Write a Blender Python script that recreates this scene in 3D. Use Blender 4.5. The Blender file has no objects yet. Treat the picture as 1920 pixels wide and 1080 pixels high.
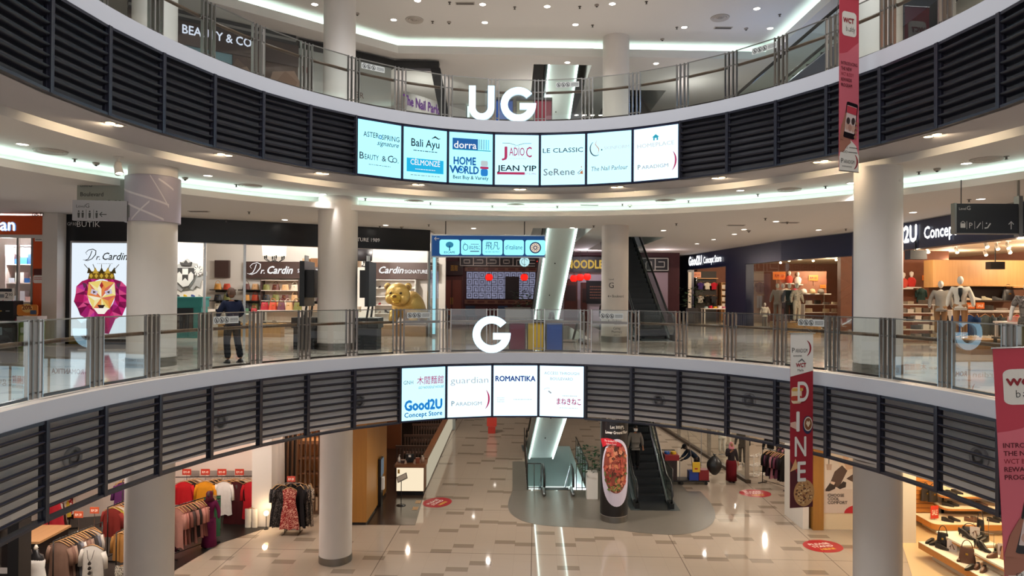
import bpy, math, random
from math import sin, cos, pi, radians, sqrt, atan2, floor
from mathutils import Vector as V, Matrix
from mathutils.geometry import tessellate_polygon
random.seed(11)
SC = bpy.context.scene
C = SC.collection

# ------------------------------------------------------------------ camera
F, TILT, ROLL, EYE = 1250.0, 0.0079, 0.0062, 1.66
_fw = V((0, cos(TILT), sin(TILT))); _r0 = V((1, 0, 0)); _u0 = V((0, -sin(TILT), cos(TILT)))
SR = _r0*cos(ROLL) + _u0*sin(ROLL)
SU = _u0*cos(ROLL) - _r0*sin(ROLL)
cam = bpy.data.cameras.new('camera'); cam.sensor_width = 36; cam.lens = 36*F/1920
cam.clip_start = 0.05; cam.clip_end = 300
camo = bpy.data.objects.new('camera', cam); C.objects.link(camo)
camo.matrix_world = Matrix(((SR.x, SU.x, -_fw.x, 0), (SR.y, SU.y, -_fw.y, 0), (SR.z, SU.z, -_fw.z, EYE), (0, 0, 0, 1)))
SC.camera = camo

# ------------------------------------------------------------------ world, exposure, big lights
SC.view_settings.view_transform = 'Standard'; SC.view_settings.look = 'None'
SC.view_settings.gamma = 1; SC.view_settings.use_curve_mapping = False
SC.view_settings.exposure = 0.0
W = bpy.data.worlds.new('world'); SC.world = W; W.use_nodes = True
_bg = W.node_tree.nodes['Background']; _bg.inputs[0].default_value = (0.95, 0.97, 1.0, 1); _bg.inputs[1].default_value = 1.15
SC.cycles.max_bounces = 7; SC.cycles.diffuse_bounces = 4; SC.cycles.glossy_bounces = 4
SC.cycles.transmission_bounces = 4; SC.cycles.transparent_max_bounces = 14
SC.cycles.caustics_reflective = False; SC.cycles.caustics_refractive = False
SC.cycles.sample_clamp_indirect = 3.0
SC.cycles.use_denoising = True
def lamp(name, kind, loc, power, col=(1, .97, .94), size=.1, aim=None, angle=150, blend=.6, size_y=None):
    l = bpy.data.lights.new(name, kind); l.energy = power; l.color = col
    if kind == 'AREA':
        l.size = size
        if size_y: l.shape = 'RECTANGLE'; l.size_y = size_y
    else:
        l.shadow_soft_size = size
    if kind == 'SPOT':
        l.spot_size = radians(angle); l.spot_blend = blend
    o = bpy.data.objects.new(name, l); C.objects.link(o); o.location = loc
    if aim is not None:
        o.rotation_euler = (V(aim)-V(loc)).to_track_quat('-Z', 'Y').to_euler()
    return o
# broad soft fill light added above the atrium void, no known source there
lamp('void_fill', 'AREA', (.37, 9, 19), 3300, (.97, .98, 1), 11)

def ray(px, py): return _fw + SR*((px-960)/F) + SU*((540-py)/F)
def at(px, py, d):
    v = ray(px, py); return v*(d/v.y) + V((0, 0, EYE))
def atz(px, py, z):
    v = ray(px, py); return v*((z-EYE)/v.z) + V((0, 0, EYE))
def atx(px, py, x):
    v = ray(px, py); return v*(x/v.x) + V((0, 0, EYE))

# ------------------------------------------------------------------ levels and the atrium oval
ZU, ZG, ZL = 6.367, 0.0, -6.15
CX, CY, RX, RY = .373, 9.665, 7.209, 8.63
MOD = 1.268
_tab = []
_s = 0; _N = 4000
for _i in range(_N+1):
    _t = pi*_i/_N
    if _i: _s += sqrt((RX*cos(_t))**2+(RY*sin(_t))**2)*pi/_N
    _tab.append(_s)
def theta(s):
    a = abs(s); lo, hi = 0, _N
    while hi-lo > 1:
        m = (lo+hi)//2
        if _tab[m] < a: lo = m
        else: hi = m
    return math.copysign(pi*(lo+(a-_tab[lo])/max(1e-9, _tab[hi]-_tab[lo]))/_N, s)
def E(t, off=0, z=0, rx=None, ry=None):
    return V((CX+((rx or RX)+off)*sin(t), CY+((ry or RY)+off)*cos(t), z))
def R_(s, off=0, z=0): return E(theta(s), off, z)
def post_s(k): return 0.37+MOD*k
SCR = (-4, 3)      # the upper screens fill bays -4..2 (posts -4..3)

# ------------------------------------------------------------------ materials
def lin(h):
    h = h.lstrip('#'); r = [int(h[i:i+2], 16)/255 for i in (0, 2, 4)]
    return tuple(c/12.92 if c <= .04045 else ((c+.055)/1.055)**2.4 for c in r)+(1,)
MATS = {}
def mat(h, rough=.6, metal=0, emit=0, spec=.5, var=0.0, bump=0, scale=8, coat=0):
    key = (h, rough, metal, emit, spec, var, bump, scale, coat)
    if key in MATS: return MATS[key]
    m = bpy.data.materials.new('mat_'+h+('_lit' if emit else '')); m.use_nodes = True
    nt = m.node_tree; b = nt.nodes['Principled BSDF']
    b.inputs['Base Color'].default_value = lin(h)
    b.inputs['Roughness'].default_value = rough; b.inputs['Metallic'].default_value = metal
    b.inputs['Specular IOR Level'].default_value = spec
    b.inputs['Coat Weight'].default_value = coat
    if emit:
        b.inputs['Emission Color'].default_value = lin(h); b.inputs['Emission Strength'].default_value = emit
        b.inputs['Base Color'].default_value = (.02, .02, .02, 1)
    if var or bump:
        n = nt.nodes.new('ShaderNodeTexNoise'); n.inputs['Scale'].default_value = scale; n.inputs['Detail'].default_value = 4
        g = nt.nodes.new('ShaderNodeNewGeometry'); nt.links.new(g.outputs['Position'], n.inputs['Vector'])
        if var:
            mx = nt.nodes.new('ShaderNodeMix'); mx.data_type = 'RGBA'
            c = lin(h); k = 1-var
            mx.inputs[6].default_value = tuple(x*k for x in c[:3])+(1,); mx.inputs[7].default_value = tuple(min(1, x*(1+var)) for x in c[:3])+(1,)
            nt.links.new(n.outputs['Fac'], mx.inputs[0]); nt.links.new(mx.outputs[2], b.inputs['Base Color'])
        if bump:
            bp = nt.nodes.new('ShaderNodeBump'); bp.inputs['Strength'].default_value = bump; bp.inputs['Distance'].default_value = .02
            nt.links.new(n.outputs['Fac'], bp.inputs['Height']); nt.links.new(bp.outputs[0], b.inputs['Normal'])
    MATS[key] = m
    return m
def panel_light(name, rgb):      # a bright bluish LED face, linear colour beyond white
    if name in MATS: return MATS[name]
    m = bpy.data.materials.new(name); m.use_nodes = True; b = m.node_tree.nodes['Principled BSDF']; k = max(rgb)
    b.inputs['Base Color'].default_value = (.02, .02, .02, 1); b.inputs['Emission Color'].default_value = tuple(c/k for c in rgb)+(1,); b.inputs['Emission Strength'].default_value = k; b.inputs['Specular IOR Level'].default_value = .2
    MATS[name] = m; return m
def glow(h, e=1.0): return mat(h, emit=e, spec=0)
def glass_mat(name, tint, ior=.08, refl=1.0):
    if name in MATS: return MATS[name]
    m = bpy.data.materials.new(name); m.use_nodes = True; nt = m.node_tree; nt.nodes.clear()
    o = nt.nodes.new('ShaderNodeOutputMaterial'); mx = nt.nodes.new('ShaderNodeMixShader')
    t = nt.nodes.new('ShaderNodeBsdfTransparent'); t.inputs[0].default_value = lin(tint)
    g = nt.nodes.new('ShaderNodeBsdfGlossy'); g.inputs['Roughness'].default_value = 0; g.inputs[0].default_value = (refl, refl, refl, 1)
    lw = nt.nodes.new('ShaderNodeLayerWeight'); lw.inputs[0].default_value = .5      # Schlick's law, the same from both sides
    pw = nt.nodes.new('ShaderNodeMath'); pw.operation = 'POWER'; pw.inputs[1].default_value = 4.0
    f = nt.nodes.new('ShaderNodeMath'); f.operation = 'MULTIPLY_ADD'; f.inputs[1].default_value = 1-ior; f.inputs[2].default_value = ior
    L = nt.links.new; L(lw.outputs['Facing'], pw.inputs[0]); L(pw.outputs[0], f.inputs[0]); L(f.outputs[0], mx.inputs[0]); L(t.outputs[0], mx.inputs[1]); L(g.outputs[0], mx.inputs[2]); L(mx.outputs[0], o.inputs[0])
    MATS[name] = m; return m
def nodes_mat(name, rough, fn, coat=0, spec=.5):
    """fn(nt, M) returns the colour socket; M(op, a, b) makes a math node."""
    m = bpy.data.materials.new(name); m.use_nodes = True; nt = m.node_tree; b = nt.nodes['Principled BSDF']
    b.inputs['Roughness'].default_value = rough; b.inputs['Coat Weight'].default_value = coat; b.inputs['Specular IOR Level'].default_value = spec
    def M(op, a, bb=None):
        n = nt.nodes.new('ShaderNodeMath'); n.operation = op
        for i, x in enumerate((a, bb)):
            if x is None: continue
            if isinstance(x, (int, float)): n.inputs[i].default_value = x
            else: nt.links.new(x, n.inputs[i])
        return n.outputs[0]
    def X(fac, a, bb):
        n = nt.nodes.new('ShaderNodeMix'); n.data_type = 'RGBA'
        for i, x in ((0, fac), (6, a), (7, bb)):
            if isinstance(x, (int, float)): n.inputs[i].default_value = x
            elif isinstance(x, str): n.inputs[i].default_value = lin(x)
            else: nt.links.new(x, n.inputs[i])
        return n.outputs[2]
    nt.links.new(fn(nt, M, X), b.inputs['Base Color'])
    return m
def floor_tiles(name, light, dark, w, period, ang, rough):
    def fn(nt, M, X):
        g = nt.nodes.new('ShaderNodeNewGeometry'); mp = nt.nodes.new('ShaderNodeMapping'); mp.inputs['Rotation'].default_value = (0, 0, ang)
        nt.links.new(g.outputs['Position'], mp.inputs[0]); sp = nt.nodes.new('ShaderNodeSeparateXYZ'); nt.links.new(mp.outputs[0], sp.inputs[0])
        u = M('DIVIDE', sp.outputs[0], w); col = M('FLOOR', u); fu = M('FRACT', u)
        wn = nt.nodes.new('ShaderNodeTexWhiteNoise'); wn.noise_dimensions = '1D'; nt.links.new(col, wn.inputs['W'])
        v = M('ADD', M('DIVIDE', sp.outputs[1], period), wn.outputs['Value']); fv = M('FRACT', v)
        row = M('FLOOR', M('MULTIPLY', v, 1)); wn2 = nt.nodes.new('ShaderNodeTexWhiteNoise'); wn2.noise_dimensions = '2D'
        cb = nt.nodes.new('ShaderNodeCombineXYZ'); nt.links.new(col, cb.inputs[0]); nt.links.new(row, cb.inputs[1]); nt.links.new(cb.outputs[0], wn2.inputs['Vector'])
        dk = M('MULTIPLY', M('LESS_THAN', fv, .17), M('GREATER_THAN', wn2.outputs['Value'], .4))
        nz = nt.nodes.new('ShaderNodeTexNoise'); nz.inputs['Scale'].default_value = 1.3; nt.links.new(g.outputs['Position'], nz.inputs['Vector'])
        base = X(M('MULTIPLY', nz.outputs['Fac'], .5), light, X(.25, light, dark))
        c = X(dk, base, dark)
        ln = M('MAXIMUM', M('LESS_THAN', fu, .012), M('LESS_THAN', M('FRACT', M('MULTIPLY', fv, 3)), .012))
        big = M('MAXIMUM', M('LESS_THAN', M('FRACT', M('DIVIDE', M('ADD', sp.outputs[0], .12), w*7)), .006), M('LESS_THAN', M('FRACT', M('DIVIDE', sp.outputs[1], 4.0)), .006))
        c = X(M('MULTIPLY', ln, .25), c, '6a5c52')
        return X(M('MULTIPLY', big, .7), c, '55493f')
    return nodes_mat(name, rough, fn)
def wood(name, a, b, rough=.45, axis=2, scale=14):
    if name in MATS: return MATS[name]
    def fn(nt, M, X):
        g = nt.nodes.new('ShaderNodeNewGeometry'); mp = nt.nodes.new('ShaderNodeMapping')
        s = [scale]*3; s[axis] = scale*.06; mp.inputs['Scale'].default_value = s; nt.links.new(g.outputs['Position'], mp.inputs[0])
        n = nt.nodes.new('ShaderNodeTexNoise'); n.inputs['Scale'].default_value = 1; n.inputs['Detail'].default_value = 5; nt.links.new(mp.outputs[0], n.inputs['Vector'])
        return X(n.outputs['Fac'], a, b)
    MATS[name] = nodes_mat(name, rough, fn); return MATS[name]

WHITE = mat('d9d3cd', .55, var=.02, scale=2)
CEIL = mat('d9d5d1', .8)
FASCIA = mat('b5b5bb', .45)
STEEL = mat('b4b2b0', .25, 1)
DKSTEEL = mat('5a5653', .3, 1)
BRUSH = mat('8d8a86', .35, 1)
BLACK = mat('0d0d10', .35)
NAVY = mat('0c1230', .3)
LOUV = mat('1f1f2a', .34, spec=.6)
HANDRAIL = wood('rail_wood', '71513a', '4c3626', .4, 0)
GLASS = glass_mat('clear_glass', 'e9f1ee', .1)
SHOPGLASS = glass_mat('shop_glass', 'f3f8f6', .04)

# ------------------------------------------------------------------ mesh building
class MB:
    def __init__(s, M=None): s.v = []; s.f = []; s.mi = []; s.mats = []; s.M = M
    def add(s, vs, fs, m):
        if m not in s.mats: s.mats.append(m)
        k = s.mats.index(m); o = len(s.v)
        M = s.M
        s.v += [tuple(M @ V(p)) if M is not None else tuple(p) for p in vs]
        s.f += [tuple(o+i for i in f) for f in fs]; s.mi += [k]*len(fs); return s
    def box(s, c, d, m, rz=0, top=1.0):
        x, y, z = d[0]/2, d[1]/2, d[2]/2; cr, sr = cos(rz), sin(rz); vs = []
        for sx, sy, sz in ((-1,-1,-1),(1,-1,-1),(1,1,-1),(-1,1,-1),(-1,-1,1),(1,-1,1),(1,1,1),(-1,1,1)):
            k = top if sz > 0 else 1
            a, b = sx*x*k, sy*y*k; vs.append((c[0]+a*cr-b*sr, c[1]+a*sr+b*cr, c[2]+sz*z))
        return s.add(vs, [(0,3,2,1),(4,5,6,7),(0,1,5,4),(1,2,6,5),(2,3,7,6),(3,0,4,7)], m)
    def b2(s, lo, hi, m): return s.box([(a+b)/2 for a, b in zip(lo, hi)], [abs(b-a) for a, b in zip(lo, hi)], m)
    def quad(s, a, b, c, d, m): return s.add([a, b, c, d], [(0,1,2,3)], m)
    def poly(s, pts, m, z=0):
        p3 = [V((p[0], p[1], z)) for p in pts]
        tr = tessellate_polygon([p3]); ar = sum(p3[i].x*p3[(i+1) % len(p3)].y-p3[(i+1) % len(p3)].x*p3[i].y for i in range(len(p3)))
        out = []
        for t in tr:
            a, b, c = (p3[i] for i in t)
            out.append(tuple(t) if (b-a).cross(c-a).z > 0 else (t[0], t[2], t[1]))
        return s.add(p3, out, m)
    def holed(s, loops, z, m, up=True):
        L = [[V((p[0], p[1], 0)) for p in l] for l in loops]; flat = [V((p.x, p.y, z)) for l in L for p in l]
        out = []
        for t in tessellate_polygon(L):
            a, b, c = (flat[i] for i in t)
            n = (b-a).cross(c-a).z
            out.append(tuple(t) if (n > 0) == up else (t[0], t[2], t[1]))
        return s.add(flat, out, m)
    def prism(s, pts, z0, z1, m, m2=None):
        n = len(pts); s.poly(pts, m2 or m, z1)
        vs = [(p[0], p[1], z0) for p in pts]+[(p[0], p[1], z1) for p in pts]
        return s.add(vs, [(i, (i+1) % n, n+(i+1) % n, n+i) for i in range(n)]+[tuple(range(n-1, -1, -1))], m)
    def tube(s, pts, r, m, n=8, close=False, caps=True):
        pts = [V(p) for p in pts]; k = len(pts); rs = r if isinstance(r, (list, tuple)) else [r]*k; vs = []
        for i, p in enumerate(pts):
            a = pts[(i-1) % k] if (close or i > 0) else p; b = pts[(i+1) % k] if (close or i < k-1) else p
            d = (b-a).normalized(); q = d.cross(V((0, 0, 1)))
            if q.length < 1e-3: q = V((1, 0, 0))
            q.normalize(); w = q.cross(d)
            vs += [p+(q*cos(2*pi*j/n)+w*sin(2*pi*j/n))*rs[i] for j in range(n)]
        fs = []
        for i in range(k if close else k-1):
            o, t = i*n, ((i+1) % k)*n
            fs += [(o+j, o+(j+1) % n, t+(j+1) % n, t+j) for j in range(n)]
        if caps and not close: fs += [tuple(range(n-1, -1, -1)), tuple((k-1)*n+j for j in range(n))]
        return s.add(vs, fs, m)
    def lathe(s, prof, m, c=(0, 0, 0), n=20, sx=1, sy=1, a0=0, a1=2*pi, cap=True):
        full = abs(a1-a0-2*pi) < 1e-6; cols = n if full else n+1; vs = []
        for r, z in prof:
            vs += [(c[0]+r*sx*cos(a0+(a1-a0)*j/n), c[1]+r*sy*sin(a0+(a1-a0)*j/n), c[2]+z) for j in range(cols)]
        fs = []
        for i in range(len(prof)-1):
            for j in range(n):
                k = (j+1) % cols; fs.append((i*cols+j, i*cols+k, (i+1)*cols+k, (i+1)*cols+j))
        if full and cap:
            if prof[0][0] > 1e-4: fs.append(tuple(range(cols-1, -1, -1)))
            if prof[-1][0] > 1e-4: fs.append(tuple((len(prof)-1)*cols+j for j in range(cols)))
        return s.add(vs, fs, m)
    def ball(s, c, r, m, n=12, k=8):
        rr = r if isinstance(r, (list, tuple)) else (r, r, r)
        return s.lathe([(max(1e-5, sin(pi*i/k)), -cos(pi*i/k)*rr[2]) for i in range(k+1)], m, c, n, rr[0], rr[1])
    def grid(s, fn, nu, nv, m, flip=False, cu=False):
        vs = [fn(i/nu, j/nv) for j in range(nv+1) for i in range(nu+1)]; w = nu+1
        fs = [(j*w+i, j*w+i+1, (j+1)*w+i+1, (j+1)*w+i) for j in range(nv) for i in range(nu)]
        if flip: fs = [f[::-1] for f in fs]
        return s.add(vs, fs, m)
    def slab(s, pts, t, m, z=0, edge=None):          # flat outline in the local xy plane with thickness t towards -z
        return s.prism(pts, z-t, z, edge or m, m)
    def build(s, name, parent=None, smooth=False, world=False, **props):
        me = bpy.data.meshes.new(name); me.from_pydata(s.v, [], s.f)
        for m in s.mats: me.materials.append(m)
        if len(s.mats) > 1: me.polygons.foreach_set('material_index', s.mi)
        if smooth: me.shade_smooth() if smooth is True else me.shade_auto_smooth(angle=radians(smooth)) if hasattr(me, 'shade_auto_smooth') else me.shade_smooth()
        me.update()
        o = bpy.data.objects.new(name, me); C.objects.link(o)
        if parent is not None:
            o.parent = parent
            if world: o.matrix_parent_inverse = parent.matrix_basis.inverted()
        for k, v in props.items(): o[k] = v
        return o
def smooth_by_angle(o, deg=40):
    me = o.data
    me.polygons.foreach_set('use_smooth', [True]*len(me.polygons))
    me.set_sharp_from_angle(angle=radians(deg)); return o
def thing(name, label, cat, loc=(0, 0, 0), rz=0, group=None):
    o = bpy.data.objects.new(name, None); C.objects.link(o); o.empty_display_size = .1
    o.location = loc; o.rotation_euler = (0, 0, rz); o['label'] = label; o['category'] = cat
    if group: o['group'] = group
    return o
def tag(o, label, cat, group=None):
    o['label'] = label; o['category'] = cat
    if group: o['group'] = group
    return o
def struct(o): o['kind'] = 'structure'; return o
def dup(root, loc, rz=0, label=None, group=None, scale=None):
    r = root.copy(); C.objects.link(r); r.location = loc; r.rotation_euler = (0, 0, rz)
    if label: r['label'] = label
    if group: r['group'] = group
    if scale: r.scale = (scale,)*3
    for ch in root.children:
        c = ch.copy(); C.objects.link(c); c.parent = r
        for g in ch.children:
            d = g.copy(); C.objects.link(d); d.parent = c
    return r
def frame(o, right, up):
    r = V(right).normalized(); u = V(up).normalized(); n = r.cross(u).normalized(); u = n.cross(r)
    return Matrix(((r.x, u.x, n.x, o[0]), (r.y, u.y, n.y, o[1]), (r.z, u.z, n.z, o[2]), (0, 0, 0, 1)))
def facing(o, ang):           # a vertical sign plane at o; ang 0 faces the viewer (-y), positive turns it to face +x
    return frame(o, (cos(ang), sin(ang), 0), (0, 0, 1))
# ------------------------------------------------------------------ lettering
_TC = {}
EXTRA_BOLD = 0.0
def _glyph(t, bold, res):
    k = (t, bold, res)
    if k not in _TC:
        c = bpy.data.curves.new('lettering', 'FONT'); c.body = t; c.resolution_u = res; c.offset = bold
        o = bpy.data.objects.new('lettering', c); me = o.to_mesh()
        _TC[k] = ([tuple(v.co[:2]) for v in me.vertices], [tuple(p.vertices) for p in me.polygons])
        o.to_mesh_clear(); bpy.data.objects.remove(o); bpy.data.curves.remove(c)
    return _TC[k]
def text(mb, t, x, y, h, m, align='c', bold=0.0, shear=0.0, z=.004, w=None, res=2, track=0):
    """lettering in the local xy plane of mb.M: baseline y, capital height h"""
    if track:
        t = (' '*0).join(t)
    bold = bold+EXTRA_BOLD if bold >= 0 else bold
    vs, fs = _glyph(t, min(bold, 0), res)
    if not vs: return
    if bold > 0:            # heavier strokes: the outline laid down again a hair to each side
        b = bold*.9; nv = len(vs); sh = ((0, 0), (b, 0), (-b, 0), (0, b), (0, -b)); fs = [tuple(i*nv+q for q in f) for i in range(5) for f in fs]; vs = [(p[0]+a, p[1]+c, i*.0004) for i, (a, c) in enumerate(sh) for p in vs]
    k = h/.69; x0 = min(p[0] for p in vs); x1 = max(p[0] for p in vs); kx = k if not w else w/(x1-x0)
    off = {'c': -(x0+x1)/2, 'l': -x0, 'r': -x1}[align]
    mb.add([(x+(p[0]+off)*kx+shear*p[1]*k, y+p[1]*k, z+(p[2] if len(p) > 2 else 0)) for p in vs], fs, m)
def rrect(x, y, w, h, r, n=5):
    out = []
    for cx, cy, a in ((x+w/2-r, y+h/2-r, 0), (x-w/2+r, y+h/2-r, 90), (x-w/2+r, y-h/2+r, 180), (x+w/2-r, y-h/2+r, 270)):
        out += [(cx+r*cos(radians(a+90*i/n)), cy+r*sin(radians(a+90*i/n))) for i in range(n+1)]
    return out
def ellipse(x, y, a, b, n=28, a0=0, a1=360): return [(x+a*cos(radians(a0+(a1-a0)*i/n)), y+b*sin(radians(a0+(a1-a0)*i/n))) for i in range(n if a1-a0 == 360 else n+1)]
def stroke(mb, pts, w, m, z=.004, closed=False):
    """a flat pen stroke; w may taper (list)"""
    k = len(pts); ws = w if isinstance(w, (list, tuple)) else [w]*k; L = []; Rr = []
    for i, p in enumerate(pts):
        a = pts[(i-1) % k] if closed or i > 0 else p; b = pts[(i+1) % k] if closed or i < k-1 else p
        dx, dy = b[0]-a[0], b[1]-a[1]; l = math.hypot(dx, dy) or 1
        L.append((p[0]-dy/l*ws[i]/2, p[1]+dx/l*ws[i]/2, z)); Rr.append((p[0]+dy/l*ws[i]/2, p[1]-dx/l*ws[i]/2, z))
    vs = L+Rr; mb.add(vs, [(k+i, k+(i+1) % k, (i+1) % k, i) for i in range(k if closed else k-1)], m)
def arcpts(x, y, a, b, a0, a1, n=14): return [(x+a*cos(radians(a0+(a1-a0)*i/n)), y+b*sin(radians(a0+(a1-a0)*i/n))) for i in range(n+1)]
def bars(mb, x, y, w, h, n, m, z=.004, fill=.45, ragged=True):   # lines of print too small to read
    rr = random.Random(int(x*1000+y*777+n))
    for i in range(n):
        yy = y+h/2-h*(i+.5)/n; xx = x-w/2
        while xx < x+w/2-.01*w:
            l = w*(.05+.1*rr.random()); l = min(l, x+w/2-xx); mb.poly([(xx, yy-h/n*fill/2), (xx+l, yy-h/n*fill/2), (xx+l, yy+h/n*fill/2), (xx, yy+h/n*fill/2)], m, z); xx += l+w*.025
ORD = ['first', 'second', 'third', 'fourth', 'fifth', 'sixth', 'seventh', 'eighth', 'ninth', 'tenth', 'eleventh', 'twelfth']
# ================================================================== the shell
NR = 160
def oval(off, rx=RX, ry=RY, n=NR): return [E(2*pi*i/n, off, 0, rx, ry) for i in range(n)]
def ring_strip(mb, o0, z0, o1, z1, m, flip=False, rx0=RX, ry0=RY, rx1=None, ry1=None):
    rx1 = rx1 or rx0; ry1 = ry1 or ry0
    a = [E(2*pi*i/NR, o0, z0, rx0, ry0) for i in range(NR)]; b = [E(2*pi*i/NR, o1, z1, rx1, ry1) for i in range(NR)]
    fs = [(i, (i+1) % NR, NR+(i+1) % NR, NR+i) for i in range(NR)]
    if flip: fs = [f[::-1] for f in fs]
    mb.add(a+b, fs, m)
def rect(x0, y0, x1, y1): return [(x0, y0), (x1, y0), (x1, y1), (x0, y1)]
OUT = rect(-26, -9, 26, 56)
TILE_G = floor_tiles('floor_tile_upper', 'cfc3b6', 'b3a597', .6, 1.8, -.04, .07)
TILE_L = floor_tiles('floor_tile_lower', 'a89888', '877869', .632, 1.745, .037, .055)
# escalator openings cut through floor and ceiling (rising away on the right, towards the viewer in the middle)
ESC_R = rect(4.05, 27.6, 6.35, 36); ESC_C = rect(.75, 24.2, 2.9, 34.5)
def level_floor(name, z, m, holes):
    mb = MB(); mb.holed([OUT, oval(.0)]+holes, z, m, True); return struct(mb.build(name))
level_floor('floor_ground', ZG, TILE_G, [ESC_R, ESC_C])
level_floor('floor_upper', ZU, TILE_G, [ESC_R, ESC_C])
LOWHOLE = rect(.72, 26.6, 3.0, 34.2)
mb = MB(); mb.holed([rect(-26, -9, 26, 60), LOWHOLE], ZL, TILE_L); struct(mb.build('floor_lower'))
CURB = mat('cfc0b2', .4)
for nm, z0, z1 in (('trim_fascia_ground', -.251, ZG), ('trim_fascia_upper', 6.077, ZU)):
    mb = MB()
    ring_strip(mb, 0, z0, 0, z1+.03, FASCIA, True); ring_strip(mb, 0, z1+.03, .32, z1+.03, CURB, True)
    ring_strip(mb, .32, z1+.03, .32, z1, CURB, True); ring_strip(mb, 0, z0, .14, z0, FASCIA)
    struct(smooth_by_angle(mb.build(nm)))
BK_ = .44
for nm, zs, zc in (('ground', 4.576, 4.42), ('lower', -1.739, -1.9)):
    back = mat('f0eeee' if nm == 'lower' else '8d8b90', .7)  # lower backing's colour lightened to make up for missing light behind the louvres
    mb = MB()
    ring_strip(mb, BK_, zs, BK_, zs+1.5, back, False)
    ring_strip(mb, .02, zs+1.5, BK_, zs+1.5, back, False)
    ring_strip(mb, .02 if nm == 'ground' else BK_, zs, 1.25, zs, mat('a6a3a6', .5), True)
    ring_strip(mb, 1.25, zc, 1.25, zs, CEIL, True)
    struct(smooth_by_angle(mb.build('trim_bulkhead_'+nm)))
    # round speakers set in the bulkhead behind the louvres are added below
# ---- ceiling of the ground level: inner field, cove, outer field
GX, GY = 10.6, 10.8
ZC1, ZC2 = 4.42, 4.03
mb = MB(); ring_strip(mb, 1.25, ZC1, .9, ZC1, CEIL, True, RX, RY, GX, GY)
mb.holed([OUT, oval(.9, GX, GY), ESC_R, ESC_C], ZC2+.001, CEIL, False)
ring_strip(mb, .9, ZC2, .9, ZC1, CEIL, True, GX, GY)
struct(smooth_by_angle(mb.build('ceiling_ground')))
mb = MB(); ring_strip(mb, 0, ZC2, 0, ZC1-.23, CEIL, False, GX, GY); ring_strip(mb, 0, ZC2, .9, ZC2, CEIL, True, GX, GY)
ring_strip(mb, 0, ZC1-.23, .06, ZC1-.23, CEIL, False, GX, GY); ring_strip(mb, .06, ZC1-.23, .06, ZC2+.02, CEIL, False, GX, GY)
struct(smooth_by_angle(mb.build('trim_cove_ground')))
COVE = glow('dafff4', 10)
mb = MB(); ring_strip(mb, .25, ZC2+.1, .45, ZC2+.1, COVE, False, GX, GY); ring_strip(mb, .25, ZC2+.04, .25, ZC2+.1, WHITE, True, GX, GY)
tag(mb.build('cove_light'), 'pale green-white strip light hidden in the curved ceiling cove above the ground level', 'light')
# ---- ceiling of the upper level: straight-edged cove
ZU1, ZU2 = 10.6, 10.12
HOLE = [(-4.08, 23.5), (9.06, 23.9), (9.3, -6), (-18, -6), (-18, 11.6)]
def inset(p, d):
    c = V((0, 10)); out = []
    for i in range(len(p)):
        a, b, e = V(p[i-1]), V(p[i]), V(p[(i+1) % len(p)])
        n1 = V((-(b-a).y, (b-a).x)).normalized(); n2 = V((-(e-b).y, (e-b).x)).normalized()
        if (b-c).dot(n1) < 0: n1 = -n1
        if (b-c).dot(n2) < 0: n2 = -n2
        k = (n1+n2); k = k/max(.4, k.dot(n1)); out.append(tuple(b+k*d))
    return out
H1 = inset(HOLE, .9)
mb = MB(); mb.holed([H1, oval(.5)], ZU1, CEIL, False)
mb.holed([OUT, H1, ESC_R, ESC_C], ZU2+.001, CEIL, False)
for i in range(5):
    a, b = H1[i], H1[(i+1) % 5]; mb.quad((*a, ZU2), (*b, ZU2), (*b, ZU1), (*a, ZU1), CEIL)
struct(mb.build('ceiling_upper'))
mb = MB(); mc = MB()
def strip_poly(mb, p, q, z0, z1, m):
    for i in range(len(p)):
        j = (i+1) % len(p); mb.quad((*p[i], z0), (*p[j], z0), (*q[j], z1), (*q[i], z1), m)
h06 = inset(HOLE, .06)
strip_poly(mb, HOLE, HOLE, ZU2, ZU1-.2, CEIL); strip_poly(mb, HOLE, H1, ZU2, ZU2, CEIL); strip_poly(mb, HOLE, h06, ZU1-.2, ZU1-.2, CEIL); strip_poly(mb, h06, h06, ZU2, ZU1-.2, CEIL)
struct(mb.build('trim_cove_upper'))
strip_poly(mc, inset(HOLE, .3), inset(HOLE, .5), ZU2+.08, ZU2+.1, COVE)
tag(mc.build('cove_light'), 'pale green-white strip light hidden in the angular ceiling cove above the upper level', 'light')
# ---- ceiling of the lower level
mb = MB(); mb.holed([OUT, oval(1.25), rect(*ESC_R[0], *ESC_R[2]), rect(*ESC_C[0], *ESC_C[2])], -1.9, CEIL, False)
struct(mb.build('ceiling_lower'))
mb = MB()
for h_ in (ESC_R, ESC_C):
    for z0, z1 in ((-1.9, ZG), (ZC2, ZU), (ZU2, 14.2)):
        for i in range(4): a, b = h_[i], h_[(i+1) % 4]; mb.quad((*a, z0), (*a, z1), (*b, z1), (*b, z0), CEIL)
struct(mb.build('trim_escalator_wells'))
mb = MB(); mb.holed([OUT, oval(-.2)], 14.2, CEIL, False); struct(mb.build('ceiling_roof'))
mb = MB(); mb.b2((-26, 56, ZL), (26, 56.3, 11), mat('8f877f', .7)); struct(mb.build('wall_back'))
mb = MB(); mb.b2((-26.3, -9, ZL), (-26, 56, 11), WHITE); struct(mb.build('wall_left'))
mb = MB(); mb.b2((26, -9, ZL), (26.3, 56, 11), WHITE); struct(mb.build('wall_right'))

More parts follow.
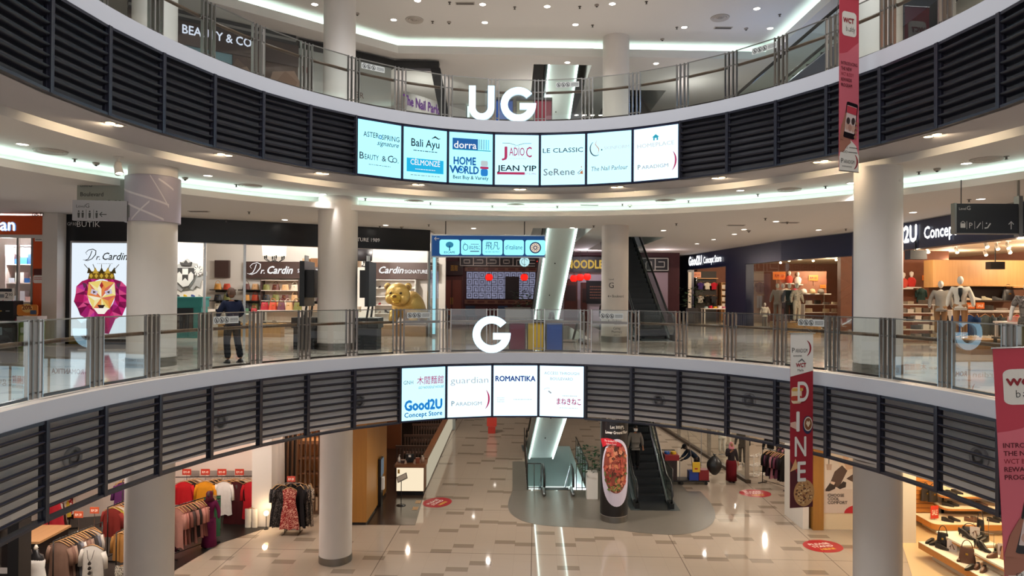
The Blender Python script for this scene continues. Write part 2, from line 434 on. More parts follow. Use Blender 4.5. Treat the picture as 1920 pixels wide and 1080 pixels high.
# ================================================================== louvres round the void
def louvre(k, z0, z1, label, grp):
    a, b = R_(post_s(k), .02), R_(post_s(k+1), .02); w = (b-a).length
    t = thing('louvre_panel', label, 'louvre', ((a.x+b.x)/2, (a.y+b.y)/2, z0), atan2((b-a).y, (b-a).x), grp)
    return t, w, z1-z0
_fr = {}
def louvre_parts(t, w, h):
    key = round(w, 3)
    if not _fr:
        mb = MB()
        W_ = MOD
        for sx in (-1, 1): mb.b2((sx*W_/2, -.05, 0), (sx*(W_/2-.04), .04, h), LOUV); mb.b2((sx*(W_/2-.04), .0, .02), (sx*(W_/2-.065), .05, h), LOUV)
        mb.b2((-W_/2, -.03, h-.05), (W_/2, .1, h), LOUV); mb.b2((-W_/2, -.04, 0), (W_/2, .1, .045), LOUV)
        ms = MB(); n = 8; tilt = radians(19)
        for i in range(n):
            z = .12+(h-.22)*(i+.5)/n; prof = []
            for j in range(12):
                q = 2*pi*j/12; u = cos(q)*.082; v = sin(q)*.02*(1+.35*cos(q)); prof.append((u*cos(tilt)-v*-sin(tilt)*-1, 0))
            vs = []; x0, x1 = -W_/2+.04, W_/2-.04
            for x in (x0, x1):
                for j in range(12):
                    q = 2*pi*j/12; u = cos(q)*.082; v = sin(q)*.029
                    vs.append((x, .04+u*cos(tilt)+v*sin(tilt), z-u*sin(tilt)+v*cos(tilt)))
            ms.add(vs, [(j, (j+1) % 12, 12+(j+1) % 12, 12+j) for j in range(12)]+[tuple(range(11, -1, -1)), tuple(range(12, 24))], LOUV)
        _fr['f'] = mb.build('frame', t); _fr['s'] = smooth_by_angle(ms.build('slats', t), 50)
        return
    for k in 'fs':
        o = _fr[k].copy(); C.objects.link(o); o.parent = t
def louvres(ks, z0, z1, which, side, grp):
    for i, k in enumerate(ks):
        lab = '%s dark slatted louvre panel to the %s of the %s row of lit screens' % (ORD[i] if i < 12 else 'outermost', side, which)
        t, w, h = louvre(k, z0, z1, lab, grp); louvre_parts(t, w, h); t.scale.x = w/MOD*1.002
LU0, LU1 = 4.576, 6.077; LG0, LG1 = -1.752, -.251
louvres(range(-5, -13, -1), LU0, LU1, 'upper', 'left', 'louvre panels below the upper walkway')
louvres(range(3, 11), LU0, LU1, 'upper', 'right', 'louvre panels below the upper walkway')
louvres(range(-4, -12, -1), LG0, LG1, 'lower', 'left', 'louvre panels below the ground walkway')
louvres(range(1, 10), LG0, LG1, 'lower', 'right', 'louvre panels below the ground walkway')

# ================================================================== glass balustrades
def balustrade(z, k0, k1, label):
    t = thing('glass_balustrade', label, 'railing', (CX, CY, z))
    for k in range(k0, k1+1):
        c = R_(post_s(k), .2, z); nx = (R_(post_s(k)+.1, .2)-R_(post_s(k)-.1, .2)).normalized(); ang = atan2(nx.y, nx.x)
        mb = MB(Matrix.Translation(c) @ Matrix.Rotation(ang, 4, 'Z'))
        for u, wd, hh in ((-.15, .022, 1.2), (-.055, .03, 1.2), (.055, .03, 1.2), (.15, .022, 1.2)):
            mb.b2((u-wd/2, -.035, .03), (u+wd/2, .035, hh), STEEL if abs(u) > .1 else BRUSH)
        for zz in (1.16, .84, .1): mb.b2((-.15, -.012, zz), (.15, .012, zz+.025), BRUSH)
        mb.b2((-.17, .02, .82), (-.14, .09, .88), STEEL); mb.b2((.14, .02, .82), (.17, .09, .88), STEEL)
        mb.build('post', t, world=True)
        if k < k1:
            c2 = R_(post_s(k+1), .2, z); d = (c2-c).normalized(); a = c+d*.165; b = c2-d*.165
            mg = MB(frame(a, d, (0, 0, 1))); L = (b-a).length
            mg.quad((0, .07, 0), (L, .07, 0), (L, 1.18, 0), (0, 1.18, 0), GLASS)
            mg.build('glass_panel', t, world=True)
            me = MB(frame(a, d, (0, 0, 1))); me.b2((0, 1.175, -.012), (L, 1.195, .012), BRUSH); me.build('top_cap', t, world=True)
            me = MB(frame(a, d, (0, 0, 1))); me.b2((0, .035, -.03), (L, .075, .03), DKSTEEL); me.build('glazing_shoe', t, world=True)
            mr = MB(); out = V((-d.y, d.x, 0)) if V((-d.y, d.x, 0)).dot(c-V((CX, CY, z))) > 0 else V((d.y, -d.x, 0))
            mr.tube([a-d*.02+out*.09+V((0, 0, .85)), b+d*.02+out*.09+V((0, 0, .85))], .036, HANDRAIL, 10)
            mr.build('handrail', t, True, world=True)
    return t
balustrade(ZG+.03, -11, 10, 'curved glass balustrade with steel posts and wooden handrail round the ground level void')
balustrade(ZU+.03, -11, 10, 'curved glass balustrade with steel posts and dark handrail round the upper level void')

# ================================================================== columns
COLM = mat('d2cbc5', .5, var=.03, scale=3)
def column(name, x, y, r, z0, z1, ring=True, m=COLM):
    mb = MB(); mb.lathe([(r, z0), (r, z1)], m, (x, y, 0), 48)
    if ring: mb.lathe([(r+.012, z0), (r+.012, z0+.2), (r, z0+.2)], BRUSH, (x, y, 0), 48)
    return struct(smooth_by_angle(mb.build(name)))
CL, CM, CC, CR = (-8.04, 14.9), (-5.1, 19.5), (3.58, 23.2), (7.93, 14.45)
for nm, (x, y), r in (('left', CL, .5), ('middle', CM, .565), ('centre', CC, .465), ('right', CR, .475)):
    column('column_ground_'+nm, x, y, r, ZG, ZC1 if nm != 'centre' else ZC2+.05)
    column('column_upper_'+nm, x, y, .46, ZU, ZU1)
    column('column_lower_'+nm, x, y, r if nm != 'middle' else .465, ZL, -1.9)
# ================================================================== lit screens in the louvre band
INK = {k: glow(h, e) for k, h, e in (('grey', '3d4550', .6), ('black', '14181c', .5), ('blue', '1468b4', .8), ('cyan', '12b4e6', 1), ('pink', 'c8386a', .8), ('navy', '2c3c8c', .8),
        ('pale', 'b9b9bd', .8), ('paler', 'd9dde0', .9), ('white', 'ffffff', 1), ('orange', 'd98a5a', .8), ('lgrey', '8c9498', .7), ('gblue', '1a86d8', .9), ('teal', '2aa6c0', .9), ('red', 'c23048', .8), ('bear', 'c4d2d6', .9))}
CY_L = panel_light('screen_cyan', (.52, 1.3, 1.6)); CY_W = panel_light('screen_pale_cyan', (.74, 1.4, 1.7)); WH = panel_light('screen_white', (1.02, 1.5, 1.8))
EXTRA_BOLD = .012
def screen(k, z0, z1, face, label, art):
    a, b = R_(post_s(k), .0), R_(post_s(k+1), .0); d = (b-a).normalized(); w = (b-a).length; h = z1-z0
    t = thing('display_screen', label, 'screen', ((a.x+b.x)/2, (a.y+b.y)/2, z0), 0, 'lit advertising screens on the void edge')
    M = frame(((a.x+b.x)/2, (a.y+b.y)/2, z0+h/2), d, (0, 0, 1))
    mb = MB(M); mb.b2((-w/2, -h/2, -.12), (w/2, h/2, -.012), NAVY)
    for sx in (-1, 1): mb.b2((sx*w/2, -h/2, -.02), (sx*(w/2-.035), h/2, .012), NAVY)
    for sy in (-1, 1): mb.b2((-w/2, sy*h/2, -.02), (w/2, sy*(h/2-.045), .012), NAVY)
    mb.build('bezel', t, world=True)
    mb = MB(M); mb.quad((-w/2+.03, -h/2+.04, 0), (w/2-.03, -h/2+.04, 0), (w/2-.03, h/2-.04, 0), (-w/2+.03, h/2-.04, 0), face)
    pn = mb.build('panel', t, world=True)
    mb = MB(M); art(mb); mb.build('graphics', pn)
def swoosh(mb, x, y, s, m=None):
    m = m or INK['pink']
    pts = arcpts(x-s*.55, y+s*.1, s*.75, s*.9, -48, 42, 14); stroke(mb, pts, [s*.03+s*.1*sin(pi*i/14) for i in range(15)], m)
def a1(mb):
    text(mb, 'ASTER', -.24, .27, .13, INK['grey'], w=.42); text(mb, 'SPRING', .3, .25, .13, INK['grey'], w=.5)
    stroke(mb, ellipse(.01, .31, .035, .045, 14), .022, INK['blue'], closed=True)
    text(mb, 'signature', .22, .1, .12, INK['grey'], shear=.35, w=.6)
    text(mb, 'B', -.49, -.3, .17, INK['grey']); text(mb, 'EAUTY', -.22, -.3, .13, INK['grey'], w=.38); text(mb, '&', .12, -.3, .14, INK['grey']); text(mb, 'C', .3, -.3, .17, INK['grey']); text(mb, 'O.', .44, -.3, .13, INK['grey'])
    bars(mb, 0, -.42, .6, .04, 1, INK['lgrey'])
def a2(mb):
    text(mb, 'Bali Ayu', 0, .2, .2, INK['black'], w=.78, bold=.004); bars(mb, 0, .09, .66, .05, 1, INK['grey'])
    stroke(mb, [(.17, .44), (.27, .5), (.36, .45), (.42, .46)], [.01, .05, .03, .01], INK['black'])
    mb.poly(rrect(0, -.3, 1.02, .36, .001, 1), INK['cyan'], .003); text(mb, 'CÉLMONZÉ', 0, -.29, .14, INK['white'], w=.82, z=.006)
    bars(mb, 0, -.4, .55, .04, 1, INK['white'], .006); bars(mb, 0, -.56, .8, .04, 1, INK['lgrey'])
def a3(mb):
    mb.poly(rrect(-.16, .38, .7, .3, .001, 1), INK['blue'], .003); text(mb, 'dorra', -.16, .26, .19, INK['white'], w=.62, z=.006)
    for i in range(14): x = .21+i*.022; mb.poly([(x, .25), (x+.006+.008*(i % 3 == 0), .25), (x+.006+.008*(i % 3 == 0), .53), (x, .53)], INK['teal'] if i > 8 else INK['grey'], .003)
    mb.poly(rrect(.02, .225, 1.06, .025, .001, 1), INK['teal'], .003)
    text(mb, 'HOME', -.17, -.18, .2, INK['blue'], w=.62, bold=.03); text(mb, 'W', -.43, -.42, .2, INK['blue'], bold=.03); text(mb, 'RLD', .02, -.42, .2, INK['blue'], bold=.03, w=.4)
    stroke(mb, ellipse(-.27, -.32, .085, .085, 18), .03, INK['blue'], closed=True); mb.poly([(-.31, -.3), (-.25, -.27), (-.23, -.34), (-.29, -.37)], INK['gblue'], .005)
    mb.poly(rrect(.37, -.12, .2, .15, .04), INK['bear'], .003); mb.poly(rrect(.37, -.24, .24, .07, .03), INK['pink'], .005); mb.poly(rrect(.37, -.37, .2, .2, .06), INK['gblue'], .004)
    text(mb, 'Best Buy & Variety', 0, -.57, .095, INK['grey'], w=.98, bold=.01)
def a4(mb):
    stroke(mb, [(-.4, .46), (-.2, .455), (-.04, .41)], .016, INK['lgrey']); stroke(mb, [(.4, .46), (.2, .455), (.04, .41)], .016, INK['lgrey']); stroke(mb, [(-.06, .37), (0, .41), (.06, .37)], .012, INK['lgrey'])
    text(mb, 'J', -.34, .08, .28, INK['pink'], w=.16, bold=.01); text(mb, 'ADIO', 0, .12, .22, INK['pink'], w=.42); text(mb, 'C', .33, .08, .28, INK['pink'], w=.16); bars(mb, 0, .04, .5, .04, 1, INK['paler'])
    text(mb, 'JEAN YIP', 0, -.3, .15, INK['black'], w=1.08, bold=.012)
    mb.poly(rrect(-.16, -.37, .76, .07, .001, 1), INK['pink'], .003); text(mb, 'BEAUTY & SLIMMING', .36, -.4, .05, INK['pink'], w=.34)
def a5(mb):
    text(mb, 'LE CLASSIC', 0, .2, .12, INK['grey'], w=1.1); text(mb, 'SeRene', -.1, -.42, .18, INK['lgrey'], w=.86)
    stroke(mb, [(.4, -.38), (.52, -.27), (.53, -.38), (.42, -.4)], .02, INK['lgrey']); mb.poly([(.48, -.34), (.54, -.3), (.55, -.41), (.47, -.39)], INK['orange'], .006); mb.poly(ellipse(.51, -.21, .018, .018, 10), INK['orange'], .005)
def a6(mb):
    stroke(mb, arcpts(-.36, .27, .16, .2, 120, 300, 16), [.012+.02*sin(pi*i/16) for i in range(17)], INK['grey'])
    stroke(mb, [(-.34, .48), (-.38, .38), (-.28, .25), (-.3, .12)], [.01, .02, .025, .01], INK['orange']); mb.poly(ellipse(-.2, .22, .02, .022, 10), INK['grey'], .005)
    text(mb, 'SKINFORM', .2, .22, .085, INK['paler'], w=.68); text(mb, 'The Nail Parlour', 0, -.34, .12, INK['lgrey'], w=1.0, shear=.12)
def a7(mb):
    mb.poly([(-.1, .42), (0, .5), (.1, .42), (.065, .42), (.065, .34), (.025, .34), (.025, .4), (-.025, .4), (-.025, .34), (-.065, .34), (-.065, .42)], INK['teal'], .004)
    text(mb, 'HOMEPLACE', 0, .18, .1, INK['paler'], w=1.0, shear=-.05); text(mb, 'P', -.45, -.38, .12, INK['lgrey']); text(mb, 'ARADIGM', -.02, -.38, .09, INK['pale'], w=.72); swoosh(mb, .46, -.26, .38)
nms = ['ASTER SPRING signature and BEAUTY & CO.', 'Bali Ayu and CÉLMONZÉ', 'dorra and HOME WORLD', 'JADIOC and JEAN YIP', 'LE CLASSIC and SeRene', 'The Nail Parlour', 'a blue house mark and red swoosh']
nms = ['a grey floral name over a serif beauty name', 'a leaf-topped name over a cyan name bar', 'a blue bar-code name over a small bear', 'red ornate capitals over black capitals', 'widely spaced thin grey capitals', 'a curled S mark over a handwritten name', 'a small blue house over a red swoosh']
for i, (fn, fc) in enumerate(zip((a1, a2, a3, a4, a5, a6, a7), (CY_L, CY_L, CY_L, CY_W, CY_W, CY_W, WH))):
    screen(-4+i, LU0+.01, LU1-.03, fc, 'upper lit screen showing '+nms[i], fn)
def b1(mb):
    text(mb, 'GNH', -.42, .26, .1, INK['lgrey'], w=.26); text(mb, '木間麵館', .18, .26, .16, INK['pink'], w=.74, shear=.05); text(mb, 'GO NOODLE HOUSE', .2, .13, .06, INK['grey'], w=.7, shear=.2)
    text(mb, 'Good2U', 0, -.42, .25, INK['gblue'], w=1.05, bold=.045); text(mb, 'Concept Store', 0, -.6, .12, INK['blue'], w=1.05, bold=.015)
def b2_(mb):
    text(mb, 'guardian', 0, .22, .17, INK['pale'], w=1.04, bold=-.006); text(mb, 'P', -.45, -.38, .13, INK['lgrey']); text(mb, 'ARADIGM', -.02, -.38, .095, INK['pale'], w=.72); swoosh(mb, .46, -.26, .4)
def b3(mb):
    text(mb, 'ROMANTIKA', 0, .26, .14, INK['navy'], w=1.1, bold=.03); bars(mb, -.4, -.25, .2, .16, 3, INK['paler']); bars(mb, .2, -.24, .5, .05, 1, INK['paler'])
def b4(mb):
    text(mb, 'ACCESS THROUGH', 0, .45, .075, INK['pale'], w=.95); text(mb, 'BOULEVARD', 0, .3, .075, INK['pale'], w=.62)
    stroke(mb, arcpts(-.38, -.02, .12, .1, 60, 150, 8), .015, INK['paler']); stroke(mb, [(-.36, .0), (-.28, -.06)], .04, INK['pale'])
    bars(mb, .22, -.12, .4, .06, 1, INK['paler']); text(mb, 'まねきねこ', .2, -.35, .14, INK['pink'], w=.66, bold=.015); bars(mb, .2, -.45, .5, .04, 1, INK['paler'])
for i, (fn, lb) in enumerate(zip((b1, b2_, b3, b4), ('pink noodle-house characters over large blue shop lettering', 'a thin grey name over a red swoosh', 'bold dark blue capitals alone on white', 'grey access wording over a small pink Japanese name'))):
    screen(-3+i, LG0+.02, LG1-.02, CY_W if i == 0 else WH, 'lower lit screen showing '+lb, fn)

EXTRA_BOLD = 0.0
# level letters standing on the kerb
def level_letter(ch, px, py_base, h, off, z, label, w=None):
    p = None
    s = (px-960)/F*18.3-CX
    c = E(math.asin(max(-1, min(1, ((px-958)/F*18.25-CX)/RX))), off, z)
    mb = MB(frame(c, (1, 0, 0), (0, 0, 1))); vs, fs = [], []
    if ch == 'U':
        r = h*.36; o = [(-h*.37, h), (-h*.37, h*.37)]+arcpts(0, h*.37, h*.37, h*.37, 180, 360, 16)+[(h*.37, h), (h*.37-h*.19, h), (h*.18, h*.37)]+arcpts(0, h*.37, h*.18, h*.18, 360, 180, 12)+[(-h*.18, h)]
    else:
        R0, r0 = h*.52, h*.31; o = arcpts(0, h*.5, R0, R0*.97, 40, 360, 30)+[(R0, h*.54), (h*.04, h*.54), (h*.04, h*.36), (h*.27, h*.36)]+arcpts(0, h*.5, r0, r0*.97, 332, 40, 24)
    mb.slab(o, .1, panel_light('letter_white', (1.3, 2.1, 2.6)), .05, glow('cfeefc', 1.0))
    return tag(mb.build('level_letter'), label, 'sign')
level_letter('U', 900, 0, .94, .08, ZU+.03, 'glowing white letter U on the upper walkway edge')
level_letter('G', 968, 0, .94, .08, ZU+.03, 'glowing white letter G beside the U on the upper walkway edge')
level_letter('G', 921, 0, 1.0, .08, ZG+.03, 'lone glowing white letter G on the ground walkway edge')
# ================================================================== ceiling fittings
DL = glow('fff6ea', 14); DLW = glow('ffdca0', 9)
def ceil_kit():
    k = {}
    t = thing('downlight', 'x', 'light', (0, 0, 0)); mb = MB(); mb.lathe([(.095, -.004), (.1, -.012), (.115, -.012), (.125, 0)], WHITE, n=20, cap=False); mb.build('trim_ring', t, True)
    mb = MB(); mb.lathe([(1e-4, -.006), (.095, -.006)], DL, n=20); mb.build('lamp', t); k['d'] = t
    t = thing('air_diffuser', 'x', 'vent', (0, 0, 0)); mb = MB()
    for r in (.3, .22, .14): mb.lathe([(r, 0), (r-.02, -.035), (r-.06, -.01)], mat('b9b1a9', .6), n=24)
    mb.lathe([(1e-4, -.02), (.09, -.02), (.09, 0)], mat('a0988f', .6), n=16); mb.build('rings', t, True); k['v'] = t
    t = thing('slot_vent', 'x', 'vent', (0, 0, 0)); mb = MB(); mb.b2((-.3, -.09, -.015), (.3, .09, 0), mat('b9b1a9', .6)); mb.build('frame', t)
    mb = MB(); [mb.b2((-.27, y-.012, -.022), (.27, y+.012, -.015), mat('4a4540', .6)) for y in (-.05, 0, .05)]; mb.build('slots', t); k['s'] = t
    t = thing('sprinkler_head', 'x', 'sprinkler', (0, 0, 0)); mb = MB(); mb.lathe([(.05, 0), (.05, -.01), (.02, -.012), (.018, -.06)], mat('5a524b', .5), n=10); mb.build('escutcheon', t)
    mb = MB(); mb.lathe([(.018, -.06), (.035, -.065), (.035, -.07), (1e-4, -.07)], DKSTEEL, n=10); mb.build('deflector', t); k['p'] = t
    t = thing('smoke_detector', 'x', 'detector', (0, 0, 0)); mb = MB(); mb.lathe([(.07, 0), (.07, -.02), (.05, -.05), (1e-4, -.055)], mat('9a9087', .6), n=16); mb.build('body', t, True)
    mb = MB(); mb.lathe([(.03, -.05), (.025, -.075), (1e-4, -.08)], mat('3c3834', .4), n=10); mb.build('sensor', t, True); k['m'] = t
    return k
KIT = ceil_kit(); _first = set()
def put(kind, p, label, group):
    o = KIT[kind]
    if kind in _first: o = dup(o, p)
    else: _first.add(kind); o.location = p
    o['label'] = label; o['group'] = group; return o
NMS = {'d': 'round white recessed downlight', 'v': 'round ring-finned air diffuser', 's': 'slotted rectangular air vent', 'p': 'small dark sprinkler head', 'm': 'small round smoke detector'}
def fit(kind, pts, z, where, power=0, col=(1, .97, .94)):
    for px, py in pts:
        p = atz(px, py, z); put(kind, p, '%s in the %s' % (NMS[kind], where), NMS[kind]+'s in the '+where)
        if power: lamp('downlight_lamp', 'SPOT', p-V((0, 0, .03)), power*2.7, col, .06, p-V((0, 0, 1)), 112, .8)
GI = 'ground level ceiling inside the cove'; GO = 'ground level ceiling beyond the cove'; UI = 'upper level ceiling inside the cove'; UO = 'upper level ceiling beyond the cove'
fit('d', [(42, 270), (390, 329), (605, 364), (736, 375), (866, 382), (1008, 386), (1204, 380), (1388, 357), (1596, 343), (1812, 306)], ZC1, GI, 95)
fit('v', [(95, 283), (469, 348), (776, 377), (967, 384), (1248, 376), (1480, 355), (1850, 298)], ZC1, GI)
fit('s', [(1105, 384)], ZC1, GI)
fit('p', [(140, 298), (443, 346), (685, 372), (807, 380), (923, 385), (1045, 386), (1167, 382), (1291, 376), (1421, 364), (1548, 349), (1723, 322), (1887, 293)], ZC1, GI)
fit('m', [(180, 305), (347, 333), (1181, 384), (1757, 316)], ZC1, GI)
fit('d', [(534, 412), (367, 416), (723, 422), (888, 428), (1073, 427), (1244, 432), (1395, 430), (1377, 439), (1338, 449), (1307, 457), (1535, 431), (1455, 415), (1712, 398), (1839, 373)], ZC2, GO, 70)
fit('s', [(373, 396), (1380, 422), (1480, 417)], ZC2, GO)
fit('p', [(424, 412), (467, 397), (712, 424), (804, 421), (1113, 423), (1268, 419), (1435, 409), (1476, 416), (1586, 429), (1817, 374)], ZC2, GO)
fit('m', [(753, 425), (1404, 432)], ZC2, GO)
fit('d', [(590, 8), (738, 37), (783, 1), (905, 8), (909, 42), (1026, 12), (1148, 7), (1079, 46), (1283, 51), (1419, 16), (1444, 53)], ZU1, UI, 70)
fit('v', [(777, 37), (1350, 33)], ZU1, UI)
fit('s', [(872, 6), (1356, 52)], ZU1, UI)
fit('p', [(811, 40), (843, 4), (965, 13), (1087, 12), (1212, 3), (1111, 47), (1269, 51), (1462, 27)], ZU1, UI)
fit('m', [(670, 25), (842, 41), (1119, 9), (1242, 73), (1399, 53)], ZU1, UI)
fit('d', [(1064, 117), (1230, 119), (821, 135), (690, 150), (470, 70)], ZU2, UO, 70)
for i in range(9):  # unseen downlights on the near side, added to brighten floor and ceiling by bounce
    a = radians(100+20*i); p = E(a, 2.3, ZC1); put('d', p, NMS['d']+' in the '+GI, NMS['d']+'s in the '+GI); lamp('downlight_lamp', 'SPOT', p-V((0, 0, .03)), 260, (1, .97, .94), .06, p-V((0, 0, 1)), 130, .8)
# twin warm spots under the louvre band
def twin(p, ang, lab):
    t = thing('twin_spotlight', lab, 'light', p, ang, 'twin warm spotlights under the louvre band')
    mb = MB(); mb.b2((-.19, -.1, -.012), (.19, .1, 0), mat('c9c3ba', .5)); mb.build('housing', t)
    for x in (-.09, .09):
        mb = MB(); mb.lathe([(1e-4, -.016), (.07, -.016), (.075, -.012)], DLW, (x, 0, 0), 14); mb.build('lamp', t)
for i, (px, py) in enumerate([(218, 232), (427, 289), (608, 324), (785, 346), (975, 354), (1155, 349), (1343, 332), (1535, 302), (1752, 254)]):
    v = atz(px, py, LU0); th = atan2((v.x-CX)/RX, (v.y-CY)/RY); q = E(th, .3, LU0-.001)
    twin(q, -th, 'warm twin spotlight in the grey band under the louvres, %s from the left' % ORD[i])
    o = E(th, .75, LU0-.05); lamp('twin_spot_lamp', 'SPOT', q-V((0, 0, .06)), 45, (1, .78, .5), .05, E(th, 1.25, LU0-.45), 120, .5)
# lower level downlights, seen as glints in the polished floor
lowdl = [(-8.5, 20), (-6, 23.5), (-2.6, 21.5), (-.6, 24.5), (-1, 30), (-2, 36), (2.2, 22), (5.5, 21.5), (8.2, 20), (8.8, 25), (9, 31), (10.5, 17), (-10.4, 16), (-1, 42), (6.8, 37), (8.5, 44)]
for x, y in lowdl:
    put('d', V((x, y, -1.9)), 'round white recessed downlight in the lower level ceiling', 'downlights in the lower level ceiling')
    lamp('downlight_lamp', 'SPOT', (x, y, -1.94), 270, (1, .92, .83), .06, (x, y, -5), 145, .6)
# ================================================================== makers: clothes, figures, shoes, bags, racks, escalators
HANG = mat('b98d5a', .5); CHROME = mat('c8c8c8', .15, 1); RACKM = mat('2a2624', .35, .6)
def cloth(h, var=.12): return mat(h, .85, var=var, scale=9, spec=.2)
def pattern(h, h2, s=9, thr=.5):
    k = ('pat', h, h2, s, thr)
    if k not in MATS:
        def fn(nt, M, X):
            g = nt.nodes.new('ShaderNodeNewGeometry'); n = nt.nodes.new('ShaderNodeTexNoise'); n.inputs['Scale'].default_value = s; n.inputs['Detail'].default_value = 1; n.inputs['Distortion'].default_value = 1.6
            nt.links.new(g.outputs['Position'], n.inputs['Vector']); return X(M('GREATER_THAN', M('ABSOLUTE', M('SUBTRACT', n.outputs['Fac'], thr)), .045), h2, h)
        MATS[k] = nodes_mat('print_'+h, .85, fn)
    return MATS[k]
def hang_mb(kind, w, h, m, seed=0, fat=.05):
    """cloth hanging from z=0 (shoulder), facing -y"""
    rr = random.Random(seed); ph = rr.random()*6; mb = MB()
    def hw(v):
        if kind == 'trousers': return w/2*(.8+.25*v)
        if kind == 'dress': return w/2*(.95-.2*sin(pi*min(1, v*1.6))+.35*v*v)
        return w/2*(.98-.1*sin(pi*v)+.08*v)
    def side(sg):
        def fn(a, v):
            x = (a*2-1); zz = -h*v; sh = 0
            if v < .08: sh = -.06*abs(x)**1.5*w*1.2*(1-v/.08*.0)
            fold = .014*sin(x*9+ph+v*2)*v+.008*sin(x*17+ph*2)*v
            drop = .02*sin(x*7+ph)*v
            return (x*hw(v), sg*(fat*(.35+.65*min(1, v*5))*sqrt(max(0, 1-x*x*.96)))+fold, -abs(x)**2*w*.2*(1-min(1, v*3))+zz-drop)
        return fn
    if kind == 'trousers':
        for sx in (-1, 1):
            for sg in (-1, 1):
                mb.grid(lambda a, v: (sx*w*.24*(1+.12*v)+(a*2-1)*w*.25*(1-.12*v), sg*fat*.55*sqrt(max(0, 1-(a*2-1)**2*.97))+.01*sin(v*7+ph), -h*v), 6, 8, m, sg > 0)
        return mb
    mb.grid(side(-1), 10, 10, m); mb.grid(side(1), 10, 10, m, True)
    return mb
def sleeve_mb(sx, w, ln, m, r=.055):
    mb = MB(); x = sx*w/2
    mb.tube([(x*.88, 0, -w*.2), (x*1.08, 0, -w*.2-ln*.4), (x*1.14, -.01, -w*.2-ln)], [r*1.1, r, r*.95], m, 8); return mb
def hanger_mb(w):
    mb = MB(); mb.tube([(-w*.46, 0, -.07), (-w*.2, 0, .0), (0, 0, .035), (w*.2, 0, .0), (w*.46, 0, -.07)], .012, HANG, 6)
    mb.tube([(0, 0, .035), (0, 0, .07), (.02, 0, .1), (0, 0, .12)], .004, CHROME, 5); return mb
def garment(loc, rz, kind, w, h, m, label, group=None, sleeves=0, name=None, hanger=True, sc=1):
    t = thing(name or {'shirt': 'hanging_shirt', 'dress': 'hanging_dress', 'trousers': 'hanging_trousers'}[kind], label, {'shirt': 'shirt', 'dress': 'dress', 'trousers': 'trousers'}[kind], loc, rz, group)
    smooth_by_angle(hang_mb(kind, w, h, m, int(abs(loc[0])*991+abs(loc[1])*77+h*13)).build('cloth', t), 60)
    if sleeves:
        for sx in (-1, 1): sleeve_mb(sx, w, sleeves, m).build('sleeve', t, True)
    if hanger: hanger_mb(w).build('hanger', t, True)
    return t
def skin(name, pts, edges, m, parent=None, sub=1, root='pelvis', M=None):
    names = list(pts); me = bpy.data.meshes.new('body'); me.from_pydata([pts[n][:3] for n in names], [(names.index(a), names.index(b)) for a, b in edges], [])
    o = bpy.data.objects.new('body', me); C.objects.link(o)
    o.modifiers.new('s', 'SKIN')
    for i, n in enumerate(names):
        sv = me.skin_vertices[0].data[i]; r = pts[n][3]; sv.radius = r if isinstance(r, tuple) else (r, r); sv.use_root = (n == root)
    o.modifiers['s'].use_smooth_shade = True
    md = o.modifiers.new('d', 'SUBSURF'); md.levels = sub; md.render_levels = sub
    bpy.context.view_layer.update()
    mesh = bpy.data.meshes.new_from_object(o.evaluated_get(bpy.context.evaluated_depsgraph_get()))
    bpy.data.objects.remove(o); bpy.data.meshes.remove(me)
    mesh.materials.clear(); mesh.materials.append(m)
    r = bpy.data.objects.new(name, mesh); C.objects.link(r); mesh.shade_smooth()
    if parent: r.parent = parent
    return r
def pose(elL, haL, elR, haR, knL=(.1, -.02, .5), anL=(.1, .03, .08), knR=(-.1, -.02, .5), anR=(-.1, .03, .08), lean=(0, 0), bend=0, head=(0, 0), H=1.72, shw=.185):
    """joints of a standing figure facing -y; +x is its left hand side"""
    k = H/1.72; by = -bend; bz = -bend*.45
    P = {'pelvis': (0, 0, .93, (.135, .1)), 'belly': (0, by*.35, 1.08+bz*.2, (.13, .095)), 'chest': (0, by*.75, 1.27+bz*.6, (.15, .105)), 'nb': (0, by, 1.42+bz, (.075, .07)), 'neck': (head[0]*.5, by-.01+head[1]*.5, 1.48+bz, .055)}
    for s, e, h_ in ((1, elL, haL), (-1, elR, haR)):
        n = 'L' if s > 0 else 'R'
        P['sh'+n] = (s*shw, by*.95, 1.39+bz, .062); P['el'+n] = (*e, .043); P['wr'+n] = (*h_, .03)
    P['hipL'] = (.095, 0, .86, .095); P['hipR'] = (-.095, 0, .86, .095)
    P['knL'] = (*knL, .06); P['anL'] = (*anL, .042); P['knR'] = (*knR, .06); P['anR'] = (*anR, .042)
    P = {n: (v[0]*k, v[1]*k, v[2]*k, tuple(x*k for x in v[3]) if isinstance(v[3], tuple) else v[3]*k) for n, v in P.items()}
    return P
EDG = [('pelvis', 'belly'), ('belly', 'chest'), ('chest', 'nb'), ('nb', 'neck'), ('chest', 'shL'), ('chest', 'shR'), ('shL', 'elL'), ('elL', 'wrL'), ('shR', 'elR'), ('elR', 'wrR'), ('pelvis', 'hipL'), ('pelvis', 'hipR'), ('hipL', 'knL'), ('knL', 'anL'), ('hipR', 'knR'), ('knR', 'anR')]
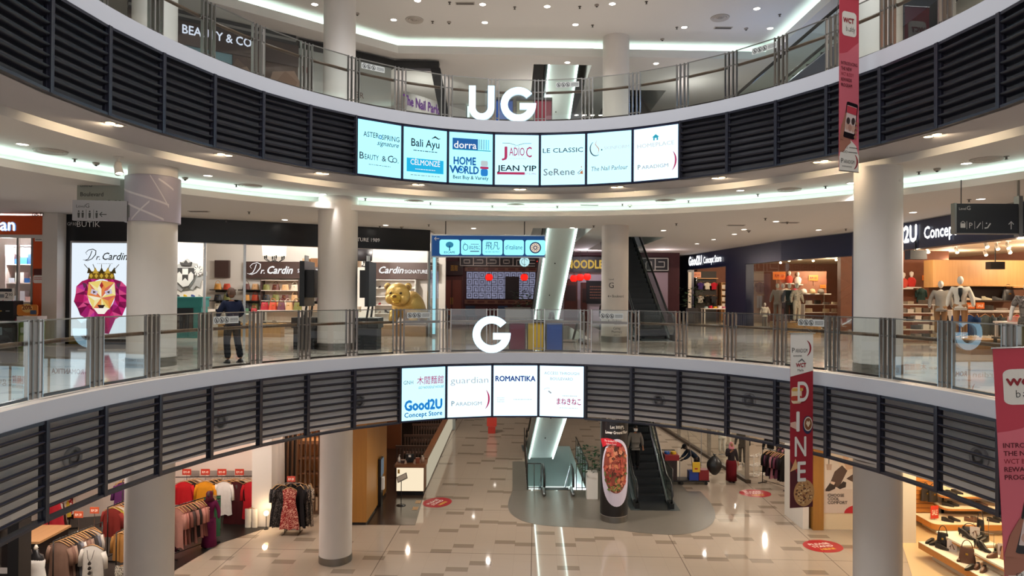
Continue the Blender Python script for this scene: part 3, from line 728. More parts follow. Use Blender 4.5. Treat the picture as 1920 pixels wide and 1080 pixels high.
def fingers(P, E_, side):
    w = V(P['wr'+side][:3]); e = V(P['el'+side][:3]); d = (w-e).normalized(); q = d.cross(V((0, 1, .2))).normalized(); n = d.cross(q)
    s = 1 if side == 'L' else -1
    P['pa'+side] = (*(w+d*.055), .026); E_.append(('wr'+side, 'pa'+side))
    for i, (o, l) in enumerate(((-.026, .07), (-.009, .08), (.009, .075), (.026, .058))):
        a = w+d*.09+q*o; b = a+d*l*.5+n*.008; c = a+d*l*.85+n*.028
        for j, (pt, r) in enumerate(((a, .0105), (b, .0095), (c, .008))): P['f%s%d%d' % (side, i, j)] = (*pt, r)
        E_ += [('pa'+side, 'f%s%d0' % (side, i)), ('f%s%d0' % (side, i), 'f%s%d1' % (side, i)), ('f%s%d1' % (side, i), 'f%s%d2' % (side, i))]
    a = w+d*.035+n*.03-q*.02; b = a+d*.035+n*.018
    P['t%s0' % side] = (*a, .011); P['t%s1' % side] = (*b, .009); E_ += [('pa'+side, 't%s0' % side), ('t%s0' % side, 't%s1' % side)]
def head_mb(c, yaw, m, k=1.0, pitch=0, face=True):
    mb = MB(Matrix.Translation(c) @ Matrix.Rotation(yaw, 4, 'Z') @ Matrix.Rotation(pitch, 4, 'X') @ Matrix.Scale(k, 4))
    def fn(a, v):
        q = 2*pi*a; t = pi*v; z = -cos(t)*.118; r = sin(t)**.8 if v > .02 and v < .98 else sin(t)
        wx = .077*r*(1-.22*max(0, -z/.118)**1.5); wy = .098*r; y = sin(q)*wy
        if y < 0 and z < 0: y *= 1-.12*(-z/.118)
        return (cos(q)*wx, y+.006, z)
    mb.grid(fn, 18, 14, m)
    if face:
        mb.add([(-.014, -.09, -.03), (.014, -.09, -.03), (0, -.118, -.024), (0, -.093, .028)], [(0, 2, 1), (0, 3, 2), (1, 2, 3)], m)
        for s in (-1, 1):
            mb.ball((s*.031, -.085, .018), (.013, .008, .007), mat('20160f', .3), 8, 5); mb.ball((s*.076, .01, .0), (.012, .022, .034), m, 8, 6)
            mb.box((s*.031, -.09, .036), (.034, .008, .007), mat('2a1c14', .7))
        mb.box((0, -.089, -.06), (.042, .012, .009), mat('8c4a40', .5))
    return mb
def limb(P, names, grow):
    out = {}
    for n in names:
        x, y, z, r = P[n]; out[n] = (x, y, z, tuple(a+grow for a in r) if isinstance(r, tuple) else r+grow)
    return out
def figure(t, P, skinm, top=None, legs=None, shoes=None, yaw=0, pitch=0, headoff=(0, 0, 0), sleeve=1.0, hair=None, mask=None, face=True, hands=True, k=1.0, longtop=0, body='body', topname='shirt', legname='trousers', legroom=.012, toproom=.014):
    Q = dict(P); ED = list(EDG)
    if hands: fingers(Q, ED, 'L'); fingers(Q, ED, 'R')
    b = skin(body, Q, ED, skinm, t)
    nk = V(P['neck'][:3]); hc = nk+V((0, -.015, .145*k))+V(headoff)
    hm = head_mb(hc, yaw, skinm, k, pitch, face); mt = MB(); mt.mats = [skinm]; 
    tmp = hm.build('tmp', t)
    for slot in hm.mats: pass
    import bmesh
    bm = bmesh.new(); bm.from_mesh(b.data); nf = len(bm.faces); bm.from_mesh(tmp.data)
    if len(hm.mats) > 1:
        for m in hm.mats[1:]: b.data.materials.append(m)
    bm.to_mesh(b.data); bm.free(); bpy.data.objects.remove(tmp); b.data.shade_smooth()
    if top:
        T = limb(P, ['pelvis', 'belly', 'chest', 'nb', 'shL', 'shR', 'elL', 'elR'], toproom)
        if longtop: x, y, z, r = T['pelvis']; T['hem'] = (x, y, z-longtop, (r[0]*1.12, r[1]*1.12))
        x, y, z, r = T['nb']; T['nb'] = (x, y, z-.015, (.085*k, .075*k))
        ed = [('pelvis', 'belly'), ('belly', 'chest'), ('chest', 'nb'), ('chest', 'shL'), ('chest', 'shR'), ('shL', 'elL'), ('shR', 'elR')]
        if longtop: ed.append(('pelvis', 'hem'))
        for s in 'LR':
            w = V(P['wr'+s][:3]); e = V(P['el'+s][:3]); sh = V(P['sh'+s][:3])
            if sleeve >= 1: T['cu'+s] = (*(e+(w-e)*.93), .045*k); ed.append(('el'+s, 'cu'+s))
            elif sleeve < .6: x, y, z, r = T['el'+s]; T['el'+s] = (*(sh+(e-sh)*.75), .062*k)
        skin(topname, T, ed, top, t)
    if legs:
        L = limb(P, ['pelvis', 'hipL', 'hipR', 'knL', 'knR', 'anL', 'anR'], legroom)
        for s in 'LR': x, y, z, r = L['an'+s]; L['an'+s] = (x, y, z+.015, .06*k+legroom)
        x, y, z, r = P['belly']; L['waist'] = (x, y*.4, (z+P['pelvis'][2])/2+.02*k, (.142*k+legroom, .108*k+legroom))
        skin(legname, L, [('waist', 'pelvis'), ('pelvis', 'hipL'), ('pelvis', 'hipR'), ('hipL', 'knL'), ('hipR', 'knR'), ('knL', 'anL'), ('knR', 'anR')], legs, t)
    if shoes:
        for s in 'LR':
            x, y, z, r = P['an'+s]; mb = MB(Matrix.Translation((x, y, z-.08*k)) @ Matrix.Scale(k, 4))
            mb.grid(lambda a, v: ((.048-.012*v)*cos(2*pi*a)*(1 if v < 1 else .0), -.05+(.135-.05*v*(v > .5))*sin(2*pi*a)*(1 if v < 1 else 0)+.02*v, .005+.09*v-(.045*v if sin(2*pi*a) < -.2 else 0)), 14, 5, shoes)
            mb.poly(ellipse(0, -.05, .048, .135, 14)[::-1], shoes, .004); mb.build('shoe', t, True)
    if hair:
        mb = MB(Matrix.Translation(hc) @ Matrix.Rotation(yaw, 4, 'Z') @ Matrix.Rotation(pitch, 4, 'X') @ Matrix.Scale(k, 4))
        hm_, kind = hair
        if kind == 'short': mb.grid(lambda a, v: (cos(2*pi*a)*.084*sin(pi*(.42+.58*v)), .014+sin(2*pi*a)*.104*sin(pi*(.42+.58*v)), .012+(-cos(pi*(.42+.58*v))*.116 if True else 0)+(.03 if sin(2*pi*a) < -.3 else -.03)*(1-v)), 18, 8, hm_)
        elif kind == 'scarf':
            mb.grid(lambda a, v: (cos(2*pi*a)*(.09+.06*(1-v)**2)*sin(pi*(.2+.8*v))**.7, .02+sin(2*pi*a)*(.108+.05*(1-v)**2)*sin(pi*(.2+.8*v))**.7*(1 if sin(2*pi*a) > -.35 or v > .72 else .7), -cos(pi*(.05+.95*v))*.14-.04*(1-v)), 18, 12, hm_)
        elif kind == 'cap':
            mb.grid(lambda a, v: (cos(2*pi*a)*.086*sin(pi*(.45+.55*v)), .01+sin(2*pi*a)*.108*sin(pi*(.45+.55*v)), .03-cos(pi*(.45+.55*v))*.1), 18, 7, hm_); mb.poly(ellipse(0, -.12, .07, .06, 14), hm_, .045)
        mb.build('headscarf' if kind == 'scarf' else 'cap' if kind == 'cap' else 'hair', t, True)
    if mask:
        mb = MB(Matrix.Translation(hc) @ Matrix.Rotation(yaw, 4, 'Z') @ Matrix.Rotation(pitch, 4, 'X') @ Matrix.Scale(k, 4))
        mb.grid(lambda a, v: (sin(-1.25+2.5*a)*.081*(1-.2*abs(v-.5)), -.004-cos(-1.25+2.5*a)*(.112+.014*sin(pi*v)), -.095+.1*v), 12, 6, mask); mb.build('face_mask', t, True)
    return t
MANQ = mat('e6e0d6', .35)
def mannequin(loc, rz, label, top=None, legs=None, head=True, H=1.8, sleeve=1.0, group='shop mannequins', skinm=None, legname='trousers', longtop=0, topname='shirt', kid=1.0, spread=.28):
    t = thing('mannequin', label, 'mannequin', loc, rz, group)
    P = pose((spread, .02, 1.12), (spread+.03, -.06, .88), (-spread, .02, 1.12), (-spread-.03, -.06, .88), H=H*kid)
    figure(t, P, skinm or MANQ, top, legs, sleeve=sleeve, face=False, k=H*kid/1.72, hands=False, longtop=max(longtop, .09), toproom=.024, topname=topname, legname=legname)
    if kid < 2:
        mb = MB(); mb.lathe([(.17, 0), (.17, .015), (.02, .02), (.012, .1)], CHROME, (0, .02, 0), 16); mb.build('stand', t, True)
    return t
def shoe_mb(m, heel=.0, L=.26, hi=False, inner=None):
    mb = MB(); n = 12; st = []
    for i in range(n+1):
        u = i/n; y = L*(.5-u); w = .042*(sin(pi*min(1, (u*.96+.03)))**.45)*(.92+.2*(.3 < 1-u < .7)*0); lift = heel*max(0, min(1, (1-u-.38)/.4))**1.2 if heel else 0
        top = (.09 if u < .4 else .09-.05*(u-.4)/.6)+(.03 if hi and u < .4 else 0)
        st.append((y*-1, w, lift, top))
    vs = []; fs = []
    for (y, w, l, tp) in st:
        for (a, b) in ((-1, 0), (-1.02, .35), (-.7, .9), (0, 1), (.7, .9), (1.02, .35), (1, 0)): vs.append((a*w, -y, l+b*tp+.006))
    for i in range(n):
        for j in range(6): a = i*7+j; fs.append((a, a+1, a+8, a+7))
        fs.append((i*7+6, i*7, i*7+7, i*7+13))
    fs += [(0, 6, 5, 4, 3, 2, 1), tuple(range(n*7, n*7+7))]
    mb.add(vs, fs, m)
    return mb
SHOES = {}
def shoe(loc, rz, m, label, group, heel=0.0, hi=False, strap=False, sc=1):
    """rz points the toe: 0 is -y"""
    t = thing('shoe' if not heel else 'heeled_shoe', label, 'shoe', loc, rz, group); t.scale = (sc, sc, sc)
    up = shoe_mb(m, heel, hi=hi).build('upper', t); smooth_by_angle(up, 50)
    ms = MB(); ms.grid(lambda a, v: ((a*2-1)*.042*sin(pi*(.04+.92*v))**.4, -.13+.26*v, heel*max(0, min(1, (v-.38)/.4))**1.2), 3, 12, mat('1b1512', .6), True); ms.build('sole', t)
    if heel: mh = MB(); mh.tube([(0, .105, heel), (0, .11, .0)], [.018, .007], m, 8); mh.build('heel', t)
    if not heel: mo = MB(); mo.poly(ellipse(0, .065, .026, .05, 12), mat('0c0a09', .9), .098 if not hi else .128); mo.build('opening', up)
    return t
def handbag(loc, rz, w, h, d, m, label, group, strap=True, name='handbag'):
    t = thing(name, label, 'bag', loc, rz, group)
    mb = MB(); mb.grid(lambda a, v: (cos(2*pi*a)*w/2*abs(cos(2*pi*a))**-.4*min(1, abs(cos(2*pi*a))**.4)*(1-.25*v), sin(2*pi*a)*d/2*(1-.6*v**2), h*v), 20, 7, m); mb.poly(ellipse(0, 0, w/2*.7, d/2*.4, 16), m, h*.985)
    bd = smooth_by_angle(mb.build('body', t), 50)
    if strap: mt = MB(); mt.tube([(w*.3*cos(pi*i/8), 0, h*.95+h*.55*sin(pi*i/8)) for i in range(9)], .012, m, 6); mt.build('handle', t, True)
    mc = MB(); mc.box((0, -d*.42, h*.62), (w*.14, .015, h*.12), mat('c8a44c', .3, 1)); mc.build('clasp', bd)
    return t
def carton(loc, rz, w, h, d, m, label, group, name='shoe_box', cat='box', band=None):
    t = thing(name, label, cat, loc, rz, group); mb = MB(); mb.b2((-w/2, -d/2, 0), (w/2, d/2, h*.72), m); mb.build('box', t)
    ml = MB(); ml.b2((-w/2-.004, -d/2-.004, h*.72), (w/2+.004, d/2+.004, h), band or m); ml.build('lid', t); return t
def folded(loc, rz, w, d, h, m, label, group):
    t = thing('folded_garment', label, 'clothes', loc, rz, group); mb = MB()
    mb.grid(lambda a, v: (cos(2*pi*a)*w/2*min(1.0, 1/max(abs(cos(2*pi*a)), abs(sin(2*pi*a))))*.92*(1-.08*v), sin(2*pi*a)*d/2*min(1.0, 1/max(abs(cos(2*pi*a)), abs(sin(2*pi*a))))*.92*(1-.08*v), h*v), 16, 3, m); mb.poly([(p[0], p[1]) for p in rrect(0, 0, w*.8, d*.8, w*.1)], m, h)
    fc_ = smooth_by_angle(mb.build('cloth', t), 50); mc = MB(); mc.poly(ellipse(0, -d*.3, w*.12, d*.07, 10), mat('efe9e0', .8), h+.003); mc.build('collar', fc_); return t
def rack(loc, rz, w, h, label, d=.5, m=None, shelf=False):
    m = m or RACKM; t = thing('clothes_rack', label, 'rack', loc, rz)
    mb = MB(); mb.tube([(-w/2, 0, h), (w/2, 0, h)], .016, m, 8); mb.build('rail', t, True)
    for sx in (-1, 1):
        mb = MB(); mb.tube([(sx*w/2, 0, h), (sx*w/2, 0, .03)], .016, m, 8); mb.build('upright', t, True)
        mb = MB(); mb.b2((sx*w/2-.02, -d/2, 0), (sx*w/2+.02, d/2, .03), m); mb.build('foot', t)
    mb = MB(); mb.tube([(-w/2, 0, .12), (w/2, 0, .12)], .012, m, 6); mb.build('lower_bar', t, True)
    return t
def shelf_unit(loc, rz, w, h, d, n, m, label, back=None, bottom=.08, name='shelf_unit', cat='shelves', sm=None):
    t = thing(name, label, cat, loc, rz)
    for sx in (-1, 1): mb = MB(); mb.b2((sx*w/2, -d/2, 0), (sx*(w/2-.04), d/2, h), m); mb.build('side_panel', t)
    if back: mb = MB(); mb.b2((-w/2+.04, d/2-.02, 0), (w/2-.04, d/2, h), back); mb.build('back_panel', t)
    zs = []
    for i in range(n):
        z = bottom+(h-bottom-.03)*i/(n-1); zs.append(z+.03); mb = MB(); mb.b2((-w/2+.04, -d/2, z), (w/2-.04, d/2-.02, z+.03), sm or m); mb.build('shelf', t)
    return t, zs
def price_card(M, w, h, label, group='red and orange price cards', m='d8431c', name='price_card', ink='ffe9d8', words='RM 20', stem=0):
    t = thing(name, label, 'sign', M.to_translation(), 0, group); mb = MB(M); mb.slab(rrect(0, 0, w, h, .004, 1), .012, mat(m, .4), 0); cd = mb.build('card', t, world=True)
    mb = MB(M); text(mb, words, 0, -h*.22, h*.4, mat(ink, .5), w=w*.7, bold=.02); mb.build('print', cd)
    mb = MB(M); mb.slab([(-.006, -h/2), (-.006, -h/2-.16-stem), (.006, -h/2-.16-stem), (.006, -h/2)], .01, CHROME, -.002); mb.build('stem', t, world=True)
    return t
ESTEP = mat('2b2d30', .45, .6); ESKIRT = mat('8f9396', .3, 1); TRUSS = mat('4d5556', .4, .3); RUB = mat('101113', .35); EGLASS = glass_mat('escalator_glass', 'dcebe7', .08)
def escalator(loc, rz, rise, label, width=1.0, soffit=None, lit=False, side=TRUSS, steps=True):
    """lower landing at the origin, climbs along local +y"""
    t = thing('escalator', label, 'escalator', loc, rz); run = rise/math.tan(radians(30)); hw = width/2; ow = hw+.2
    prof = [(0, 0), (run, rise), (run+.9, rise), (run+.9, rise-.5), (run-.2, rise-1.0), (1.55, -.0)]
    for sx in (-1, 1):
        mb = MB(); x0, x1 = sx*ow, sx*(ow-.06); n = len(prof)
        vs = [(x0, y, z) for y, z in prof]+[(x1, y, z) for y, z in prof]
        mb.add(vs, [tuple(range(n)), tuple(range(2*n-1, n-1, -1))]+[(i, (i+1) % n, n+(i+1) % n, n+i) for i in range(n)], side); mb.build('truss_side', t)
    mb = MB(); mb.quad((-ow+.05, 1.55, -.0), (ow-.05, 1.55, -.0), (ow-.05, run-.2, rise-1.0), (-ow+.05, run-.2, rise-1.0), soffit or side); mb.quad((-ow+.05, run-.2, rise-1.0), (ow-.05, run-.2, rise-1.0), (ow-.05, run+.9, rise-.5), (-ow+.05, run+.9, rise-.5), soffit or side)
    mb.build('soffit', t)
    if lit:
        for sx in (-1, 1): mb = MB(); mb.tube([(sx*(ow-.07), 1.7, -.0), (sx*(ow-.07), run-.25, rise-1.1)], .03, glow('e8fff6', 6), 6); mb.build('edge_light', t)
        mb = MB()
        for f in (.3, .55, .8): mb.ball((.05, 1.55+(run-1.75)*f, (rise-1)*f-.03), .03, RUB, 8, 6)
        mb.build('sensor', t)
    mb = MB(); n = max(4, int(rise/.21)); zz = []
    for i in range(n):
        y = run*i/n; z = rise*i/n; mb.quad((-hw, y, z), (hw, y, z), (hw, y, z+rise/n), (-hw, y, z+rise/n), ESTEP); mb.quad((-hw, y, z+rise/n), (hw, y, z+rise/n), (hw, y+run/n, z+rise/n), (-hw, y+run/n, z+rise/n), ESTEP)
    mb.build('steps', t)
    mb = MB(); mb.b2((-hw, -1.1, .002), (hw, 0, .012), ESKIRT); mb.b2((-hw-.35, -1.1, .001), (-hw, .2, .01), TRUSS); mb.b2((hw, -1.1, .001), (hw+.35, .2, .01), TRUSS); mb.build('landing_plate', t)
    for sx in (-1, 1):
        x = sx*(hw+.08)
        mb = MB(); a = [(x, -.75, .08), (x, .3, .12), (x, run, rise+.12), (x, run+.9, rise+.12)]; b = [(x, -.9, .55), (x, -.55, .88), (x, .1, .92), (x, run-.1, rise+.95), (x, run+.6, rise+.95), (x, run+.95, rise+.6)]
        mb.add(a+b, [(0, 1, 6, 5, 4), (1, 2, 7, 6), (2, 3, 9, 8, 7)], EGLASS); mb.build('side_glass', t)
        mb = MB(); mb.tube([(x, -.55, .06), (x, -.85, .2), (x, -.97, .5), (x, -.85, .8), (x, -.55, .95), (x, .1, .98), (x, run-.1, rise+1.0), (x, run+.6, rise+1.0), (x, run+.95, rise+.75), (x, run+.95, rise+.4)], .045, RUB, 8); mb.build('handrail', t, True)
        mb = MB(); mb.tube([(x, -.6, .07), (x, .2, .1), (x, run, rise+.1), (x, run+.9, rise+.1)], .07, ESKIRT, 6); mb.build('skirt', t, True)
        mb = MB(); mb.box((x, -.68, .1), (.15, .5, .2), RUB); mb.build('newel_base', t)
    return t
def potted(loc, h, label, pot='d8d4cf', n=110, w=.3, ph=.55):
    t = thing('potted_plant', label, 'plant', loc); mb = MB(); mb.box((0, 0, ph/2), (w*1.1, w*1.1, ph), mat(pot, .5)); mb.build('pot', t)
    mb = MB(); mb.tube([(0, 0, ph), (.02, 0, ph+h*.5)], .015, mat('4a3a28', .8), 6); mb.build('stem', t)
    rr = random.Random(int(loc[0]*97)); mb = MB()
    for i in range(n):
        a = rr.random()*6.28; r = w*1.3*rr.random()**.5; z = ph+.05+h*rr.random(); c = V((cos(a)*r, sin(a)*r, z)); d = V((cos(a), sin(a), rr.uniform(-.4, .6))).normalized(); q = d.cross(V((0, 0, 1))).normalized()
        l = rr.uniform(.13, .22); b = l*.36; mid = c+d*l*.5+V((0, 0, .015))
        mb.add([c, mid+q*b, c+d*l, mid-q*b], [(0, 1, 2), (0, 2, 3)], mat(('1f3d22', '2c5230', '16301c')[i % 3], .5))
    mb.build('foliage', t); return t
# ================================================================== GROUND LEVEL
SHOPW = mat('ece6df', .6); ORANGE = mat('d4511c', .35); DARKF = mat('0a0b10', .25); BROWN = mat('43302c', .5)
def segbox(mb, A, B, s0, s1, z0, z1, t0, t1, m):
    """box on the line A->B, s in metres along it, thickness from t0 to t1 behind the face (face looks right of A->B turned clockwise)"""
    d = (V(B)-V(A)).normalized(); n = V((-d.y, d.x))
    p = [V(A)+d*s0+n*t0, V(A)+d*s1+n*t0, V(A)+d*s1+n*t1, V(A)+d*s0+n*t1]
    mb.prism([(q.x, q.y) for q in p], z0, z1, m)
def shoplamp(x, y, z, p, col=(1, .93, .84), s=.25): lamp('shop_lamp', 'POINT', (x, y, z), p*1.15, col, .05)
# ---- pharmacy at the far left
GY_ = 20.4
t = thing('pharmacy_facade', 'orange pharmacy shopfront with glowing white lettering beside a white pier', 'shopfront', (-16, GY_, 0))
mb = MB(); mb.b2((-20, GY_, 3.36), (-14.32, GY_+.3, 3.95), ORANGE); mb.build('fascia', t, world=True)
mb = MB(); mb.b2((-14.66, GY_, 0), (-14.32, GY_+.3, 3.36), ORANGE); mb.build('pier', t, world=True)
mb = MB(); mb.b2((-20, GY_-.02, 3.26), (-14.34, GY_+.05, 3.36), WHITE); mb.build('light_rail', t, world=True)
mb = MB(facing((-15.35, GY_-.03, 3.45), 0)); text(mb, 'guardian', .14, .04, .36, glow('ffffff', 1.5), align='r', bold=.02); mb.build('lettering', t, world=True)
mb = MB(facing((-15.35, GY_-.012, 3.45), 0)); text(mb, 'guardian', .16, .04, .36, glow('6aa8f0', .9), align='r', bold=.05); mb.build('lettering_halo', t, world=True)
mb = MB(facing((-14.49, GY_-.01, 0), 0)); mb.poly(rrect(0, 3.22, .24, .12, .01), SHOPW, .004); bars(mb, 0, 3.22, .2, .05, 1, BLACK, .006); mb.poly(rrect(0, 2.22, .3, .2, .01), mat('5a2320', .5), .004); mb.poly(rrect(0, 2.0, .3, .24, .05), SHOPW, .005); bars(mb, 0, 2.02, .24, .1, 2, mat('c04a50', .5), .007)
mb.build('notices', t, world=True)
for x in (-15.8, -15.16, -14.72): mb = MB(); mb.b2((x-.03, GY_+.02, .0), (x+.03, GY_+.1, 3.26), STEEL); mb.build('mullion', t, world=True)
mb = MB(); mb.b2((-19, GY_+3, 0), (-14.3, GY_+3.2, 4), SHOPW); struct(mb.build('wall_pharmacy'))
mb = MB(); mb.b2((-14.32, GY_-.1, 0), (-13.86, GY_+4, 4.03), WHITE); struct(mb.build('wall_pier_left'))
mb = MB(facing((-14.36, GY_-.11, 4.0), 0)); text(mb, 'GB-11', -.1, -.08, .1, BLACK, bold=.02); tag(mb.build('unit_number'), 'small dark GB-11 unit number above the orange shopfront', 'sign')
tb, zs = shelf_unit((-15.4, GY_+1.2, 0), 0, 1.75, 3.1, .4, 6, SHOPW, 'white pharmacy shelves with lit edge behind the orange pier', SHOPW, name='pharmacy_shelves')
rr = random.Random(5)
for i, z in enumerate(zs[:-1]):
    x = -16.2
    k = 0
    while x < -14.75:
        w = rr.uniform(.12, .3); c = rr.choice(['f2efe8', 'd8e4ee', 'e8c8c0', '2f64a8', 'f6f2ea', 'e07a48', '3b8fd0']); h = rr.uniform(.14, .34); k += 1
        carton((x+w/2, GY_+1.15, z), 0, w-.02, h, .2, mat(c, .5), 'product carton on the %s pharmacy shelf, %s from its left end' % (ORD[i], ORD[min(k-1, 11)]), 'product cartons on the pharmacy shelves', 'product_carton'); x += w
shoplamp(-16, GY_+.7, 3.1, 130, (1, .97, .95))
def bin_(x, y, r, h, m, label):
    t = thing('litter_bin', label, 'bin', (x, y, 0)); mb = MB(); mb.lathe([(r*.9, 0), (r, h*.15), (r*1.05, h*.9), (r, h)], m, n=20); mb.build('body', t, True)
    mb = MB(); mb.lathe([(r*1.06, h*.93), (r*1.06, h), (r*.6, h+.05), (1e-4, h+.05)], BLACK, n=20); mb.build('lid', t, True)
    mb = MB(facing((0, -r*1.06, h*.8), 0)); mb.poly(rrect(0, 0, r*1.2, .22, .01), mat('9fb4c4', .5), .004); bars(mb, 0, 0, r*1.0, .15, 3, mat('44566a', .5), .006); mb.build('label_plate', t)
p = atz(14, 652, 0); bin_(p.x-.1, p.y, .28, .62, mat('1c2230', .4), 'dark rounded bin with a pale label by the pharmacy entrance')
p = at(14, 605, 19.6)
t = thing('promotion_table', 'small white promotion table in front of the pharmacy', 'table', (p.x, p.y, 0)); mb = MB(); mb.b2((-.45, -.25, .72), (.5, .25, .76), SHOPW); mb.build('top', t)
for sx in (-.4, .45):
    for sy in (-.2, .2): mb = MB(); mb.tube([(sx, sy, 0), (sx, sy, .72)], .02, STEEL, 6); mb.build('leg', t)
handbag((p.x, p.y, .76), 0, .5, .52, .2, mat('c2266a', .5), 'pink shopping bag with white script on the promotion table', None, name='shopping_bag')
t = thing('box_display', 'black boxed gift display with a white price board beside the pink bag', 'display', (-14.86, 19.7, 0)); mb = MB(); mb.b2((-.28, -.2, .0), (.28, .2, 1.35), BLACK); mb.build('body', t)
mb = MB(); mb.b2((-.27, -.22, 1.37), (.29, -.18, 1.72), SHOPW); mb.build('price_board', t); mb = MB(facing((0, -.221, 1.37), 0)); text(mb, '2', .1, .06, .15, BLACK); text(mb, '90', .21, .12, .08, BLACK); mb.poly(rrect(-.1, .12, .26, .1, .01), mat('8b9096', .5), .004); mb.poly(rrect(.0, .29, .5, .09, .01), mat('30343c', .5), .004); mb.build('print', t)
mb = MB(facing((0, -.201, 1.05), 0)); mb.poly(rrect(-.12, 0, .14, .03, .005), mat('d0a050', .4), .004); mb.poly(rrect(.12, 0, .12, .03, .005), mat('9a9a9a', .4), .004); mb.build('emblems', t)
t = thing('promotion_stand', 'green and orange cardboard promotion stand beside the white pier', 'display stand', (-14.1, 19.6, 0)); mb = MB(); mb.b2((-.26, -.18, 0), (.26, .18, .75), mat('86a046', .6)); mb.build('body', t)
mb = MB(); mb.b2((-.3, -.2, .75), (.3, .2, .9), SHOPW); mb.build('tray', t); mb = MB(facing((0, -.2, 1.08), 0)); mb.slab(rrect(0, 0, .6, .32, .06), .03, mat('e0862c', .5), 0); mb.poly(ellipse(.0, .06, .16, .13), mat('f3c878', .5), .004); text(mb, '20%', .0, .02, .12, mat('8a2a16', .5), z=.008, bold=.03); mb.poly(rrect(.18, -.06, .18, .12, .02), mat('4a5a7a', .5), .005); mb.build('header', t)
mb = MB(facing((0, -.185, .4), 0)); mb.poly(rrect(0, .1, .4, .16, .03), mat('dfe8c8', .5), .004); mb.poly(rrect(-.05, -.15, .34, .2, .03), mat('c8d08a', .5), .004); mb.build('print', t)
# ---- the light box with the lion
BX0, BX1, BY = -13.86, -11.6, 20.7
t = thing('lion_lightbox', 'tall lit advertising light box with a magenta crowned lion head in a black surround', 'light box', (-12.8, BY, 0))
mb = MB(); mb.b2((BX0, BY, 3.2), (-10.6, BY+.4, 4.03), DARKF); mb.b2((BX0, BY, 0), (BX0+.14, BY+.4, 3.2), DARKF); mb.b2((BX0, BY, 0), (-10.6, BY+.4, .16), DARKF); mb.build('surround', t, world=True)
mb = MB(); mb.b2((BX0+.14, BY-.02, .2), (BX1+.6, BY+.1, 3.2), STEEL); mb.build('frame', t, world=True)
def lb():
    mb = MB(); mb.quad((BX0+.2, BY-.03, .26), (BX1+.55, BY-.03, .26), (BX1+.55, BY-.03, 3.14), (BX0+.2, BY-.03, 3.14), glow('e6f1fb', 1.02)); mb.build('face', t, world=True)
lb()
mb = MB(facing((-12.72, BY-.035, 1.42), 0)); rr = random.Random(3)
MG = [glow(c, .8) for c in ('b01a5a', 'd0287a', '8a1450', 'e0508a', 'a8206e', 'c83a9a', '741044')]; YL = [glow(c, .9) for c in ('f0d878', 'e8a850', 'f6e8a8', 'e88848', 'f8f0d0', 'd86a5a')]
n = 22; ins = [ellipse(0, .1, .42, .5, n)[i] for i in range(n)]; mid = [(x*1.35+rr.uniform(-.05, .05), y*1.25+rr.uniform(-.06, .06)-.02) for x, y in ins]; outr = []
for i in range(n):
    q = 2*pi*(i+.5)/n; R0 = .78+.05*(i % 2)-(.14 if .9 < q < 2.2 else 0); outr.append((R0*cos(q)*1.04, R0*sin(q)+(-.32 if 4.4 < q < 5.1 else 0)+.02))
for i in range(n):
    j = (i+1) % n
    for tri in ((ins[i], mid[i], ins[j]), (mid[i], mid[j], ins[j]), (mid[i], outr[i], mid[j]), (outr[i], outr[j], mid[j])): mb.poly(list(tri), rr.choice(MG), .003)
fc = [(-.4, .5), (0, .56), (.4, .5), (.44, .1), (.26, -.32), (0, -.46), (-.26, -.32), (-.44, .1)]; cpt = (0, .02)
for i in range(8):
    a, b = fc[i], fc[(i+1) % 8]; m1 = ((a[0]+b[0])*.3, (a[1]+b[1])*.3); mb.poly([a, b, m1], YL[i % 6], .006); mb.poly([a, m1, cpt], YL[(i+2) % 6], .006); mb.poly([m1, b, cpt], YL[(i+4) % 6], .006)
for s in (-1, 1):
    mb.poly([(s*.1, .22), (s*.3, .3), (s*.34, .16), (s*.16, .1)], glow('cfc4d8', .9), .009); mb.poly([(s*.16, .2), (s*.26, .24), (s*.25, .15)], glow('6a4a3a', .6), .012); mb.poly([(s*.44, .44), (s*.6, .5), (s*.54, .3)], glow('6a3a5a', .7), .008)
mb.poly([(-.06, .4), (0, .52), (.06, .4), (0, .3)], glow('b02a30', .8), .01); mb.poly([(-.12, -.2), (.12, -.2), (.06, -.3), (-.06, -.3)], glow('3a2626', .6), .012); mb.poly([(-.24, -.3), (.24, -.3), (.1, -.48), (-.1, -.48)], glow('f4ece0', 1), .01)
GD = [glow('7a5a1a', .7), glow('c8a23c', .9), glow('4a3a14', .6)]
mb.poly([(-.42, .6), (.42, .6), (.36, .84), (-.36, .84)], GD[0], .012)
for k in range(-2, 3): mb.poly([(k*.18-.09, .78), (k*.2, .97), (k*.18+.09, .78)], GD[1 if k % 2 else 2], .014); stroke(mb, [(k*.2, .9), (k*.27, 1.06)], .02, GD[2], .015)
for k in range(-2, 3): mb.poly([(k*.16-.06, .7), (k*.16, .78), (k*.16+.06, .7), (k*.16, .62)], GD[1], .016)
mb.build('lion_artwork', t, world=True)
INKB = glow('1a1a20', .3)
mb = MB(facing((-12.62, BY-.035, 2.62), 0))
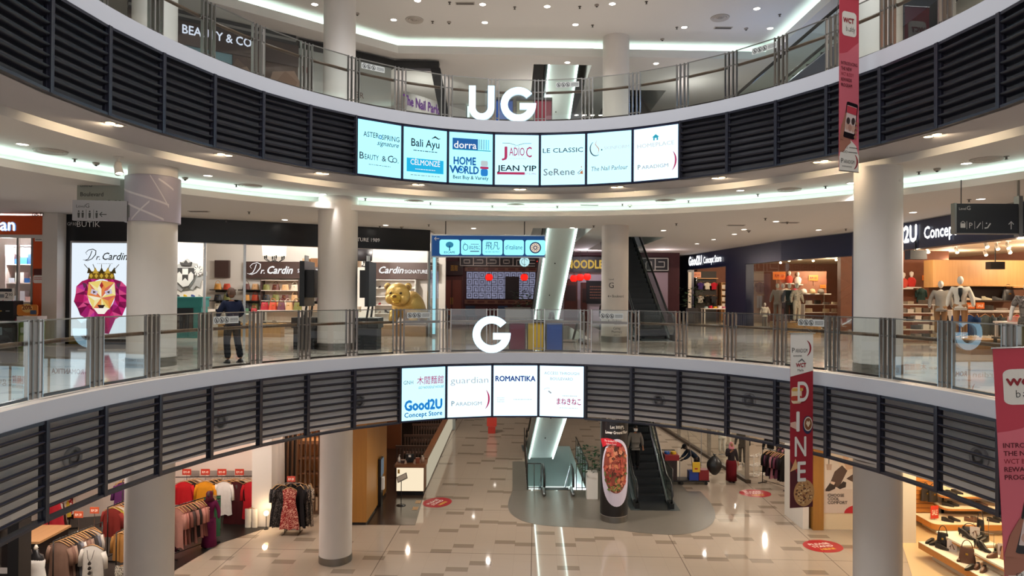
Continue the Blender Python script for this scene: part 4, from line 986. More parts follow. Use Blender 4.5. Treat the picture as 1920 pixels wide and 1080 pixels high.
def drcardin(mb, m, s=1.0, x=0, y=0, z=.004, bold=0.012):
    stroke(mb, [(x+(a-.62)*s, y+b*s) for a, b in ((-.22, -.0), (-.05, -.04), (.12, .03), (.26, .2), (.27, .34), (.15, .4), (-.02, .36), (-.12, .26), (-.06, .18))], [.01*s, .025*s, .03*s, .035*s, .035*s, .03*s, .025*s, .02*s, .01*s], m, z)
    stroke(mb, [(x+(a-.62)*s, y+b*s) for a, b in ((.12, .34), (.06, .16), (-.02, .02), (-.14, -.03))], .03*s, m, z)
    text(mb, 'r.', x-.27*s, y, .2*s, m, shear=.3, z=z, bold=bold); text(mb, 'Cardin', x+.34*s, y, .27*s, m, shear=.3, z=z, bold=bold, w=.95*s)
drcardin(mb, INKB, .82); bars(mb, .0, -.12, .5, .03, 1, glow('b0b4b8', .8)); mb.build('lettering', t, world=True)
mb = MB(facing((-13.0, BY-.015, 3.5), 0)); text(mb, 'GF10', -.68, .18, .1, mat('c8c8c8', .4), w=.28); text(mb, 'BUTIK', -.16, .14, .17, mat('dcdcdc', .4), w=.72); mb.build('fascia_lettering', t, world=True)
# ---- shoe and bag boutique
SA, SB = (-10.9, 21.3), (-3.1, 25.2)
t = thing('boutique_facade', 'boutique shopfront with a long black fascia and full-height glazing', 'shopfront', (-7, 23.3, 0))
L_ = (V(SB)-V(SA)).length
mb = MB(); segbox(mb, SA, SB, 0, L_, 3.25, 4.03, 0, .35, DARKF); mb.build('fascia', t, world=True)
d_ = (V(SB)-V(SA)).normalized()
mb = MB(frame((*(V(SA)+d_*6.1), 3.5), (d_.x, d_.y, 0), (0, 0, 1))); text(mb, 'SIGNATURE 1989', 0, 0, .13, mat('e8e8e8', .4), w=1.35, bold=.02); mb.build('fascia_lettering', t, world=True)
for s in (.98, 2.2, L_): mb = MB(); segbox(mb, SA, SB, s-.04, s+.04, 0, 3.25, .1, .2, STEEL); mb.build('mullion', t, world=True)
mb = MB(); mb.quad((SB[0], SB[1], 0), (SB[0], SB[1]+3, 0), (SB[0], SB[1]+3, 3.25), (SB[0], SB[1], 3.25), SHOPGLASS); mb.build('side_glass', t, world=True)
mb = MB(); mb.b2((-18, 31, 0), (-3.1, 31.2, 4), SHOPW); struct(mb.build('wall_boutique_back'))
mb = MB(); mb.b2((-14.4, 25.2, 0), (-11.7, 25.5, 4), SHOPW); mb.b2((-18, 25.5, 0), (-17.8, 31, 4), SHOPW); struct(mb.build('wall_boutique_left'))
mb = MB(); mb.holed([[(-14.4, 25.2), (-11.1, 22), (-3.1, 25.6), (-3.1, 31), (-18, 31), (-18, 25.2)]], 3.98, SHOPW, False); struct(mb.build('ceiling_boutique'))
for x, y in ((-9.5, 24.3), (-6.2, 26), (-9.5, 28), (-5.2, 28.6), (-12.5, 23.5)): shoplamp(x, y, 3.7, 230)
def crest():
    c = at(349, 518, 25.1); t = thing('wall_crest', 'large grey relief crest with shield and lion on the white boutique wall', 'wall ornament', c)
    g1, g2, g3 = mat('a4a4a2', .5), mat('2a2a2a', .5), mat('d8d8d4', .5)
    mb = MB(facing((0, .1, 0), 0)); o = [(-.62, .1), (-.5, .5), (-.2, .66), (.0, .78), (.22, .62), (.52, .56), (.68, .3), (.72, -.02), (.96, .1), (.9, .26), (1.0, .2), (1.0, .04), (.76, -.22), (.66, -.5), (.5, -.42), (.3, -.6), (0, -.5), (-.3, -.66), (-.6, -.5), (-.7, -.2)]
    mb.slab([(x*.72, y*.86) for x, y in o], .1, g1, .05); mb.build('backing', t)
    mb = MB(facing((0, .04, 0), 0)); mb.slab([(-.36, .3), (.3, .3), (.3, -.1), (.1, -.38), (-.12, -.42), (-.36, -.2)], .06, g3, .05)
    for a, b in ((0, 0), (1, 1), (2, 0)): mb.poly([(-.36+a*.22, .3-b*.24), (-.14+a*.22, .3-b*.24), (-.14+a*.22, .06-b*.24)], g2, .055); mb.poly([(-.36+a*.22, .06-b*.24), (-.36+a*.22, .3-b*.24), (-.25+a*.22, .18-b*.24)], g2, .056)
    stroke(mb, [(-.36, .3), (.3, .3), (.3, -.1), (.1, -.38), (-.12, -.42), (-.36, -.2)], .03, g2, .058, True); mb.build('shield', t)
    mb = MB(facing((0, .04, 0), 0)); mb.slab(ellipse(.44, .22, .17, .2), .08, g3, .05)
    for i in range(9): a = i*.7; stroke(mb, [(.44+.08*cos(a), .22+.1*sin(a)), (.44+.17*cos(a+.3), .22+.2*sin(a+.3))], .025, g2, .055)
    mb.build('lion_relief', t); mb = MB(facing((0, .04, 0), 0)); mb.slab([(-.2, .4), (.16, .4), (.2, .54), (.05, .5), (-.02, .6), (-.1, .5), (-.25, .54)], .06, g2, .05); mb.build('crown', t)
crest()
# teal cabinet with shoes
tc = at(352, 640, 24.0); TEAL = mat('2e8486', .45)
t = thing('teal_cabinet', 'teal display cabinet with dark glazed front under the wall crest', 'cabinet', (tc.x, tc.y, 0)); mb = MB(); mb.b2((-.75, -.25, 1.1), (.62, .3, 1.42), TEAL); mb.b2((-.7, -.22, .05), (.58, .28, 1.1), TEAL); mb.build('body', t)
mb = MB(); mb.b2((-.64, -.235, .3), (.3, -.2, 1.06), mat('1d2228', .2)); mb.build('glazed_front', t); mb = MB(); mb.b2((-.8, -.3, 1.42), (.67, .32, 1.46), mat('3a9a9a', .4)); mb.build('top', t); mb = MB(); mb.b2((-.76, -.27, 0), (.64, .29, .07), TEAL); mb.build('plinth', t)
for i, (dx, c, nm) in enumerate(((-.62, 'e8b0a0', 'peach'), (-.34, '2a2c34', 'black'), (-.08, 'e0b020', 'yellow'), (.2, '3a4a8a', 'blue'), (.46, 'e4d4cc', 'cream'))): shoe((tc.x+dx, tc.y-.05, 1.46), rr.uniform(.6, 1.2), mat(c, .5), nm+' shoe standing on the teal cabinet', 'shoes on the teal cabinet', sc=.9)
q = at(371, 580, 24.6); mb = MB(); mb.b2((-.3, -.12, -.012), (.3, .12, .012), SHOPW)
t = thing('wall_shelf', 'small floating shelf above the teal cabinet', 'shelf', q); mb.build('board', t); mb2 = MB(); mb2.b2((-.25, .1, -.1), (.25, .9, -.012), SHOPW); mb2.build('bracket', t)
shoe((q.x, q.y, q.z+.012), 1.5, mat('d84830', .5), 'red shoe on the small shelf above the teal cabinet', 'shoes on the teal cabinet')
# brown name boards
def nameboard(x0, x1, full, lab):
    t = thing('name_board', lab, 'sign', ((x0+x1)/2, 30.8, 2.65)); mb = MB(); mb.b2((x0, 30.7, 2.28), (x1, 30.99, 3.05), BROWN); nb_ = mb.build('board', t, world=True)
    mb = MB(facing(((x0+x1)/2, 30.69, 2.55), 0)); m = glow('ffffff', .95)
    if full: drcardin(mb, m, 1.25, -.95, -.05, .004, .03); text(mb, 'SIGNATURE 1989', 1.12, 0, .17, m, w=1.6, bold=.02)
    else: text(mb, 'Cardin', -.55, 0, .3, m, shear=.3, bold=.03, w=1.15); text(mb, 'SIGNATURE 1989', .85, 0, .16, m, w=1.5, bold=.02)
    mb.build('lettering', nb_)
nameboard(-12.3, -8.1, True, 'brown name board in white script behind the bag shelves'); nameboard(-6.6, -3.5, False, 'brown name board in white script behind the golden bear')
# shelves with bags and shoes
su, zs = shelf_unit((-10.55, 30.5, 0), 0, 1.75, 2.2, .5, 5, BROWN, 'brown framed lit niche of bags under the left name board', mat('f0d8c4', .6), .3, 'display_niche', 'shelves', mat('e8dccf', .5))
bagc = [('5a2a22', 'brown'), ('a82430', 'red'), ('d89a4a', 'tan'), ('e0b080', 'beige'), ('2a2a30', 'black'), ('c84a30', 'orange'), ('e8dcc8', 'cream'), ('7a7a44', 'olive'), ('3a6a48', 'green'), ('6a3a4a', 'plum')]
k = 0
for si in range(1, 4):
    for j in range(4):
        c, nm = bagc[(k*3+si) % 10]; k += 1
        handbag((-11.2+j*.43, 30.4, zs[si]), 0, .36, .26, .18, mat(c, .5), '%s handbag, %s in the %s row of the lit niche' % (nm, ORD[j], ORD[si-1]), 'bags in the lit niche', j % 2)
tag(MB().b2((-13.75, 30.8, 2.3), (-13.1, 30.99, 3.1), BROWN).build('blank_board'), 'small plain brown board on the boutique back wall left of the name board', 'board')
for sx, c0, wall in ((-12.0, 0, 'left'), (-9.0, 4, 'right'), (-13.3, 2, 'far left')):
    for i, z in enumerate((1.75, 1.25, .85)):
        t = thing('wall_shelf', '%s black wall shelf to the %s of the lit niche' % (ORD[i], wall), 'shelf', (sx, 30.7, z)); mb = MB(); mb.b2((-.5, -.3, -.04), (.5, .28, 0), BLACK); mb.build('board', t); mb = MB(); mb.b2((-.45, .2, -.12), (.45, .3, -.04), BLACK); mb.build('bracket', t)
        for j in (0, 1):
            c, nm = bagc[(c0+i*2+j*3) % 10]; handbag((sx-.22+j*.42, 30.65, z), 0, .36, .27, .2, mat(c, .5), '%s handbag on the %s black shelf %s of the niche, %s' % (nm, ORD[i], wall, ('left end', 'right end')[j]), 'bags on the black wall shelves', (i+j) % 2 == 0)
su, zs = shelf_unit((-5.35, 30.6, 0), 0, 1.9, 2.25, .4, 6, SHOPW, 'white shoe shelves under the right name board', SHOPW, .3, 'shoe_shelves')
for si in range(2, 6):
    for j in range(5):
        c, nm = [('1c1a1c', 'black'), ('8a2a30', 'red'), ('d8a090', 'pink'), ('3a2a24', 'brown'), ('b09a88', 'taupe')][(j+si*2) % 5]
        if (si*5+j) % 4: shoe((-6.05+j*.34, 30.5, zs[si-1]), 1.2 if j % 2 else -.2, mat(c, .4), '%s shoe, %s on the %s row of white shelves by the bear' % (nm, ORD[j], ORD[si-2]), 'shoes on the white shelves', .07 if j % 2 else 0)
# tables of bags
def table(x, y, w, d, h, m, label, leg=SHOPW, solid=False, name='display_table'):
    t = thing(name, label, 'table', (x, y, 0)); mb = MB(); mb.b2((-w/2, -d/2, h-.05), (w/2, d/2, h), m); mb.build('top', t)
    if solid: mb = MB(); mb.b2((-w/2+.05, -d/2+.05, 0), (w/2-.05, d/2-.05, h-.05), leg); mb.build('base', t)
    else:
        for sx in (-1, 1):
            for sy in (-1, 1): mb = MB(); mb.b2((sx*(w/2-.06)-.03, sy*(d/2-.06)-.03, 0), (sx*(w/2-.06)+.03, sy*(d/2-.06)+.03, h-.05), leg); mb.build('leg', t)
    return t
table(-9.0, 26.2, 1.7, .8, .95, SHOPW, 'white table heaped with handbags near the mall column'); table(-10.7, 26.6, 1.3, .7, .8, SHOPW, 'lower white display table left of the bag table')
table(-9.6, 24.6, 2.4, .5, .5, wood('pale_wood', 'd0a873', 'b88a56'), 'long pale wooden bench table near the glass front', wood('pale_wood', '', ''), True)
for i in range(9):
    c, nm = bagc[(i*7+1) % 10]; handbag((-9.65+.16*i, 26.05+(.3 if i % 2 else 0), .95), rr.uniform(-.4, .4), .34, .3, .2, mat(c, .5), '%s handbag on the white bag table, %s from the left' % (nm, ORD[i]), 'bags heaped on the white table', i % 3 > 0)
for i in range(4):
    c, nm = bagc[(i*3+2) % 10]; handbag((-11.15+.3*i, 26.5, .8), rr.uniform(-.4, .4), .28, .2, .18, mat(c, .5), '%s small bag on the lower white table, %s from the left' % (nm, ORD[i]), 'bags on the lower table', i % 2)
for i in range(5):
    c, nm = [('2a2a2a', 'black'), ('8a7a6a', 'grey'), ('c89a6a', 'tan')][i % 3]; shoe((-10.5+i*.45, 24.55, .5), 1.3, mat(c, .5), '%s shoe on the pale wooden bench table, %s from the left' % (nm, ORD[i]), 'shoes on the wooden bench table')
def chandelier(x, y, z, shade, lab):
    t = thing('chandelier', lab, 'chandelier', (x, y, z)); mb = MB(); mb.lathe([(.46, 0), (.5, .5), (.46, .5), (.42, .0)], shade, n=24); mb.build('drum_shade', t, True); mb = MB(); mb.tube([(0, 0, -.2), (0, 0, 3.98-z)], .02, BLACK, 6); mb.build('stem', t)
    for i in range(6):
        a = i*pi/3; mb = MB(); mb.tube([(0, 0, -.2), (.2*cos(a), .2*sin(a), -.26), (.4*cos(a), .4*sin(a), -.14), (.4*cos(a), .4*sin(a), .0)], .016, BLACK, 6); mb.tube([(.4*cos(a), .4*sin(a), -.12), (.4*cos(a), .4*sin(a), .02)], .03, BLACK, 8); mb.build('arm', t, True)
    lamp('chandelier_lamp', 'POINT', (x, y, z+.2), 25, (1, .9, .75), .2)
chandelier(-9.85, 27.6, 3.15, glow('fff4e0', 1.5), 'white drum chandelier with black candle arms above the bags'); chandelier(-6.4, 28.2, 3.0, mat('15131a', .6), 'black drum chandelier half hidden by the mall column')
# screens bracketed to the column
for sx, lab in ((-1, 'left'), (1, 'right')):
    x = CM[0]+sx*.9; t = thing('digital_kiosk', 'black display screen seen edge-on, bracketed to the %s side of the middle column' % lab, 'screen', (x, CM[1]+.1, 0))
    mb = MB(); mb.b2((-.09 if sx < 0 else -.02, -.5, 1.25), (.05 if sx < 0 else .1, .5, 2.55), BLACK); mb.build('screen', t); mb = MB(); mb.b2((-.2 if sx > 0 else .05, -.35, 1.5), (-.02 if sx > 0 else .28, .35, 2.3), mat('1c1c20', .5)); mb.build('bracket', t)
    mb = MB(); mb.b2((-.35, -.4, .62), (.35, .4, .92), BLACK); mb.b2((-.3, -.35, 0), (.3, .35, .62), mat('16181c', .5)); mb.build('console', t)
    mb = MB(); mb.tube([(0, -.3, .92), (.05, -.28, 1.25)], .03, BLACK, 8); mb.tube([(0, .3, .92), (.05, .28, 1.25)], .03, BLACK, 8); mb.build('stand', t)
    mb = MB(); mb.b2((-.02, -.3, 2.55), (.02, .0, 2.72), mat('cfd4d6', .4)); mb.build('topper', t)
# golden bear
def bear():
    GB = mat('c8a55a', .35, .35, var=.22, bump=.9, scale=16); GF = mat('d8b04c', .25, .6)
    t = thing('bear_statue', 'large golden bear statue standing on a stone plinth by the boutique door', 'statue', (-4.15, 25.75, 0), -.1)
    mb = MB(); mb.b2((-.85, -.5, 0), (.95, 1.3, .42), mat('9b7d5c', .6, var=.2, scale=6)); mb.build('plinth', t)
    P = {'pelvis': (.25, 1.05, 1.0, (.5, .52)), 'mid': (.15, .5, 1.1, (.58, .58)), 'chest': (.05, .1, 1.25, (.55, .56)), 'neck': (-.05, -.15, 1.5, (.46, .44)),
         'fsL': (.38, -.05, .95, .24), 'fkL': (.4, -.15, .7, .2), 'fpL': (.4, -.24, .5, .2), 'fsR': (-.36, -.05, .95, .24), 'fkR': (-.38, -.15, .7, .2), 'fpR': (-.38, -.26, .5, .2),
         'hsL': (.52, 1.0, .85, .25), 'hkL': (.54, 1.05, .62, .2), 'hpL': (.54, .9, .5, .19), 'hsR': (-.1, 1.0, .85, .25), 'hkR': (-.12, 1.05, .62, .2), 'hpR': (-.12, .9, .5, .19)}
    ed = [('pelvis', 'mid'), ('mid', 'chest'), ('chest', 'neck'), ('chest', 'fsL'), ('fsL', 'fkL'), ('fkL', 'fpL'), ('chest', 'fsR'), ('fsR', 'fkR'), ('fkR', 'fpR'), ('pelvis', 'hsL'), ('hsL', 'hkL'), ('hkL', 'hpL'), ('pelvis', 'hsR'), ('hsR', 'hkR'), ('hkR', 'hpR')]
    skin('body', P, ed, GB, t, 2)
    H = Matrix.Translation((-.12, -.5, 1.58)) @ Matrix.Rotation(.05, 4, 'Z')
    mb = MB(H); mb.ball((0, 0, 0), (.47, .42, .45), GB, 18, 14); mb.ball((-.24, -.2, -.16), (.2, .2, .2), GB, 12, 9); mb.ball((.24, -.2, -.16), (.2, .2, .2), GB, 12, 9); mb.build('head', t, True)
    mb = MB(H); mb.ball((0, -.4, -.12), (.2, .24, .17), GF, 16, 12); mb.ball((0, -.36, -.26), (.16, .2, .09), GF, 12, 8); mb.build('muzzle', t, True)
    mb = MB(H); mb.ball((0, -.63, -.06), (.09, .05, .06), mat('6a4c1c', .3, .4), 10, 8); mb.build('nose', t, True)
    for s in (-1, 1):
        mb = MB(H); mb.ball((s*.39, -.0, .3), (.14, .08, .15), GB, 12, 8); mb.ball((s*.39, -.06, .29), (.085, .04, .09), mat('8a6a34', .5), 10, 6); mb.build('ear', t, True)
        mb = MB(H); mb.ball((s*.19, -.38, .06), (.055, .035, .045), mat('3a2a12', .3), 10, 6); mb.build('eye', t, True)
bear()
mb = MB(); mb.b2((-3.02, 25.25, 0), (-2.86, 25.4, 3.35), STEEL); mb.b2((-3.0, 25.2, .1), (-2.9, 25.26, 3.3), glow('a8e8f6', 1.0)); tag(mb.build('lit_glass_edge'), 'pale blue glow for lit glass door edge at the right end of the boutique', 'light')  # glowing strip stands in for light caught on the glass door edge
# ---- noodle restaurant at the back
MAR = mat('4a2026', .6, var=.15, scale=5); DW = wood('dark_red_wood', '5a241c', '3c1712', .5); MW = wood('mid_wood', '7c5340', '5c3a2c', .5, 0)
mb = MB(); mb.b2((-5.2, 38.2, 0), (9.6, 38.5, 4.1), MAR); struct(mb.build('wall_restaurant'))
def lattice(mb, x, y, w, h, m, nx, ny, t=.03, z=.0, seed=1):
    r = random.Random(seed); cw, ch = w/nx, h/ny
    def bar(a, b, c, d): mb.b2((a, c, z), (b, d, z+.05), m)
    for i in range(nx+1): bar(x+i*cw-t/2, x+i*cw+t/2, y, y+h)
    for j in range(ny+1): bar(x, x+w, y+j*ch-t/2, y+j*ch+t/2)
    for i in range(nx):
        for j in range(ny):
            xx, yy = x+i*cw, y+j*ch; k = r.randrange(3); a, b, c, d = xx+cw*.25, xx+cw*.75, yy+ch*.25, yy+ch*.75
            if k == 0: bar(a, b, c, c+t); bar(a, b, d-t, d); bar(a, a+t, c, d); bar(b-t, b, c, d)
            elif k == 1: bar(a, a+t, yy, d); bar(a, b, d-t, d); bar(b-t, b, c, d)
            else: bar(xx, b, c, c+t); bar(b-t, b, c, d); bar(a, b, d-t, d)
t = thing('lattice_window', 'pale backlit window behind dark Chinese lattice in the maroon restaurant wall', 'window', (-.6, 38.1, 2.1)); c = at(939, 535, 38.1)
mb = MB(facing((c.x, 38.15, c.z), 0)); mb.poly(rrect(0, 0, 3.95, 1.55, .01, 1), glow('b4b6d8', .42), .0); mb.build('backlight', t, world=True)
mb = MB(facing((c.x, 38.12, c.z), 0)); lattice(mb, -1.97, -.78, 3.95, 1.56, mat('1d1418', .5), 11, 4); mb.build('lattice', t, world=True)
mb = MB(facing((c.x, 38.1, c.z), 0)); mb.b2((.25, -.78, 0), (1.05, .5, .08), mat('1a1214', .5)); mb.build('dark_door', t, world=True)
for yy in (.92, -.95): mb = MB(facing((c.x, 38.08, c.z+yy), 0)); mb.b2((-2.05, -.12, 0), (2.05, .12, .08), MW); [mb.b2((-1.9+i*.58, -.06, .08), (-1.5+i*.58, .06, .095), DW) for i in range(7)]; mb.build('carved_band', t, world=True)
def header(x0, x1, z0, z1, lab, seed):
    t = thing('lattice_header', lab, 'sign band', ((x0+x1)/2, 37.9, z0)); mb = MB(); mb.b2((x0, 37.85, z0), (x1, 38.1, z1), mat('16161a', .5)); mb.build('board', t, world=True)
    mb = MB(facing((x0, 37.84, z0), 0)); lattice(mb, .05, .06, x1-x0-.1, z1-z0-.12, mat('b8b4ac', .5), max(2, int((x1-x0)/.75)), 1, .05, seed=seed); mb.build('lattice', t, world=True)
header(-3.0, 1.6, 3.15, 3.75, 'black sign band with pale Chinese lattice above the backlit window', 3); header(6.6, 8.9, 2.95, 3.75, 'black sign band with pale lattice right of the escalator', 5)
mb = MB(facing((5.0, 37.6, 3.3), 0)); text(mb, 'NOODLE', -.9, -.2, .45, glow('e0b850', .75), w=2.1, bold=.04); mb2 = MB(); mb2.b2((2.6, 37.65, 2.88), (6.4, 38.05, 3.75), mat('1a1616', .5))
t = thing('noodle_sign', 'dark sign board with glowing gold NOODLE letters', 'sign', (5, 37.7, 3)); mb2.build('board', t, world=True); mb.build('lettering', t, world=True)
mb = MB(facing((1.05, 37.78, 3.45), 0)); mb.slab(ellipse(-.35, 0, .28, .28), .06, glow('c4f0f4', 1.0), 0); stroke(mb, arcpts(-.35, 0, .17, .17, 20, 300), .03, glow('6a9aa4', .7), .004); tag(mb.build('round_sign'), 'round pale lit sign beside the lattice band', 'sign')
mb = MB(facing((1.05, 37.75, 3.45), 0)); stroke(mb, [(.35, .28), (.62, .2)], .06, glow('ff2a20', 1.2)); stroke(mb, [(.5, .3), (.42, -.28)], .06, glow('ff2a20', 1.2)); stroke(mb, [(.34, .02), (.66, .06), (.58, -.24)], .06, glow('ff2a20', 1.2)); mb.b2((.25, -.32, -.1), (.72, .33, -.02), mat('2a1214', .5)); tag(mb.build('neon_character'), 'red glowing brush character at the end of the lattice band', 'sign')
t = thing('restaurant_door', 'reddish wooden double door in the maroon wall left of the lattice window', 'door', (-3.4, 38.1, 0)); c = at(847, 560, 38.1)
mb = MB(); mb.b2((c.x-.62, 38.1, 0), (c.x+.62, 38.19, 2.6), DW); lf = mb.build('leaf', t, world=True); mb = MB(); [mb.b2((c.x-.55+i*.6, 38.06, .4), (c.x-.05+i*.6, 38.1, 2.4), mat('6e3426', .5)) for i in (0, 1)]; mb.build('panels', lf); mb = MB(); [mb.b2((c.x-.06+i*.1, 38.03, 1.0), (c.x-.03+i*.1, 38.06, 1.4), mat('caa14a', .3, 1)) for i in (0, 1)]; mb.build('handle', lf)
c = at(845, 503, 37.9); t = thing('carved_plaque', 'dark red carved plaque with gold characters above the wooden door', 'sign', c); mb = MB(facing(c, 0)); mb.slab(rrect(0, 0, 1.4, .8, .12), .12, mat('2a0f12', .4), 0); mb.build('board', t, world=True); mb = MB(facing(c, 0)); text(mb, '面館', .2, -.12, .26, mat('b48a3a', .4, .6), w=.4); mb.build('lettering', t, world=True)
def lantern(px, py, d, lab, s=.2):
    c = at(px, py, d); t = thing('red_lantern', lab, 'lantern', c, 0, 'red paper lanterns of the restaurant'); mb = MB(); mb.lathe([(s*.6, -s*.9), (s, -s*.4), (s*1.02, 0), (s, s*.4), (s*.6, s*.9)], glow('ff2418', 1.1), n=16); mb.build('shade', t, True)
    mb = MB(); mb.lathe([(s*.45, s*.9), (s*.45, s*1.05), (.01, s*1.1), (.01, 4.0-c.z)], BLACK, n=8); mb.lathe([(s*.45, -s*1.05), (s*.45, -s*.9)], BLACK, n=8); mb.build('cap_and_cord', t)
for (px, py), lb in zip([(917, 520), (983, 520), (1076, 522), (1088, 520), (1101, 519), (1205, 521)], ['in front of the lattice window, left one', 'in front of the lattice window, right one', 'under the gold sign, nearest the lit escalator', 'under the gold sign, in the middle', 'under the gold sign, nearest the column', 'right of the tall escalator']): lantern(px, py, 36.5, 'glowing red lantern '+lb)
mb = MB(); mb.b2((2.4, 38.05, 0), (6.4, 38.15, 2.9), mat('b4a8b4', .6)); struct(mb.build('wall_restaurant_pale')); mb = MB(); mb.b2((7.0, 38.05, 0), (8.9, 38.15, 2.9), mat('a894a0', .6)); struct(mb.build('wall_restaurant_pale_right'))
for x, w, h, lab in ((3.35, .75, 2.5, 'dark red wooden door under the red lanterns'), (4.1, .35, 2.3, 'narrow dark red panel under the red lanterns')):
    t = thing('wooden_door', lab, 'door', (x, 37.93, 0)); mb = MB(); mb.b2((-w/2, 0, 0), (w/2, .1, h), DW); mb.build('leaf', t); mb = MB(); mb.b2((-w/2+.08, -.02, h*.5), (w/2-.08, 0, h*.85), mat('2a1210', .5)); mb.build('inset', t)
c = at(1114, 548, 37.9); t = thing('menu_board', 'black menu board on the pale restaurant wall behind the column', 'menu board', c); mb = MB(facing(c, 0)); mb.slab(rrect(.2, 0, 1.3, 1.3, .02), .06, mat('121016', .4), 0); mb.build('board', t, world=True); mb = MB(facing(c, 0)); bars(mb, .2, 0, .9, .8, 5, mat('8a5a4a', .5), .005, .3); mb.build('print', t, world=True)
shoplamp(-2, 35, 3.6, 60, (1, .8, .75)); shoplamp(4.2, 36, 3.4, 70, (.95, .88, 1)); shoplamp(8, 35.5, 3.4, 40, (1, .85, .85))
c = atz(985, 611, 0); potted((c.x, 33.0, 0), .95, 'leafy potted plant in front of the restaurant lattice window', '6f6a66', 160, .5, .75); potted((10.0, 37, 0), 1.1, 'leafy potted plant by the navy clothing shop', '5a5654', 150, .5, .9)
mb = MB(); mb.b2((-.3, 31.2, 0), (.85, 31.6, .95), mat('77716d', .6)); mb.b2((-.34, 31.15, .95), (.89, 31.65, .99), mat('5c5653', .5)); tag(mb.build('low_counter'), 'low grey slatted counter in front of the restaurant window', 'counter')
for i, (x, c, nm) in enumerate(((.12, '2a3a5a', 'dark blue'), (-1.5, '1d2a44', 'navy'), (-2.9, '20283c', 'dark grey'))):
    t = thing('restaurant_chair', nm+' padded chair outside the restaurant, '+('nearest the counter', 'between the other two', 'nearest the wooden door')[i], 'chair', (x-.6, 34.5, 0), .3*i); mb = MB(); mb.b2((-.25, -.25, .42), (.25, .25, .5), mat(c, .7)); mb.build('seat', t); mb = MB(); mb.b2((-.25, .2, .5), (.25, .28, 1.0), mat(c, .7)); mb.build('backrest', t)
    for a in (-.2, .2):
        for b in (-.2, .2): mb = MB(); mb.b2((a-.02, b-.02, 0), (a+.02, b+.02, .42), BLACK); mb.build('leg', t)
# ---- escalators, ground to upper
SOFF = mat('cfd8d4', .35)
escalator((5.15, 24.6, ZG), 0.0, ZU, 'tall escalator rising away from the ground level behind the round column', 1.1)
lamp('ceiling_void_fill', 'POINT', (3.4, 30.5, 5.3), 120, (1, .97, .92), .3)  # fill light added to lift the dark ceiling opening, no fitting here
escalator((1.58, 34.6, ZG), pi+.04, ZU, 'escalator with a white edge-lit underside rising from the ground level towards the viewer', .85, SOFF, True, mat('56605f', .4))
# ---- recycling bins
for i, (px, c, nm) in enumerate(((970, '6a1a34', 'maroon'), (1004, 'c09a2c', 'yellow'), (1039, '1a4690', 'blue'))):
    p = at(px, 606, 19.35); t = thing('recycling_bin', nm+' recycling bin behind the glass next to the lone letter G', 'bin', (p.x, p.y, 0), 0, 'recycling bins on the ground level')
    mb = MB(); mb.b2((-.22, -.2, .03), (.22, .25, .82), mat(c, .4, bump=.05)); mb.build('body', t); mb = MB(); mb.b2((-.25, -.23, .82), (.25, .28, .9), DKSTEEL); mb.build('top', t); mb = MB(); mb.b2((-.245, -.22, 0), (-.22, .27, .82), DKSTEEL); mb.b2((.22, -.22, 0), (.245, .27, .82), DKSTEEL); mb.build('side_frame', t)
    q = at(px-20 if i == 0 else (946 if i == 1 else 984), 206, 19.6); 
for i, (px, c, nm) in enumerate(((946, '1a4690', 'blue'), (984, '8a8468', 'khaki'), (1018, '7a1a2a', 'dark red'))):
    p = at(px, 206, 19.5); t = thing('recycling_bin', nm+' recycling bin behind the upper glass near the letters UG', 'bin', (p.x, p.y, ZU), 0, 'recycling bins on the upper level')
    mb = MB(); mb.b2((-.24, -.2, .03), (.24, .25, .9), mat(c, .4)); mb.build('body', t); mb = MB(); mb.b2((-.26, -.23, .9), (.26, .28, .97), DKSTEEL); mb.build('top', t); mb = MB(); mb.b2((-.26, -.22, 0), (-.24, .27, .9), DKSTEEL); mb.b2((.24, -.22, 0), (.26, .27, .9), DKSTEEL); mb.build('side_frame', t)
# ---- navy clothing shop on the right
FP = [(10.4, 43), (11.7, 29), (12.75, 25), (12.75, 8)]
NB = mat('101a3c', .35, bump=.03)
t = thing('navy_shop_facade', 'long navy shopfront with glowing white lettering and wide openings on the right', 'shopfront', (12, 26, 0))
def FB(i): return FP[i], FP[i+1]
def flen(i): return (V(FP[i+1])-V(FP[i])).length
mb = MB()
for i in range(3): segbox(mb, *FB(i), 0, flen(i), 3.15, 4.1, 0, .4, NB)
mb.build('fascia', t, world=True)
mb = MB()
for i in range(3): segbox(mb, *FB(i), 0, flen(i), 4.0, 4.06, -.12, .0, STEEL)
mb.build('metal_trim', t, world=True)
for i, s0, s1 in ((0, 0, 2.6), (0, 8.2, 10.6), (2, 0, .55)): mb = MB(); segbox(mb, *FB(i), s0, s1, 0, 3.15, 0, .4, NB); mb.build('pier', t, world=True)
mb = MB(); segbox(mb, *FB(0), 2.6, 2.72, 0, 3.0, .0, .2, SHOPW); mb.build('white_jamb', t, world=True)
mb = MB(); gq = lambda A, B, s0: [mb.quad((*(V(A)+(V(B)-V(A)).normalized()*s0+V((.2, 0))), .02), (B[0]+.2, B[1], .02), (B[0]+.2, B[1], 3.15), (*(V(A)+(V(B)-V(A)).normalized()*s0+V((.2, 0))), 3.15), SHOPGLASS)]; gq(*FB(0), 10.6); gq(*FB(1), 0); mb.build('window_glass', t, world=True)
d = (V(FP[3])-V(FP[2])).normalized()
mb = MB(frame((12.7, 20.6, 3.42), (0, -1, 0), (0, 0, 1))); text(mb, 'Good2U', -1.35, -.03, .5, glow('ffffff', 1.6), w=2.1, bold=.05); text(mb, 'Concept Store', 1.35, -.0, .36, glow('ffffff', 1.5), w=2.6, bold=.03); mb.build('lettering', t, world=True)
d0 = (V(FP[1])-V(FP[0])).normalized(); o = V(FP[0])+d0*5.2
